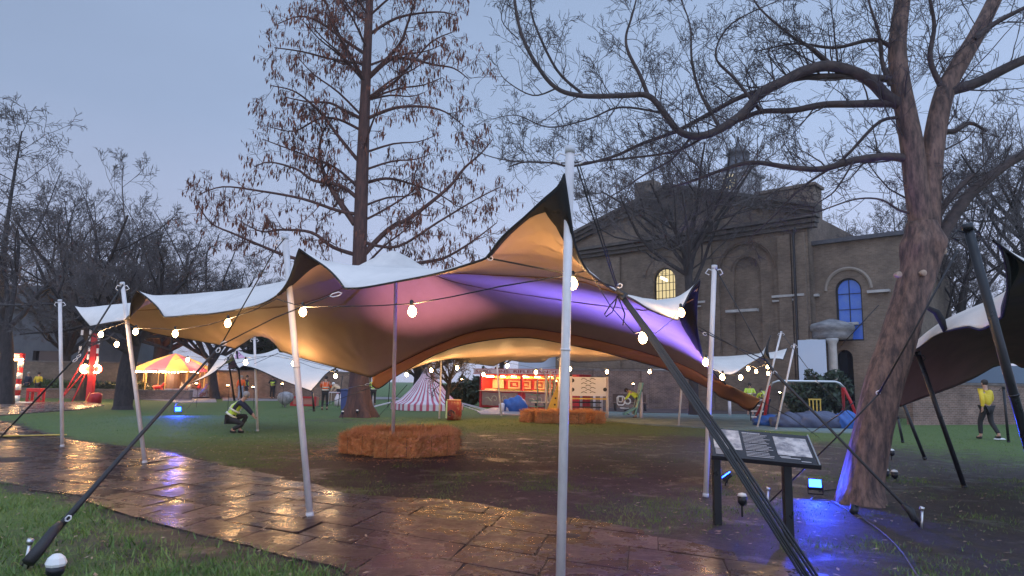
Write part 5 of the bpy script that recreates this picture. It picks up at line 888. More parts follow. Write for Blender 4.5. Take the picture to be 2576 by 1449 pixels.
# ------------------------------------------------------------------ straw bales in rings round the pole
def bale_mesh(seed):
    r = np.random.RandomState(seed); bm = bmesh.new(); bmesh.ops.create_cube(bm, size=1); bmesh.ops.subdivide_edges(bm, edges=bm.edges[:], cuts=11, use_grid_fill=True)
    for v in bm.verts:
        p = v.co; q_ = Vector((p.x * .88, p.y * .48, (p.z + .5) * .41)); k = abs(p.x) > .47; n_ = (vnoise(q_.x * 9 + seed, q_.z * 9 + q_.y * 7, .5) - .5) * .13
        rd = sum(max(0, abs(t_) - .42) * 2 for t_ in p); q_ = Vector((q_.x * (1 - rd * .10), q_.y * (1 - rd * .22), q_.z - rd * .04 * (1 if p.z > 0 else -.3)))
        for sx_ in (-.2, .2): q_ *= (1 - .0)
        q_ += Vector((q_.x, q_.y * 2, 0)).normalized() * float(n_); q_.z += float(n_) * .6
        if abs(abs(p.x) - .2) < .05: q_.y *= .95; q_.z *= .985
        v.co = q_
    me = bpy.data.meshes.new('straw'); bm.to_mesh(me); bm.free(); me.materials.append(M['straw']); me.polygons.foreach_set('use_smooth', [True] * len(me.polygons))
    st = MB(); rr = random.Random(seed); V = []; F = []                    # loose stalks
    for i in range(4200):
        f_ = rr.random(); x_ = rr.uniform(-.45, .45); y_ = rr.uniform(-.22, .22); z_ = rr.uniform(.0, .43)
        if f_ < .3: p = Vector((x_, y_ * 1.1, .43)); n_ = Vector((0, 0, 1))
        elif f_ < .55: p = Vector((x_, -.24, z_)); n_ = Vector((0, -1, 0))
        elif f_ < .8: p = Vector((x_, .24, z_)); n_ = Vector((0, 1, 0))
        else: s_ = rr.choice([-1, 1]); p = Vector((.44 * s_, y_, z_)); n_ = Vector((s_, 0, 0))
        d = (n_ * rr.uniform(.15, .8) + Vector((rr.gauss(0, .8), rr.gauss(0, .8), rr.gauss(0, .8)))).normalized() * rr.uniform(.05, .17); w_ = d.cross(Vector((rr.random(), rr.random(), rr.random()))).normalized() * .007; k = len(V); V += [p - d * .3 - w_ - n_ * .02, p - d * .3 + w_ - n_ * .02, p + d]; F.append((k, k + 1, k + 2))
    return me, V, F
M['stalk'] = mat('straw_stalk', (.66, .29, .1), .7, c2=(.85, .5, .22), scale=8)
BM = [bale_mesh(s) for s in (1, 2, 3)]; stm = []
for me, V, F in BM:
    m_ = bpy.data.meshes.new('loose_stalks'); m_.from_pydata([tuple(v) for v in V], [], F); m_.materials.append(M['stalk']); stm.append(m_)
strg = bpy.data.materials
def bale(x, y, rz, label, k, grp):
    o = thing('straw_bale', label, 'straw bale', (x, y, gz(x, y) + .005), rz, grp); a = bpy.data.objects.new('straw', BM[k][0]); COL.objects.link(a); a.parent = o; b_ = bpy.data.objects.new('loose_stalks', stm[k]); COL.objects.link(b_); b_.parent = o
    s = MB(); [s.tube([(sx_, -.25, .02), (sx_, -.25, .41), (sx_, 0, .435), (sx_, .25, .41), (sx_, .25, .02)], .004, 4) for sx_ in (-.2, .2)]; s.build('twine', M['wood'], o)
cxr, cyr = pc.x + .03, pc.y + .05
RG = [(-.80, -.55, -28), (.22, -1.0, 3), (1.02, -.62, 40), (1.22, .3, 84), (.72, 1.02, 14), (-.3, 1.0, -6), (-.92, .45, 76)]
NM = ['straw bale at the near left corner of the front ring', 'straw bale in the middle of the near side of the front ring', 'straw bale at the near right of the front ring', 'straw bale closing the right side of the front ring', 'straw bale at the far right of the front ring', 'straw bale at the back of the front ring behind the pole', 'straw bale at the far left of the front ring']
for i, (x, y, a) in enumerate(RG): bale(cxr + x * .84 + .02, cyr + .38 + y * 1.2, R(a), NM[i], i % 3, 'straw bales ringed round the centre pole')
c2 = G(1414, 1063)
RG2 = [(-1.25, -.3, 55), (-.62, -.8, 2), (.42, -.85, -3), (1.3, -.35, -55), (1.0, .65, 50), (0, .95, 0), (-1.0, .65, -45)]
NM2 = ['left end', 'front left', 'front right', 'right end', 'back right', 'back middle', 'back left']
for i, (x, y, a) in enumerate(RG2): bale(c2.x + x * .98, c2.y + .6 + y * 1.1, R(a), 'straw bale at the %s of the farther ring by the climbing frame' % NM2[i], (i + 1) % 3, 'straw bales of the farther ring')
# ------------------------------------------------------------------ information board
ib = thing('information_board', 'sloping black information board with grey pictures and white text on two legs', 'information board', ((G(1805, 1318) + G(1985, 1356)) / 2))
q4 = [P(1803, 1078, 7.75), P(2057, 1100, 7.55), P(2036, 1168, 7.05), P(1769, 1143, 7.25)]; ctr = sum(q4, Vector()) / 4
ex = (q4[1] - q4[0] + q4[2] - q4[3]).normalized(); ey = (q4[0] - q4[3] + q4[1] - q4[2]); ey = (ey - ex * ey.dot(ex)).normalized(); en = ex.cross(ey); Wd = ((q4[1] - q4[0]).length + (q4[2] - q4[3]).length) / 2; Hd = ((q4[0] - q4[3]).length + (q4[1] - q4[2]).length) / 2
BMx = Matrix((ex, ey, en)).transposed(); c0 = ctr - ib.location
def bb(s, u, v, w_, h_, z, t=.002, mi=0): s.box(c0 + BMx @ Vector(((u - .5) * Wd, (v - .5) * Hd, z)), (w_ * Wd, h_ * Hd, t), BMx, mi)
s = MB(); bb(s, .5, .5, 1, 1, -.015, .03); bb(s, .5, -.01, 1.02, .03, -.01, .05); o = s.build('panel', mat('panel_black', (.02, .02, .024), .25), ib); bevel(o, .004)
s = MB(); bb(s, .997, .5, .012, 1.0, .008, .012); s.build('edge_trim', M['steel'], ib)
def greypic(nm, sc): return mat(nm, (.55, .53, .52), .3, c2=(.16, .16, .18), scale=sc, lo=.42, hi=.58)
s = MB(); bb(s, .17, .62, .27, .68, .002); s.build('left_picture', greypic('old_photo_left', 5), ib)
s = MB(); bb(s, .8, .55, .32, .62, .002); s.build('right_picture', greypic('old_photo_right', 6), ib)
s = MB(); r = random.Random(4); v = .90
for k in range(17):
    h_ = .028 if k == 0 else .013; L = .17 if k == 0 else r.uniform(.2, .255)
    if k in (8, 13): v -= .02
    u = .335
    while u < .335 + L: w_ = r.uniform(.012, .03); bb(s, u + w_ / 2, v, w_ * 1.02 if r.random() < .8 else w_ * .8, h_, .0025); u += w_
    v -= .047
for (u0, v_, L) in ((.65, .19, .1), (.66, .155, .18), (.84, .08, .09)): bb(s, u0 + L / 2, v_, L, .02, .0025)
for k in range(6): bb(s, .09, .25 - k * .03, .1, .012, .0025)
s.build('caption_text', mat('board_text', (.4, .4, .42), .5), ib)
for (x, y) in ((1805, 1318), (1985, 1356)):
    b_ = G(x, y); b_.z = -.1; tt = b_.copy(); tt.z = 0; pu = ((b_ - ctr).dot(ex)); tp_ = ctr + ex * pu - en * .03; s = MB(); mid = Vector((b_.x, b_.y, tp_.z - .02)); s.box(((b_ + mid) / 2) - ib.location, (.085, .085, mid.z - b_.z)); o = s.build('leg', M['blackmetal'], ib); bevel(o, .006)

V = []; F = []
for (cx_, cy_, n_) in ((cxr, cyr, 1500), (c2.x, c2.y + .6, 700)):
    for i in range(n_):
        a = rnd.uniform(0, 6.28); r_ = 1.45 + abs(rnd.gauss(0, .35)) if rnd.random() < .7 else rnd.uniform(.1, .9); x_ = cx_ + r_ * math.cos(a); y_ = cy_ + r_ * math.sin(a); p = Vector((x_, y_, gz(x_, y_) + .01)); b_ = rnd.uniform(0, 6.28); d = Vector((math.cos(b_), math.sin(b_), rnd.uniform(0, .3))) * rnd.uniform(.04, .1); w_ = Vector((-d.y, d.x, 0)).normalized() * .004; k = len(V); V += [p - d - w_, p - d + w_, p + d + w_ * .5, p + d - w_ * .5]; F.append((k, k + 1, k + 2, k + 3))
tag(npmesh('straw_litter', [tuple(v) for v in V], F, M['stalk']), kind='stuff', label='loose straw scattered on the mud round the straw bale rings', cat='straw')
# ------------------------------------------------------------------ people
def skin_mesh(name, V, E_, Rr, m, parent, sub=1):
    me = bpy.data.meshes.new(name); me.from_pydata([tuple(v) for v in V], E_, []); o = bpy.data.objects.new(name, me); COL.objects.link(o)
    k = o.modifiers.new('skin', 'SKIN'); k.use_smooth_shade = True; k.branch_smoothing = .4
    for i, r_ in enumerate(Rr): me.skin_vertices[0].data[i].radius = (r_[0], r_[1]) if isinstance(r_, tuple) else (r_, r_)
    me.skin_vertices[0].data[0].use_root = True
    k = o.modifiers.new('sub', 'SUBSURF'); k.levels = k.render_levels = sub
    dg = bpy.context.evaluated_depsgraph_get(); nm = bpy.data.meshes.new_from_object(o.evaluated_get(dg)); bpy.data.objects.remove(o); bpy.data.meshes.remove(me)
    nm.name = name; nm.materials.clear(); nm.materials.append(m); nm.polygons.foreach_set('material_index', [0] * len(nm.polygons)); nm.polygons.foreach_set('use_smooth', [True] * len(nm.polygons)); r = bpy.data.objects.new(name, nm); COL.objects.link(r); r.parent = parent; return r
STAND = dict(pel=(0, 0, .93), wst=(0, .01, 1.06), chs=(0, 0, 1.27), nk=(0, -.01, 1.46), hd=(0, .02, 1.60), tp=(0, .02, 1.68), shL=(-.185, 0, 1.39), shR=(.185, 0, 1.39), elL=(-.25, -.04, 1.12), elR=(.25, -.04, 1.12), wrL=(-.24, .08, .88), wrR=(.24, .08, .88), hpL=(-.09, 0, .88), hpR=(.09, 0, .88), knL=(-.11, .03, .49), knR=(.11, .03, .49), anL=(-.12, 0, .08), anR=(.12, 0, .08))
WALK = dict(STAND, knL=(-.1, .16, .50), anL=(-.1, .16, .09), knR=(.1, -.02, .50), anR=(.1, -.26, .13), elL=(-.26, -.12, 1.14), wrL=(-.25, -.08, .9), elR=(.26, .03, 1.14), wrR=(.24, .2, .96))
REACH = dict(STAND, elL=(-.26, .12, 1.16), wrL=(-.16, .34, 1.14), elR=(.26, .12, 1.16), wrR=(.16, .34, 1.12), hd=(0, .06, 1.585), tp=(0, .08, 1.665))
CROUCH = dict(pel=(0, -.12, .42), wst=(0, -.06, .56), chs=(0, .10, .78), nk=(0, .22, .95), hd=(0, .30, 1.06), tp=(0, .33, 1.13), shL=(-.18, .14, .90), shR=(.18, .14, .90), elL=(-.2, .36, .70), elR=(.2, .36, .70), wrL=(-.1, .52, .52), wrR=(.1, .52, .5), hpL=(-.1, -.1, .40), hpR=(.1, -.1, .40), knL=(-.16, .34, .50), knR=(.16, .30, .26), anL=(-.14, .14, .08), anR=(.14, -.04, .1))
BEND = dict(STAND, pel=(0, -.12, .90), wst=(0, -.02, 1.0), chs=(0, .16, 1.12), nk=(0, .32, 1.22), hd=(0, .42, 1.24), tp=(0, .49, 1.27), shL=(-.18, .24, 1.18), shR=(.18, .24, 1.18), elL=(-.2, .38, .96), elR=(.2, .38, .96), wrL=(-.12, .52, .82), wrR=(.12, .52, .82), hpL=(-.09, -.12, .86), hpR=(.09, -.12, .86))
def person(label, x, y, rz, pose, coat, trousers='darkcloth', hair='hair', vest=None, h=1.0, d=None, bare=False, hat=None, stripes=True, z0=0, face_grp=None):
    b = G(x, y) if d is None else P(x, y, d); b.z = z0; o = thing('person', label, 'person', b, rz, face_grp); J = {k: Vector(v) * h for k, v in pose.items()}
    V, E_, Rr = [], [], []
    def chain(names, rad, start=None, W=None):
        W = W or (V, E_, Rr); k0 = start
        for n_, r_ in zip(names, rad):
            W[0].append(J[n_] if isinstance(n_, str) else n_); W[2].append(r_ if isinstance(r_, tuple) else r_ * h)
            if k0 is not None: W[1].append((k0, len(W[0]) - 1))
            k0 = len(W[0]) - 1
        return k0
    chain(['pel', 'wst', 'chs', 'nk'], [.115, .105, .125, .052]); hdi = chain(['hd', 'tp'], [.082, .062], 3)
    hands = MB()
    for s in 'LR':
        sg = -1 if s == 'L' else 1
        chain(['sh' + s, 'el' + s, 'wr' + s], [.058, .042, .028], 2); fw = (J['wr' + s] - J['el' + s]).normalized(); sd = fw.cross(Vector((0, 1, .2))).normalized(); up = sd.cross(fw)
        pm = J['wr' + s] + fw * .075 * h; chain([pm], [(.034 * h, .018 * h)], len(V) - 1)
        for k in range(4):                                  # four curled fingers and a thumb off the side of the palm
            q0 = J['wr' + s] + fw * .08 + sd * (k - 1.5) * .017; L = (.07, .078, .073, .058)[k]; q1 = q0 + fw * L * .5 + up * .006; q2 = q1 + fw * L * .35 + up * .02; hands.tube([q0, q1, q2], [.009, .008, .006], 6)
        q0 = J['wr' + s] + fw * .03 + sd * .026 * -sg; hands.tube([q0, q0 + fw * .03 - sd * .02 * sg, q0 + fw * .055 - sd * .022 * sg], [.011, .009, .007], 6)
        chain(['hp' + s, 'kn' + s, 'an' + s], [.085, .055, .042], 0); an = J['an' + s]; chain([an + Vector((0, .12, -.035)) * h], [(.035 * h, .03 * h)], len(V) - 1)
    body = skin_mesh('body', V, E_, Rr, M['skin'], o); hd = J['hd']; ax = (J['tp'] - J['hd']).normalized(); fr = Vector((0, 1, 0)); fr = (fr - ax * fr.dot(ax)).normalized(); sd = fr.cross(ax)
    f = MB(); f.v, f.f, f.m, f.n = list(hands.v), list(hands.f), list(hands.m), hands.n
    f.tube([hd + fr * .07 + ax * .03, hd + fr * .098 - ax * .005, hd + fr * .08 - ax * .015], [.008, .014, .01], 6); f.tube([hd + fr * .074 - ax * .04 - sd * .02, hd + fr * .084 - ax * .042, hd + fr * .074 - ax * .04 + sd * .02], .006, 5)
    for s in (-1, 1): f.lathe(hd + fr * .072 + sd * .03 * s + ax * .018, [(.004, -.01), (.012, 0), (.004, .01)], 8); f.lathe(hd + sd * .088 * s * h - fr * .005, [(.008, -.025), (.018, 0), (.01, .03)], 8)
    # join face and hands into the one body mesh
    bmj = bmesh.new(); bmj.from_mesh(body.data); tmp = bpy.data.meshes.new('t'); tmp.from_pydata(f.v, [], f.f); bmj.from_mesh(tmp); bmj.to_mesh(body.data); bmj.free(); bpy.data.meshes.remove(tmp)
    hr = MB(); q_ = Matrix((sd, fr, ax)).transposed(); hr.lathe(hd + ax * .03 * h - fr * .018, [(.07, -.07), (.096, -.03), (.1, .02), (.088, .065), (.05, .095), (.01, .105)], 14, ax=q_); hr.build('hair' if not hat else 'hat', M[hat or hair], o, True)
    # clothes: own continuous surfaces a little outside the body
    W = ([], [], []); chain(['pel', 'wst', 'chs'], [.145, .135, .155], None, W); nk_ = J['nk'] + (J['chs'] - J['nk']) * .25; chain([nk_], [.08], 2, W)
    for s in 'LR': chain(['sh' + s, 'el' + s, J['wr' + s].lerp(J['el' + s], .12 if not bare else .85)], [.078, .06, .043], 2, W)
    skin_mesh('jacket', *W, M[coat], o)
    W = ([], [], []); chain(['pel'], [.135], None, W)
    for s in 'LR': chain(['hp' + s, 'kn' + s, J['an' + s].lerp(J['kn' + s], .1 if not bare else .85)], [.1, .072, .055], 0, W)
    skin_mesh('trousers', *W, M[trousers], o)
    for s in 'LR':
        an = J['an' + s]; W = ([], [], []); chain([an + Vector((0, -.03, -.03)) * h, an + Vector((0, .06, -.045)) * h, an + Vector((0, .16, -.05)) * h], [.045, .045, .034], None, W); skin_mesh('shoe', *W, M['shoe'], o)
    if vest:
        W = ([], [], []); w1 = J['pel'].lerp(J['wst'], .3); chain([w1, 'wst', 'chs'], [.165, .155, .172], None, W); chain([nk_], [.085], 2, W)
        for s in 'LR': chain([J['sh' + s].lerp(J['chs'], .1)], [.085], 2, W)
        vo = skin_mesh('vest', *W, M[vest], o)
        if stripes:
            a = (J['chs'] - J['pel']).normalized(); qq = a.to_track_quat('Z', 'Y').to_matrix(); st = MB()
            for t_ in (.25, .62): c_ = J['pel'].lerp(J['chs'], t_); rr_ = .172 * h; st.lathe(c_, [(rr_, -.025), (rr_ + .004, 0), (rr_, .025)], 18, ax=qq)
            st.build('reflective_stripe', M['reflect'], vo, True)
            ss = MB()
            for sx_ in (-1, 1): p1 = J['chs'] + Vector((sx_ * .1 * h, 0, 0)); up_ = a * .12; ss.tube([J['pel'].lerp(J['chs'], .62) + Vector((sx_ * .1, -.155, 0)) * h, p1 + Vector((0, -.165, .02)) * h, p1 + a * .17 * h + Vector((0, -.04, 0)), p1 + Vector((0, .165, .02)) * h, J['pel'].lerp(J['chs'], .62) + Vector((sx_ * .1, .155, 0)) * h], .02, 5, flat=.4)
            ss.build('reflective_stripe', M['reflect'], vo, True)
    return o
person('worker crouching on the lawn in dark clothes and a lime hi-vis vest', 588, 1052, R(-75), CROUCH, 'navy', 'darkcloth', 'hairgrey', 'hivisy', d=20)
person('person in a long orange hi-vis coat and pale jeans by the black tent poles', 604, 1007, R(10), STAND, 'hiviso', 'jean', 'hairgrey', 'hiviso', stripes=False)
person('person in dark clothes and lime vest standing just right of the orange coat', 618, 1007, R(-60), STAND, 'navy', 'darkcloth', 'hair', 'hivisy', stripes=False)
person('person in an open lime hi-vis vest over black facing us on the far footpath', 684, 1004, R(175), REACH, 'darkcloth', 'darkcloth', 'hair', 'hivisy', stripes=False)
person('worker in an orange hi-vis vest with silver bands, back turned, left of the redwood', 816, 1031, R(5), REACH, 'hiviso', 'darkcloth', 'hair', 'hiviso')
person('person in a pale grey hat behind the tables left of the redwood', 850, 1018, R(60), BEND, 'cream', 'navy', 'hair', None, hat='whitecap')
person('person in a striped yellow vest half hidden by the tent tip right of the redwood', 938, 1021, R(30), REACH, 'hivisy', 'darkcloth', 'hair', 'hivisy')
person('person bending over the teal play equipment in a lime vest', 1600, 1052, R(80), BEND, 'hivisy', 'darkcloth', 'hair', 'hivisy', stripes=False)
person('worker in shorts and lime vest behind the folded corner of the big tent', 1888, 1046, R(160), REACH, 'hivisy', 'darkcloth', 'hair', 'hivisy', bare=True)
person('worker in a lime vest and jeans bending beside the red swing leg', 1926, 1056, R(10), dict(BEND, hd=(0, .30, 1.30), tp=(0, .34, 1.36), nk=(0, .2, 1.32), chs=(0, .08, 1.2)), 'hivisy', 'navy', 'hair', 'hivisy')
person('worker in a yellow hi-vis vest and black trousers walking away at the far right', 2488, 1106, R(15), WALK, 'yellowcoat', 'darkcloth', 'hair', 'yellowcoat', h=1.1, stripes=False)
person('person in a bright yellow coat with dark hair, back turned, at far left', 93, 990, R(5), STAND, 'yellowcoat', 'darkcloth', 'hair', d=47.8)
person('person in dark blue with a grey scarf beside the yellow coat', 67, 988, R(170), STAND, 'navy', 'navy', 'hairgrey', d=48)
person('child in a dark coat leaning on the rifle range counter', 1347, 1024, R(0), REACH, 'darkcloth', 'darkcloth', 'hair', h=.97)
# ------------------------------------------------------------------ fairground
def place(o, x, y): p = G(x, y); o.location = (p.x, p.y, 0); return p.y / FPX
M['striper'] = mat('red_stripe_canvas', (.45, .09, .15), .7); M['canvas'] = mat('white_canvas', (.72, .66, .7), .7, c2=(.6, .56, .6), scale=3)
M['pinkc'] = mat('pink_canvas', (.72, .22, .4), .7); M['goldc'] = mat('gold_canvas', (.85, .62, .26), .7)
for k_ in ('pinkc', 'goldc'):
    t = M[k_].node_tree; pb = t.nodes['Principled BSDF']; tb = t.nodes.new('ShaderNodeBsdfTranslucent'); tb.inputs[0].default_value = pb.inputs['Base Color'].default_value; mxs = t.nodes.new('ShaderNodeMixShader'); mxs.inputs[0].default_value = .45; ot = t.nodes['Material Output']; t.links.new(pb.outputs[0], mxs.inputs[1]); t.links.new(tb.outputs[0], mxs.inputs[2]); t.links.new(mxs.outputs[0], ot.inputs[0])
# carousel
cp = P(433, 999, 51); s = 51 / FPX; ca = thing('carousel', 'small carousel with pink and gold striped canvas roof and rows of bulbs', 'carousel', (cp.x, 51, 0)); zc = lambda y: 1.6 + (945 - y) * s
Rr_ = 96 * s; ze, za_ = zc(929), zc(889); n = 12
for kk, (m_, nm) in enumerate((('pinkc', 'pink_roof_panel'), ('goldc', 'gold_roof_panel'))):
    q_ = MB()
    for k in range(kk, n, 2):
        a0, a1 = 2 * math.pi * (k + .5) / n, 2 * math.pi * (k + 1.5) / n
        for j in range(6):
            r0, r1 = j / 6, (j + 1) / 6; zf = lambda t: za_ + (ze - za_) * t + .10 * math.sin(math.pi * t); V_ = [(Rr_ * r_ * math.cos(a), Rr_ * r_ * math.sin(a), zf(r_)) for r_ in (r0, r1) for a in (a0, a1)]; q_.add([V_[0], V_[2], V_[3], V_[1]], [(0, 1, 2, 3)])
        V_ = [(Rr_ * math.cos(a), Rr_ * math.sin(a), z) for z in (ze, ze - .16) for a in (a0, a1)]; q_.add([V_[0], V_[2], V_[3], V_[1]], [(0, 1, 2, 3)])
    q_.build('roof_panel', M[m_], ca)
for k in range(n):
    a = 2 * math.pi * (k + .5) / n; q_ = MB(); q_.tube([(Rr_ * .94 * math.cos(a), Rr_ * .94 * math.sin(a), .3), (Rr_ * .94 * math.cos(a), Rr_ * .94 * math.sin(a), ze)], .045, 8); q_.build('post', M['goldc'], ca, True)
lb = bpy.data.meshes.new('b'); q_ = MB(); q_.lathe((0, 0, 0), [(.01, -.05), (.05, 0), (.01, .05)], 6); bo = q_.build('bulb', M['bulbfar'], ca)
for k in range(44):
    a = math.pi + math.pi * k / 43 if k < 30 else rnd.uniform(0, 6.28); b_ = bo if k == 0 else bo.copy(); 
    if k: COL.objects.link(b_)
    b_.parent = ca; b_.location = (Rr_ * .97 * math.cos(a), Rr_ * .97 * math.sin(a), ze - .22)
q_ = MB(); q_.lathe((0, 0, 0), [(Rr_ * .97, 0), (Rr_ * .97, .26), (Rr_ * .9, .3)], 24); q_.lathe((0, 0, .3), [(.5, 0), (.5, ze - .4)], 12); q_.build('platform', M['wood'], ca)
fe = MB()
for k in range(n):
    a0, a1 = 2 * math.pi * (k + .5) / n, 2 * math.pi * (k + 1.5) / n
    if 2.6 < a0 % 6.28 < 4.9: continue
    p0 = Vector((Rr_ * 1.0 * math.cos(a0), Rr_ * math.sin(a0), 0)); p1 = Vector((Rr_ * math.cos(a1), Rr_ * math.sin(a1), 0)); M_ = Matrix.Rotation(math.atan2((p1 - p0).y, (p1 - p0).x), 3, 'Z'); fe.box((p0 + p1) / 2 + Vector((0, 0, .42)), ((p1 - p0).length, .04, .6), M_)
fe.build('painted_panel', mat('painted_scroll', (.62, .52, .5), .5, c2=(.35, .16, .12), scale=4, lo=.5, hi=.58), ca)
hh = MB()
for k in range(6):                                          # riding horses
    a = 2 * math.pi * k / 6 + .4; c_ = Vector((Rr_ * .62 * math.cos(a), Rr_ * .62 * math.sin(a), .8)); t_ = Vector((-math.sin(a), math.cos(a), 0)); hs = MB(); hs.tube([c_ - t_ * .35, c_ - t_ * .1, c_ + t_ * .3], [.1, .15, .13], 8); hs.tube([c_ + t_ * .28, c_ + t_ * .45 + Vector((0, 0, .28))], [.1, .06], 7); hs.tube([c_ + t_ * .42 + Vector((0, 0, .3)), c_ + t_ * .62 + Vector((0, 0, .18))], [.06, .035], 6)
    for sx_ in (-.28, .26):
        for sd_ in (-.06, .06): q0 = c_ + t_ * sx_ + Vector((math.cos(a), math.sin(a), 0)) * sd_; hs.tube([q0, q0 + t_ * .1 + Vector((0, 0, -.22)), q0 + t_ * .02 + Vector((0, 0, -.4))], [.045, .03, .025], 5)
    ho = hs.build('horse', M['canvas' if k % 2 else 'red'], ca, True); br = MB(); br.tube([c_ + Vector((0, 0, -.5)), c_ + Vector((0, 0, 1.1))], .018, 6); br.build('horse_pole', M['goldc'], ho)
L = bpy.data.lights.new('lamp', 'POINT'); L.energy = 55; L.color = (1, .85, .75); L.shadow_soft_size = .3; lo = bpy.data.objects.new('lamp', L); COL.objects.link(lo); lo.parent = ca; lo.location = (0, -.9, 1.6)
q_ = MB(); [q_.tube([(x_, -.9, 1.95), (x_ + .5, -.9, 1.95)], .05, 6) for x_ in (-1.4, -.6, .9, 1.6)]; q_.build('strip_light', M['bulbfar'], ca)
# striking tower
hs = G(225, 1012); hs.z = 0; s = hs.y / FPX; st_ = thing('high_striker', 'tall red strength tester tower with rings of bulbs and white figures', 'fairground game', hs); zt = lambda y: (1012 - y) * s
q_ = MB(); q_.box((0, 0, zt(822) / 2), (.34, .28, zt(822))); o = q_.build('tower', M['red'], st_); bevel(o, .02)
q_ = MB()
for (x0, x1) in ((-38, -10), (-70, -12)): q_.tube([((x0) * s, -.2, 0), ((x1) * s, 0, zt(925))], .035, 6)
q_.tube([(-60 * s, -.5, 0), (-8 * s, 0, zt(870))], .035, 6); q_.build('brace', M['red'], st_)
for sx_ in (-1, 1):
    for k in range(9):
        a = R(60 + k * 30) if sx_ < 0 else R(-60 + k * 30 - 60); q_ = MB(); q_.lathe((sx_ * 15 * s + math.cos(a) * 9 * s, -.2, zt(930) + math.sin(a) * 9 * s * 1.0), [(.01, -.06), (.065, 0), (.01, .06)], 8); q_.build('bulb', M['bulbfar'], st_, True)
[MB().lathe((sx_ * 15 * s, 0, zt(930)), [(10 * s, -.05), (10 * s, .05)], 14, ax=Matrix.Rotation(R(90), 3, 'X')).build('side_wheel', M['red'], st_) for sx_ in (-1, 1)]
q_ = MB()
for (x, y) in ((-11, 838), (-12, 855), (11, 850), (12, 862), (-10, 880), (11, 885), (-11, 900), (13, 905), (11, 915), (-32, 840), (-33, 880), (-33, 890)): q_.box((x * s, -.12, zt(y)), (.12, .05, .3))
q_.build('number_plate', M['white'], st_)
q_ = thing('striker_pad', 'red striking block with a mallet leaning on it beside the tower foot', 'fairground game', G(240, 1014)); b_ = MB(); b_.lathe((0, 0, 0), [(.30, 0), (.32, .45), (.26, .55), (.1, .58)], 14); b_.build('block', M['red'], q_, True); b_ = MB(); b_.tube([(-.55, -.1, 0), (-.3, -.1, .6)], .02, 6); b_.lathe((-.55, -.1, .02), [(.07, -.02), (.07, .12)], 10, ax=Matrix.Rotation(R(60), 3, 'Y')); b_.build('mallet', M['goldc'], q_)
# striped-post stall at far left
gs = G(42, 1012); gs.z = 0; s = gs.y / FPX; go = thing('game_stall', 'left edge game stall with red and white striped post and lit white sign', 'market stall', gs); zg = lambda y: (1012 - y) * s
q_ = MB(); q_.tube([(0, 0, 0), (0, 0, zg(895))], .13, 12); q_.build('post', M['red'], go, True)
q_ = MB()
for k in range(4): z = .05 + k * zg(895) / 4.2; q_.tube([(0, 0, z), (0, 0, z + zg(895) / 8)], .137, 12)
q_.build('white_band', M['white'], go, True)
q_ = MB(); q_.tube([(-36 * s, -.2, 0), (-2 * s, 0, zg(975))], .09, 6); q_.build('brace', M['red'], go)
q_ = MB(); q_.box((-38 * s, 0, zg(898)), (84 * s, .3, 14 * s)); q_.build('sign_board', M['red'], go); q_ = MB(); q_.box((-40 * s, -.16, zg(897)), (78 * s, .02, 9 * s)); q_.build('sign_panel', mat('sign_cream', (.7, .6, .55), .5, c2=(.35, .3, .32), scale=3, lo=.5, hi=.55, stretch=(2, 1, 1)), go)
q_ = MB()
for x_ in (-66, -58, -36, -28, -20, -6, -2, 4): q_.tube([(x_ * s - .12, -.18, zg(907)), (x_ * s + .12, -.18, zg(907))], .06, 6)
q_.build('strip_light', M['bulbfar'], go)
L = bpy.data.lights.new('lamp', 'POINT'); L.energy = 120; L.color = (1, .6, .28); L.shadow_soft_size = .2; lo = bpy.data.objects.new('lamp', L); COL.objects.link(lo); lo.parent = go; lo.location = (-.8, -.7, zg(912))
[MB().lathe((x_ * s, y_, .02), [(.22, 0), (.22, .03)], 14).build('ground_disc', M['white'], go) for x_, y_ in ((-34, -1), (-20, -.3), (0, -.8), (18, -.2), (28, -.9), (46, -.4), (55, -1.1))]
rs_ = thing('barrel_stool', 'red wooden box stool with cut-out sides beside the striped post', 'stool', G(88, 1012)); q_ = MB(); s = G(88, 1012).y / FPX
q_.box((0, 0, 30 * s), (34 * s, .5, 9 * s)); [q_.box((x_ * s, y_, 13 * s), (6 * s, .08, 26 * s)) for x_ in (-14, 14) for y_ in (-.2, .2)]; q_.box((0, 0, 3 * s), (30 * s, .45, 3 * s)); o = q_.build('seat', M['red'], rs_); bevel(o, .02)
# bell tent
bt_ = thing('bell_tent', 'red and white striped bell tent behind the straw bales', 'tent', G(1074, 1030)); D_ = G(1074, 1030).y; s = D_ / FPX; bt_.location.z = 0; Hh = (1024 - 919) * s; Wr = 90 * s; nb = 72
q_ = MB(); prof = [(.0, Hh, 0), (.09, Hh * .95, 0), (.25, Hh * .72, .0), (.5, Hh * .44, .0), (.78, Hh * .22, 0), (1.0, Hh * .14, 0), (1.0, 0, 0)]
for k in range(nb):
    a0, a1 = [2 * math.pi * (i_ + (.14 if i_ % 2 else 0)) / nb for i_ in (k, k + 1)]
    ra = [1 - .03 * abs(math.sin(a_ * 6)) for a_ in (a0, a1)]
    for j in range(len(prof) - 1):
        V_ = [(Wr * p_[0] * r_ * math.cos(a), Wr * p_[0] * r_ * math.sin(a), p_[1] - (.04 * abs(math.sin(a * 6)) * p_[0] if j > 0 and p_[1] > Hh * .2 else 0)) for p_ in (prof[j], prof[j + 1]) for a, r_ in zip((a0, a1), ra)]; q_.add([V_[0], V_[2], V_[3], V_[1]], [(0, 1, 2, 3)], k % 2)
q_.build('canvas', [M['canvas'], M['striper']], bt_)
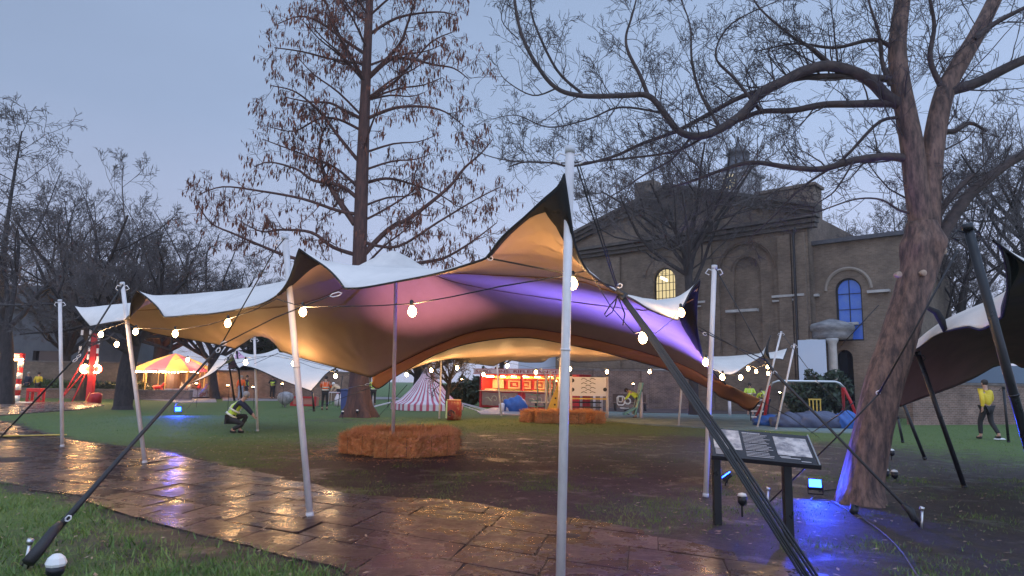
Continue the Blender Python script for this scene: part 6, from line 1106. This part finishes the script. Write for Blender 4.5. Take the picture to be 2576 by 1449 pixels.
q_ = MB(); q_.tube([(0, 0, Hh * .9), (0, 0, Hh + .1)], .04, 6); q_.build('pole_tip', M['wood'], bt_)
for a in (0, 25, 160, 180, 200, 330, 345): 
    a = R(a); q_ = MB(); q_.tube([(Wr * math.cos(a), Wr * math.sin(a), Hh * .16), (Wr * 1.75 * math.cos(a), Wr * 1.75 * math.sin(a), 0)], .018, 5); q_.build('guy_line', M['canvas'], bt_)
# rifle range
rr0 = G(1210, 1023); rr1 = G(1480, 1024); D_ = 42.0; s = D_ / FPX; A = P(1208, 1000, D_); A.z = 0; B_ = P(1458, 1000, D_ - 3.2); B_.z = 0; dd = B_ - A; Lr = dd.length
ro = thing('rifle_range', 'red shooting gallery stall reading RIFLE RANGE with warm lit targets', 'market stall', A, math.atan2(dd.y, dd.x)); U = lambda x: Lr * (x - 1208) / 250; Zr = lambda y: max(0, (1021 - y) * s * .96)
q_ = MB(); q_.box((Lr / 2, 1.5, 1.35), (Lr, .08, 2.7)); [q_.box((x_, .75, 1.35), (.1, 1.5, 2.7)) for x_ in (.05, Lr - .05)]; q_.box((Lr / 2, .75, 2.72), (Lr + .1, 1.7, .08)); q_.box((Lr / 2, .8, .12), (Lr, 1.4, .2)); q_.build('booth', M['red'], ro)
q_ = MB(); [q_.box((x_, -.02, 1.35), (.14, .14, 2.7)) for x_ in (.07, U(1318), Lr - .07)]; q_.build('post', M['red'], ro)
zc_ = 1.06; q_ = MB(); q_.box((Lr / 2, -.03, zc_), (Lr, .34, .07)); q_.build('counter', M['cream'], ro); q_ = MB(); q_.box((Lr / 2, 0, zc_ / 2), (Lr - .2, .06, zc_ - .1)); q_.build('counter_front', M['red'], ro)
M['scroll'] = mat('scrollwork_panel', (.3, .2, .16), .5, c2=(.22, .13, .1), scale=3)
for (x0, x1) in ((1215, 1308), (1328, 1425)):
    w_ = U(x1) - U(x0); c_ = (U(x0) + U(x1)) / 2; pts = []
    for k in range(40):
        t = 2 * math.pi * k / 40; ex_, ez_ = math.cos(t), math.sin(t); m_ = max(abs(ex_), abs(ez_)); pts.append((c_ + ex_ / m_ * w_ / 2 * (1 + .015 * math.sin(9 * t)), zc_ * .5 + ez_ / m_ * zc_ * .36 * (1 + .05 * math.sin(9 * t))))
    q_ = MB(); q_.prism(pts[::-1], -.08, -.035); pn = q_.build('scroll_panel', M['scroll'], ro); q_ = MB()
    for sg in (-1, 1):
        sp_ = [(c_ + sg * (.32 + (.22 - .016 * k) * math.cos(k * .5)), -.1, zc_ * .5 + (.24 - .016 * k) * math.sin(k * .5)) for k in range(13)]; q_.tube(sp_, .025, 5); q_.tube([(c_ + sg * .55, -.1, .4), (c_ + sg * .8, -.1, .62), (c_ + sg * 1.0, -.1, .6)], [.03, .045, .01], 5)
    q_.build('scrollwork', mat('scroll_gold', (.42, .36, .24), .5), pn)
q_ = MB(); q_.box((U(1268), .9, 1.16), (U(1318) - U(1232), .9, .06)); q_.box((U(1372), .9, 1.16), (U(1420) - U(1326), .9, .06)); q_.build('grass_shelf', mat('fake_grass', (.16, .24, .03), .8), ro)
for (x0, x1) in ((1252, 1284), (1286, 1312), (1322, 1348), (1350, 1376), (1380, 1404), (1406, 1430)):
    q_ = MB(); a, b_ = U(x0), U(x1); q_.panel([(a, 1.3), (b_, 1.3), (b_, 2.1), (a, 2.1)], [[(a + .12, 1.42), (b_ - .12, 1.42), (b_ - .12, 1.98), (a + .12, 1.98)]], 1.38, 1.45); tg = q_.build('target_frame', M['cream'], ro); q_ = MB()
    if x0 > 1378: [q_.box(((a + b_) / 2, 1.42, z_), (.42, .03, .06)) for z_ in (1.52, 1.68, 1.86)]
    else: q_.box(((a + b_) / 2, 1.42, 1.7), (.22, .03, .26)); q_.box(((a + b_) / 2 + .12, 1.42, 1.6), (.12, .03, .1))
    q_.build('target', M['cream'] if x0 < 1378 else M['wood'], tg)
q_ = MB(); q_.box((U(1226), 1.3, 1.75), (U(1246) - U(1214), .05, .9)); q_.box((U(1226), .5, 1.16), (.9, .3, .14)); q_.build('cream_panel', M['cream'], ro)
q_ = MB()
for k in range(26): x_ = U(1246) + (Lr - U(1246) - .1) * k / 25; q_.lathe((x_, .3, 2.38), [(.12, -.08), (.14, 0), (.12, .14)], 6)
q_.build('pelmet', M['goldc'], ro)
q_ = MB()
for x_ in (1222, 1232, 1262, 1290, 1322, 1350, 1384, 1412, 1420): q_.tube([(U(x_), .02, 2.5), (U(x_ + 11), .02, 2.46)], .05, 6)
q_.build('strip_light', M['bulbfar'], ro)
L = bpy.data.lights.new('lamp', 'AREA'); L.shape = 'RECTANGLE'; L.size = Lr * .9; L.size_y = .25; L.energy = 110; L.color = (1, .58, .24); lo = bpy.data.objects.new('lamp', L); COL.objects.link(lo); lo.parent = ro; lo.location = (Lr / 2, .35, 2.55); lo.rotation_euler = (R(25), 0, 0)
us0, us1 = U(1193), U(1420); q_ = MB(); q_.box(((us0 + us1) / 2, -.18, 2.98), (us1 - us0, .06, .46)); sg_ = q_.build('sign_board', mat('sign_pale', (.6, .48, .45), .55), ro)
q_ = MB(); q_.box(((us0 + us1) / 2, -.18, 3.23), (us1 - us0 + .06, .1, .05)); q_.box(((us0 + us1) / 2, -.18, 2.73), (us1 - us0 + .06, .1, .05)); q_.build('sign_frame', M['red'], sg_)
def text(st, u0, u1, z, h_, parent, m, y=-.22, name='lettering'):
    c = bpy.data.curves.new('t', 'FONT'); c.body = st; c.extrude = .012; c.offset = .012; c.size = 1; to = bpy.data.objects.new('t', c); COL.objects.link(to); bpy.context.view_layer.update(); me = bpy.data.meshes.new_from_object(to.evaluated_get(bpy.context.evaluated_depsgraph_get())); bpy.data.objects.remove(to)
    xs = [v.co.x for v in me.vertices]; ys = [v.co.y for v in me.vertices]; a, b_ = min(xs), max(xs); c0, c1 = min(ys), max(ys)
    for v in me.vertices: v.co = Vector((u0 + (v.co.x - a) / (b_ - a) * (u1 - u0), y - v.co.z, z + (v.co.y - c0) / (c1 - c0) * h_))
    me.materials.clear(); me.materials.append(m); o = bpy.data.objects.new(name, me); COL.objects.link(o); o.parent = parent; return o
M['signred'] = mat('sign_letters', (.25, .02, .02), .5)
text(':S.ROLL', U(1197), U(1243), 2.84, .28, sg_, M['signred']); text('INS:', U(1262), U(1290), 2.84, .28, sg_, M['signred']); text('RIFLE', U(1300), U(1343), 2.84, .28, sg_, M['signred']); text(':RANGE:', U(1343), U(1416), 2.84, .28, sg_, M['signred'])
for c_ in ro.children_recursive:
    if c_.type == 'MESH' and not c_.get('zr'):
        c_['zr'] = 1
        for v in c_.data.vertices: v.co.z = v.co.z if v.co.z < .95 else .95 + (v.co.z - .95) * .60
        del c_['zr']
    elif c_.type == 'LIGHT': c_.location.z = 1.85
# painted barrel, blue bundle, stools
pb_ = thing('painted_barrel', 'red barrel painted with a dark scroll and green side before the bell tent', 'barrel', G(1141, 1056)); s = G(1141, 1056).y / FPX; pb_.location.z = 0
q_ = MB(); q_.lathe((0, 0, 0), [(17 * s, 0), (19 * s, 10 * s), (20 * s, 24 * s), (19 * s, 40 * s), (17 * s, 48 * s)], 20); q_.build('drum', mat('barrel_paint', (.22, .025, .02), .5, c2=(.3, .17, .09), scale=5, lo=.5, hi=.6), pb_, True)
q_ = MB(); q_.tube([(-6 * s + math.cos(k * .55) * (9 - .5 * k) * s, -21 * s, 16 * s + math.sin(k * .55) * (9 - .5 * k) * s) for k in range(10)], 1.6 * s, 6); q_.build('painted_scroll', M['navy'], pb_, True); q_ = MB(); q_.box((-17 * s, -9 * s, 25 * s), (4 * s, 10 * s, 42 * s)); q_.build('side_panel', mat('mint_paint', (.4, .6, .4), .6), pb_)
q_ = MB(); q_.lathe((0, 0, 48 * s), [(18 * s, 0), (18 * s, 1.5 * s), (2 * s, 2 * s)], 20); q_.build('lid', M['cream'], pb_)
def lump(name, label, cat, x, y, sz, m, seed=1, parts=None, grp=None):
    o = thing(name, label, cat, G(x, y), 0, grp); o.location.z = 0; bm = bmesh.new(); bmesh.ops.create_icosphere(bm, subdivisions=4, radius=1); r = seed * 7.3
    for v in bm.verts:
        p = v.co; n_ = 1 + .35 * (fbm(p.x * 1.3 + r, p.y * 1.1 + p.z, .9, 3) - .5) + .12 * abs(math.sin(5 * p.x + 3 * p.z + r)); v.co = Vector((p.x * sz[0] * n_, p.y * sz[1] * n_, max(0, (p.z * .9 + .55)) * sz[2] * n_))
    me = bpy.data.meshes.new(name); bm.to_mesh(me); bm.free(); me.materials.append(M[m]); me.polygons.foreach_set('use_smooth', [True] * len(me.polygons)); q = bpy.data.objects.new('folded_fabric', me); COL.objects.link(q); q.parent = o; return o
M['greycloth'] = mat('blue_grey_groundsheet', (.09, .11, .18), .5, c2=(.045, .055, .1), scale=2, bump=.6, bscale=6)
lump('folded_tarpaulin', 'bright blue crumpled tarpaulin on the paving in front of the rifle range', 'tarpaulin', 1297, 1036, (.6, .4, .52), 'bluecloth', 1)
o = thing('white_tub', 'stack of small white tubs beside the blue tarpaulin', 'tubs', G(1262, 1036)); q_ = MB(); [q_.lathe((x_, y_, 0), [(.13, 0), (.16, .4), (.1, .46)], 12) for x_, y_ in ((0, 0), (.33, .1), (.6, .3))]; q_.build('tub', M['canvas'], o, True)
lump('folded_tarpaulin', 'flat bright blue tarpaulin behind the thin leaning poles', 'tarpaulin', 1945, 1072, (.85, .4, .28), 'bluecloth', 2); lump('folded_tarpaulin', 'long blue-grey folded tent fabric behind the information board', 'tent fabric', 2055, 1077, (1.05, .5, .42), 'greycloth', 3); lump('folded_tarpaulin', 'rolled blue-grey tent fabric lying left of the tree trunk', 'tent fabric', 1985, 1076, (.7, .4, .36), 'greycloth', 5); lump('folded_tarpaulin', 'heaped bright blue bag against the leaning tree trunk', 'bag', 2132, 1079, (.42, .35, .45), 'bluecloth', 4)
def stool(x, y, label, r, hgt):
    o = thing('stool', label, 'stool', G(x, y), 0, 'round outdoor stools'); o.location.z = 0; q_ = MB(); q_.lathe((0, 0, 0), [(r * .95, hgt - .06), (r, hgt - .03), (r * .98, hgt)], 16); q_.build('seat', M['cream'], o, True); q_ = MB(); q_.lathe((0, 0, 0), [(.1, 0), (.06, .04), (.05, hgt - .1), (r * .6, hgt - .06)], 10); q_.build('leg', M['blackmetal'], o, True)
stool(1265 + 83, 1037, 'nearest round table of the three on the range paving', .26, .55); stool(1370, 1034, 'middle round stool on the range paving', .24, .5); stool(1396, 1033, 'right-hand round stool on the range paving', .2, .45)
o = thing('metal_sculpture', 'round grey boulder shaped seat on a short stem in the grass', 'stool', G(717, 1024)); q_ = MB(); q_.lathe((0, 0, 0), [(.06, 0), (.06, .1), (.2, .16), (.4, .35), (.44, .55), (.36, .74), (.1, .84)], 18); q_.build('body', mat('mottled_grey', (.18, .17, .18), .5, c2=(.4, .4, .42), scale=4), o, True)
o = thing('crate', 'red crate under the point of the low white tent', 'crate', G(766, 1021)); q_ = MB(); q_.panel([(-.75, 0), (.75, 0), (.75, .55), (-.75, .55)], [[(-.6, .1), (.6, .1), (.6, .45), (-.6, .45)]], -.3, -.25, back=1); q_.box((0, 0, .27), (1.5, .5, .52), mi=1); q_.build('box', [M['red'], mat('crate_tan', (.45, .2, .14), .6)], o)
o = thing('table', 'folding table with white cloth and bottles left of the redwood', 'table', G(858, 1018)); q_ = MB(); q_.box((0, 0, .75), (1.5, .7, .05)); q_.build('table_top', M['canvas'], o); [MB().tube([(x_, y_, 0), (x_, y_, .73)], .02, 6).build('leg', M['steel'], o) for x_ in (-.7, .7) for y_ in (-.3, .3)]
for k, (x_, z_) in enumerate(((848, 0), (856, 0), (868, 0), (934, 0))):
    o = thing('water_bottle', ['white plastic drum under the table, leftmost', 'white plastic drum under the table, middle', 'white plastic drum by the blue bin', 'white plastic drum right of the redwood trunk'][k], 'bottle', G(x_, 1020), 0, 'white plastic drums'); q_ = MB(); q_.lathe((0, 0, 0), [(.16, 0), (.17, .4), (.08, .62), (.05, .7)], 12); q_.build('bottle', M['canvas'], o, True); q_ = MB(); q_.lathe((0, 0, .7), [(.055, 0), (.055, .05)], 10); q_.build('cap', M['red'], o, True)
o = thing('bin', 'tall blue wheeled bin standing against the redwood trunk', 'bin', G(873, 1030)); q_ = MB(); q_.prism([(-.26, 0), (.26, 0), (.31, .98), (-.31, .98)], -.3, .3); ob = q_.build('tub', mat('navy_plastic', (.03, .06, .2), .4), o); bevel(ob, .02); q_ = MB(); q_.box((0, 0, 1.02), (.66, .66, .06)); ob = q_.build('lid', mat('navy_lid', (.03, .06, .2), .4), o); bevel(ob, .01)
yp = thing('cable_cover', 'yellow and black cable cover strip lying across the left path', 'cable cover', G(70, 1102)); a, b_ = G(-40, 1103) - yp.location, G(168, 1098) - yp.location; q_ = MB(); q_.tube([a + Vector((0, 0, .045)), b_ + Vector((0, 0, .045))], .05, 4, flat=.4); q_.build('yellow_strip', M['yellow'], yp); q_ = MB(); q_.tube([a + Vector((0, -.22, .03)), b_ + Vector((-.9, -.22, .03))], .05, 4, flat=.4); q_.build('rubber_strip', M['shoe'], yp)
cb = thing('cable', 'thin pale cable snaking over the mud from the blue floodlight to the bottom right', 'cable', G(2052, 1250)); q_ = MB(); q_.tube(smooth_pts([G(x, y) - cb.location + Vector((0, 0, .015)) for x, y in ((2052, 1250), (2040, 1262), (2090, 1262), (2130, 1285), (2190, 1320), (2240, 1360), (2275, 1400), (2300, 1440), (2330, 1480))], 5), .008, 6); q_.build('cable', mat('pale_cable', (.07, .065, .06), .6), cb, True)
q_ = MB(); q_.tube(smooth_pts([G(x, y) - cb.location + Vector((0, 0, .02)) for x, y in ((2060, 1240), (2100, 1235), (2150, 1240), (2130, 1252), (2160, 1262))], 5), .008, 6); q_.build('cable_loop', M['black'], cb, True)
# ------------------------------------------------------------------ playground
def post(s, x0, y0, y1, r=.06): b_ = G(x0, y0); t_ = P(x0 + (x0 - 1288) * 0, y1, b_.y); return b_, Vector((b_.x, b_.y, t_.z))
pf = thing('climbing_frame', 'play panel with black wave marks on pale posts behind the nearest pole', 'play equipment', G(1500, 1051)); pf.location.z = 0; q_ = MB(); O_ = pf.location
zz_ = {}
for (x, yb, yt) in ((1436, 1052, 946), (1528, 1052, 947), (1513, 1045, 975), (1495, 1042, 975), (1462, 1046, 975)):
    b_, t_ = post(q_, x, yb, yt); s2 = MB(); s2.tube([b_ - O_, t_ - O_], .065, 10); s2.build('post', M['canvas'], pf, True); s2 = MB(); s2.lathe(t_ - O_, [(.07, 0), (.07, .04), (.03, .07)], 10); s2.build('post_cap', M['blackmetal'], pf, True)
b0, b1 = G(1436, 1052), G(1524, 1052); y_ = b0.y; p0, p1 = P(1438, 948, y_), P(1525, 997, y_); q_ = MB(); q_.box(((p0 + p1) / 2) - O_, (p1.x - p0.x, .03, p0.z - p1.z)); wpn = q_.build('wave_panel', mat('panel_white', (.55, .56, .66), .5), pf); q_ = MB()
for r_i in range(7):
    for cc_ in range(2 if r_i % 2 == 0 else 1):
        xx = 1456 + cc_ * 22 if r_i % 2 == 0 else 1467; xx += 12; yy = 953 + r_i * 5.6; pts = [P(xx + k * 2, yy - 1.6 * math.sin(math.pi * k / 6) , y_ - .03) - O_ for k in range(-3, 10, 2)]; q_.tube([P(xx - 6, yy + 1.5, y_ - .03) - O_, P(xx - 1, yy - 1.2, y_ - .03) - O_, P(xx + 2, yy - .8, y_ - .03) - O_, P(xx + 8, yy + 1.8, y_ - .03) - O_], .014, 5)
for (x, y) in ((1440, 957), (1440, 980), (1522, 980)): q_.lathe(P(x, y, y_ - .03) - O_, [(.09, -.01), (.09, .01)], 12, ax=Matrix.Rotation(R(90), 3, 'X'))
q_.build('wave_mark', M['blackmetal'], wpn)
q_ = MB(); a, b_ = P(1438, 1003, y_), P(1526, 1003, y_); q_.box(((a + b_) / 2) - O_, (b_.x - a.x, .08, .06)); q_.build('yellow_rail', M['yellow'], pf); q_ = MB(); a, b_ = P(1440, 1012, y_ + .5), P(1512, 1012, y_ + .5); [q_.box(((a + b_) / 2) - O_ + Vector((0, 0, -.22 * k)), (b_.x - a.x, .3, .05)) for k in range(3)]; q_.build('bench', M['darkcloth'], pf)
cf_ = thing('climbing_wall', 'yellow climbing boards with hand holes beside the far straw bales', 'play equipment', G(1395, 1049)); O_ = Vector((cf_.location.x, cf_.location.y, 0)); cf_.location = O_; dy = O_.y
for k, (xa, xb) in enumerate(((1378, 1417), (1402, 1436))):
    n_ = 14; ol = []
    p0, p1 = P(xa + 9, 1042, dy), P(xb - 5, 962, dy); ax_ = Vector((p1.x - p0.x, p1.z - p0.z)); L_ = ax_.length; ax_ /= L_; nx_ = Vector((-ax_.y, ax_.x)); rA, rB = .27, .13; pts = []
    for i in range(n_ + 1): a = math.pi + math.pi * i / n_; pts.append((p0.x + (nx_.x * math.cos(a) + ax_.x * math.sin(a)) * rA - O_.x, p0.z + (nx_.y * math.cos(a) + ax_.y * math.sin(a)) * rA))
    for i in range(n_ + 1): a = math.pi * i / n_; pts.append((p1.x + (nx_.x * math.cos(a) + ax_.x * math.sin(a)) * rB - O_.x, p1.z + (nx_.y * math.cos(a) + ax_.y * math.sin(a)) * rB))
    q_ = MB(); q_.prism(pts, .12 * k - .02, .12 * k + .02); cwb = q_.build('board', M['yellow'], cf_); q_ = MB()
    for t_ in (.05, .3, .5, .72, .9): q_.lathe((p0.x + (p1.x - p0.x) * t_ - O_.x + .04 * math.sin(9 * t_), .12 * k - .022, p0.z + (p1.z - p0.z) * t_), [(.045, 0), (.045, .012)], 10, ax=Matrix.Rotation(R(90), 3, 'X'))
    q_.build('hand_hole', M['blackmetal'], cwb)
gf_ = thing('climbing_frame', 'green runged ladder frame with hooked pipe between the rifle range and yellow boards', 'play equipment', G(1367, 1047)); O_ = Vector((gf_.location.x, gf_.location.y, 0)); gf_.location = O_; dy = O_.y
for x in (1374, 1384, 1396): q_ = MB(); q_.tube([Vector((P(x, 1040, dy).x, dy, 0)) - O_, P(x, 943 if x != 1384 else 934, dy) - O_], .06 if x != 1384 else .045, 10); q_.build('post', M['canvas'], gf_, True)
q_ = MB(); q_.tube([P(1352, 1046, dy) - O_, P(1352, 940, dy) - O_, P(1354, 930, dy) - O_, P(1360, 927, dy) - O_, P(1367, 931, dy) - O_, P(1370, 945, dy) - O_], .022, 8); q_.build('hooked_pipe', M['steel'], gf_, True)
q_ = MB(); [q_.tube([P(xa, y_2, dy) - O_, P(xb, y_2 + .5, dy) - O_], .025, 7) for xa, xb, y_2 in ((1335, 1358, 993), (1331, 1355, 1008), (1331, 1368, 1023), (1364, 1394, 949))]; q_.build('rung', M['green'], gf_, True)
q_ = MB(); [q_.tube([P(x, 957, dy) - O_, P(x + 3, 970, dy) - O_, P(x, 984, dy) - O_, P(x - 1, 994, dy) - O_], .035, 7) for x in (1377, 1390)]; q_.build('curved_grip', M['green'], gf_, True)
sr = thing('spring_rider', 'white framed spring rider on the teal play surface', 'play equipment', G(1571, 1045)); O_ = Vector((sr.location.x, sr.location.y, 0)); sr.location = O_; dy = O_.y; s = dy / FPX
q_ = MB(); loop = [(-18, 22), (-18, 36), (-15, 39), (-4, 39), (0, 36), (0, 22), (-4, 18), (-15, 18), (-18, 22)]; q_.tube([(a * s, 0, b_ * s + .15) for a, b_ in loop], .035, 7); q_.tube([(a * s * .55 - .1, .0, b_ * s * .6 + .45) for a, b_ in loop], .025, 7); q_.tube([(8 * s + math.cos(k * .63) * 7 * s, 0, 30 * s + .1 + math.sin(k * .63) * 7 * s) for k in range(11)], .035, 7); q_.build('frame', M['white'], sr, True)
q_ = MB(); q_.tube([(5 * s + math.cos(k * .9) * .14, math.sin(k * .9) * .14, .05 + k * .018) for k in range(22)], .02, 6); q_.build('spring', M['blackmetal'], sr, True); q_ = MB(); q_.box((0, 0, 18 * s), (20 * s, .3, .05)); q_.build('seat', M['white'], sr)
for (x, yb, yt, lb) in ((1613, 1053, 985, 'pale post beside the person bending at the play equipment'), (1836, 1046, 1008, 'short pale post under the folded tent corner')):
    o = thing('play_post', lb, 'post', G(x, yb)); t_ = P(x, yt, o.location.y); q_ = MB(); q_.tube([(0, 0, 0), (0, 0, t_.z)], .08, 10); q_.build('post', M['canvas'], o, True); q_ = MB(); q_.lathe((0, 0, t_.z), [(.09, 0), (.09, .04), (.03, .07)], 10); q_.build('post_cap', M['blackmetal'], o, True)
o = thing('seesaw', 'teal tilted play panel held by the bending person', 'play equipment', G(1598, 1052)); q_ = MB(); q_.box((.1, -.1, .9), (.06, .8, 1.5), Matrix.Rotation(R(14), 3, 'Y')); q_.box((-.25, -.1, .35), (.7, .7, .05), Matrix.Rotation(R(-30), 3, 'Y')); q_.build('panel', mat('teal_hdpe', (.12, .32, .32), .45), o)
o = thing('bench', 'dark bench against the brick wall behind the spring rider', 'bench', G(1585, 1035)); q_ = MB(); q_.box((0, 0, .45), (1.9, .45, .06)); q_.build('seat', M['wood'], o); q_ = MB(); q_.box((0, .25, .75), (1.9, .06, .45)); q_.build('backrest', M['wood'], o); [MB().box((x_, 0, .22), (.08, .45, .44)).build('leg', M['blackmetal'], o) for x_ in (-.85, .85)]
sw = thing('swing_frame', 'red legged swing frame with silver top bar before the brick wall', 'swing', G(2035, 1066)); O_ = Vector((sw.location.x, sw.location.y, 0)); sw.location = O_; dy = O_.y
q_ = MB(); q_.tube([P(x, y, dy) - O_ for x, y in ((1936, 972), (1944, 962), (1956, 958), (2100, 960), (2112, 964), (2126, 978))], .05, 10); q_.build('top_bar', M['steel'], sw, True)
for pts in (((1936, 970), (1930, 1010), (1921, 1068)), ((1936, 975), (1916, 1020), (1895, 1060)), ((2122, 975), (2140, 1010), (2156, 1050)), ((2120, 975), (2122, 1020), (2118, 1060))): q_ = MB(); q_.tube([P(x, min(y, 1066), dy + (0 if pts[0][0] % 2 == 0 and pts[2][0] in (1921, 2156) else .9 * k)) - O_ for k, (x, y) in enumerate(pts)], .06, 10); q_.build('leg', M['red'], sw, True)
o = thing('chair', 'small orange slatted chair in front of the dark bush', 'chair', G(2052, 1064)); q_ = MB(); [q_.box((x_, 0, .75), (.05, .03, .55)) for x_ in (-.24, -.08, .08, .24)]; q_.box((0, 0, 1.02), (.56, .04, .06)); q_.build('backrest', M['yellow'], o); q_ = MB(); q_.box((0, -.25, .45), (.56, .5, .05)); q_.build('seat', M['yellow'], o); [MB().box((x_, y_, .22), (.05, .05, .45)).build('leg', M['yellow'], o) for x_ in (-.24, .24) for y_ in (-.45, 0)]
o = thing('ladder', 'short black and white step frame behind the folded tent corner', 'ladder', G(1905, 1060)); [MB().tube([(x_, 0, 0), (x_, .1, 1.2)], .03, 6).build('rail', M['blackmetal'], o) for x_ in (-.28, .28)]; [MB().box((0, .03, .2 + .25 * k), (.56, .18, .05)).build('rung', M['white'], o) for k in range(4)]
o = thing('tent_peg_bag', 'scrap of white paper on the far right grass', 'litter', G(2515, 1107)); q_ = MB(); q_.add([(-.14, -.05, .02), (.16, -.06, .03), (.2, .08, .05), (0, .1, .09), (-.16, .06, .03)], [(0, 1, 2, 3, 4)]); ob = q_.build('paper', M['white'], o); ob.modifiers.new('t', 'SOLIDIFY').thickness = .01

# ------------------------------------------------------------------ damp evening air
hz = MB(); hz.box((0, 140, 24), (520, 480, 52)); hzo = hz.build('haze', bpy.data.materials.new('haze_air')); tag(hzo, kind='stuff', label='thin damp evening air over the whole park', cat='haze')
hm = bpy.data.materials['haze_air']; hm.use_nodes = True; t = hm.node_tree; t.nodes.clear(); ot = t.nodes.new('ShaderNodeOutputMaterial'); pv = t.nodes.new('ShaderNodeVolumePrincipled'); pv.inputs['Color'].default_value = (.9, .93, 1, 1); pv.inputs['Density'].default_value = .0006; pv.inputs['Anisotropy'].default_value = .3; t.links.new(pv.outputs[0], ot.inputs['Volume'])
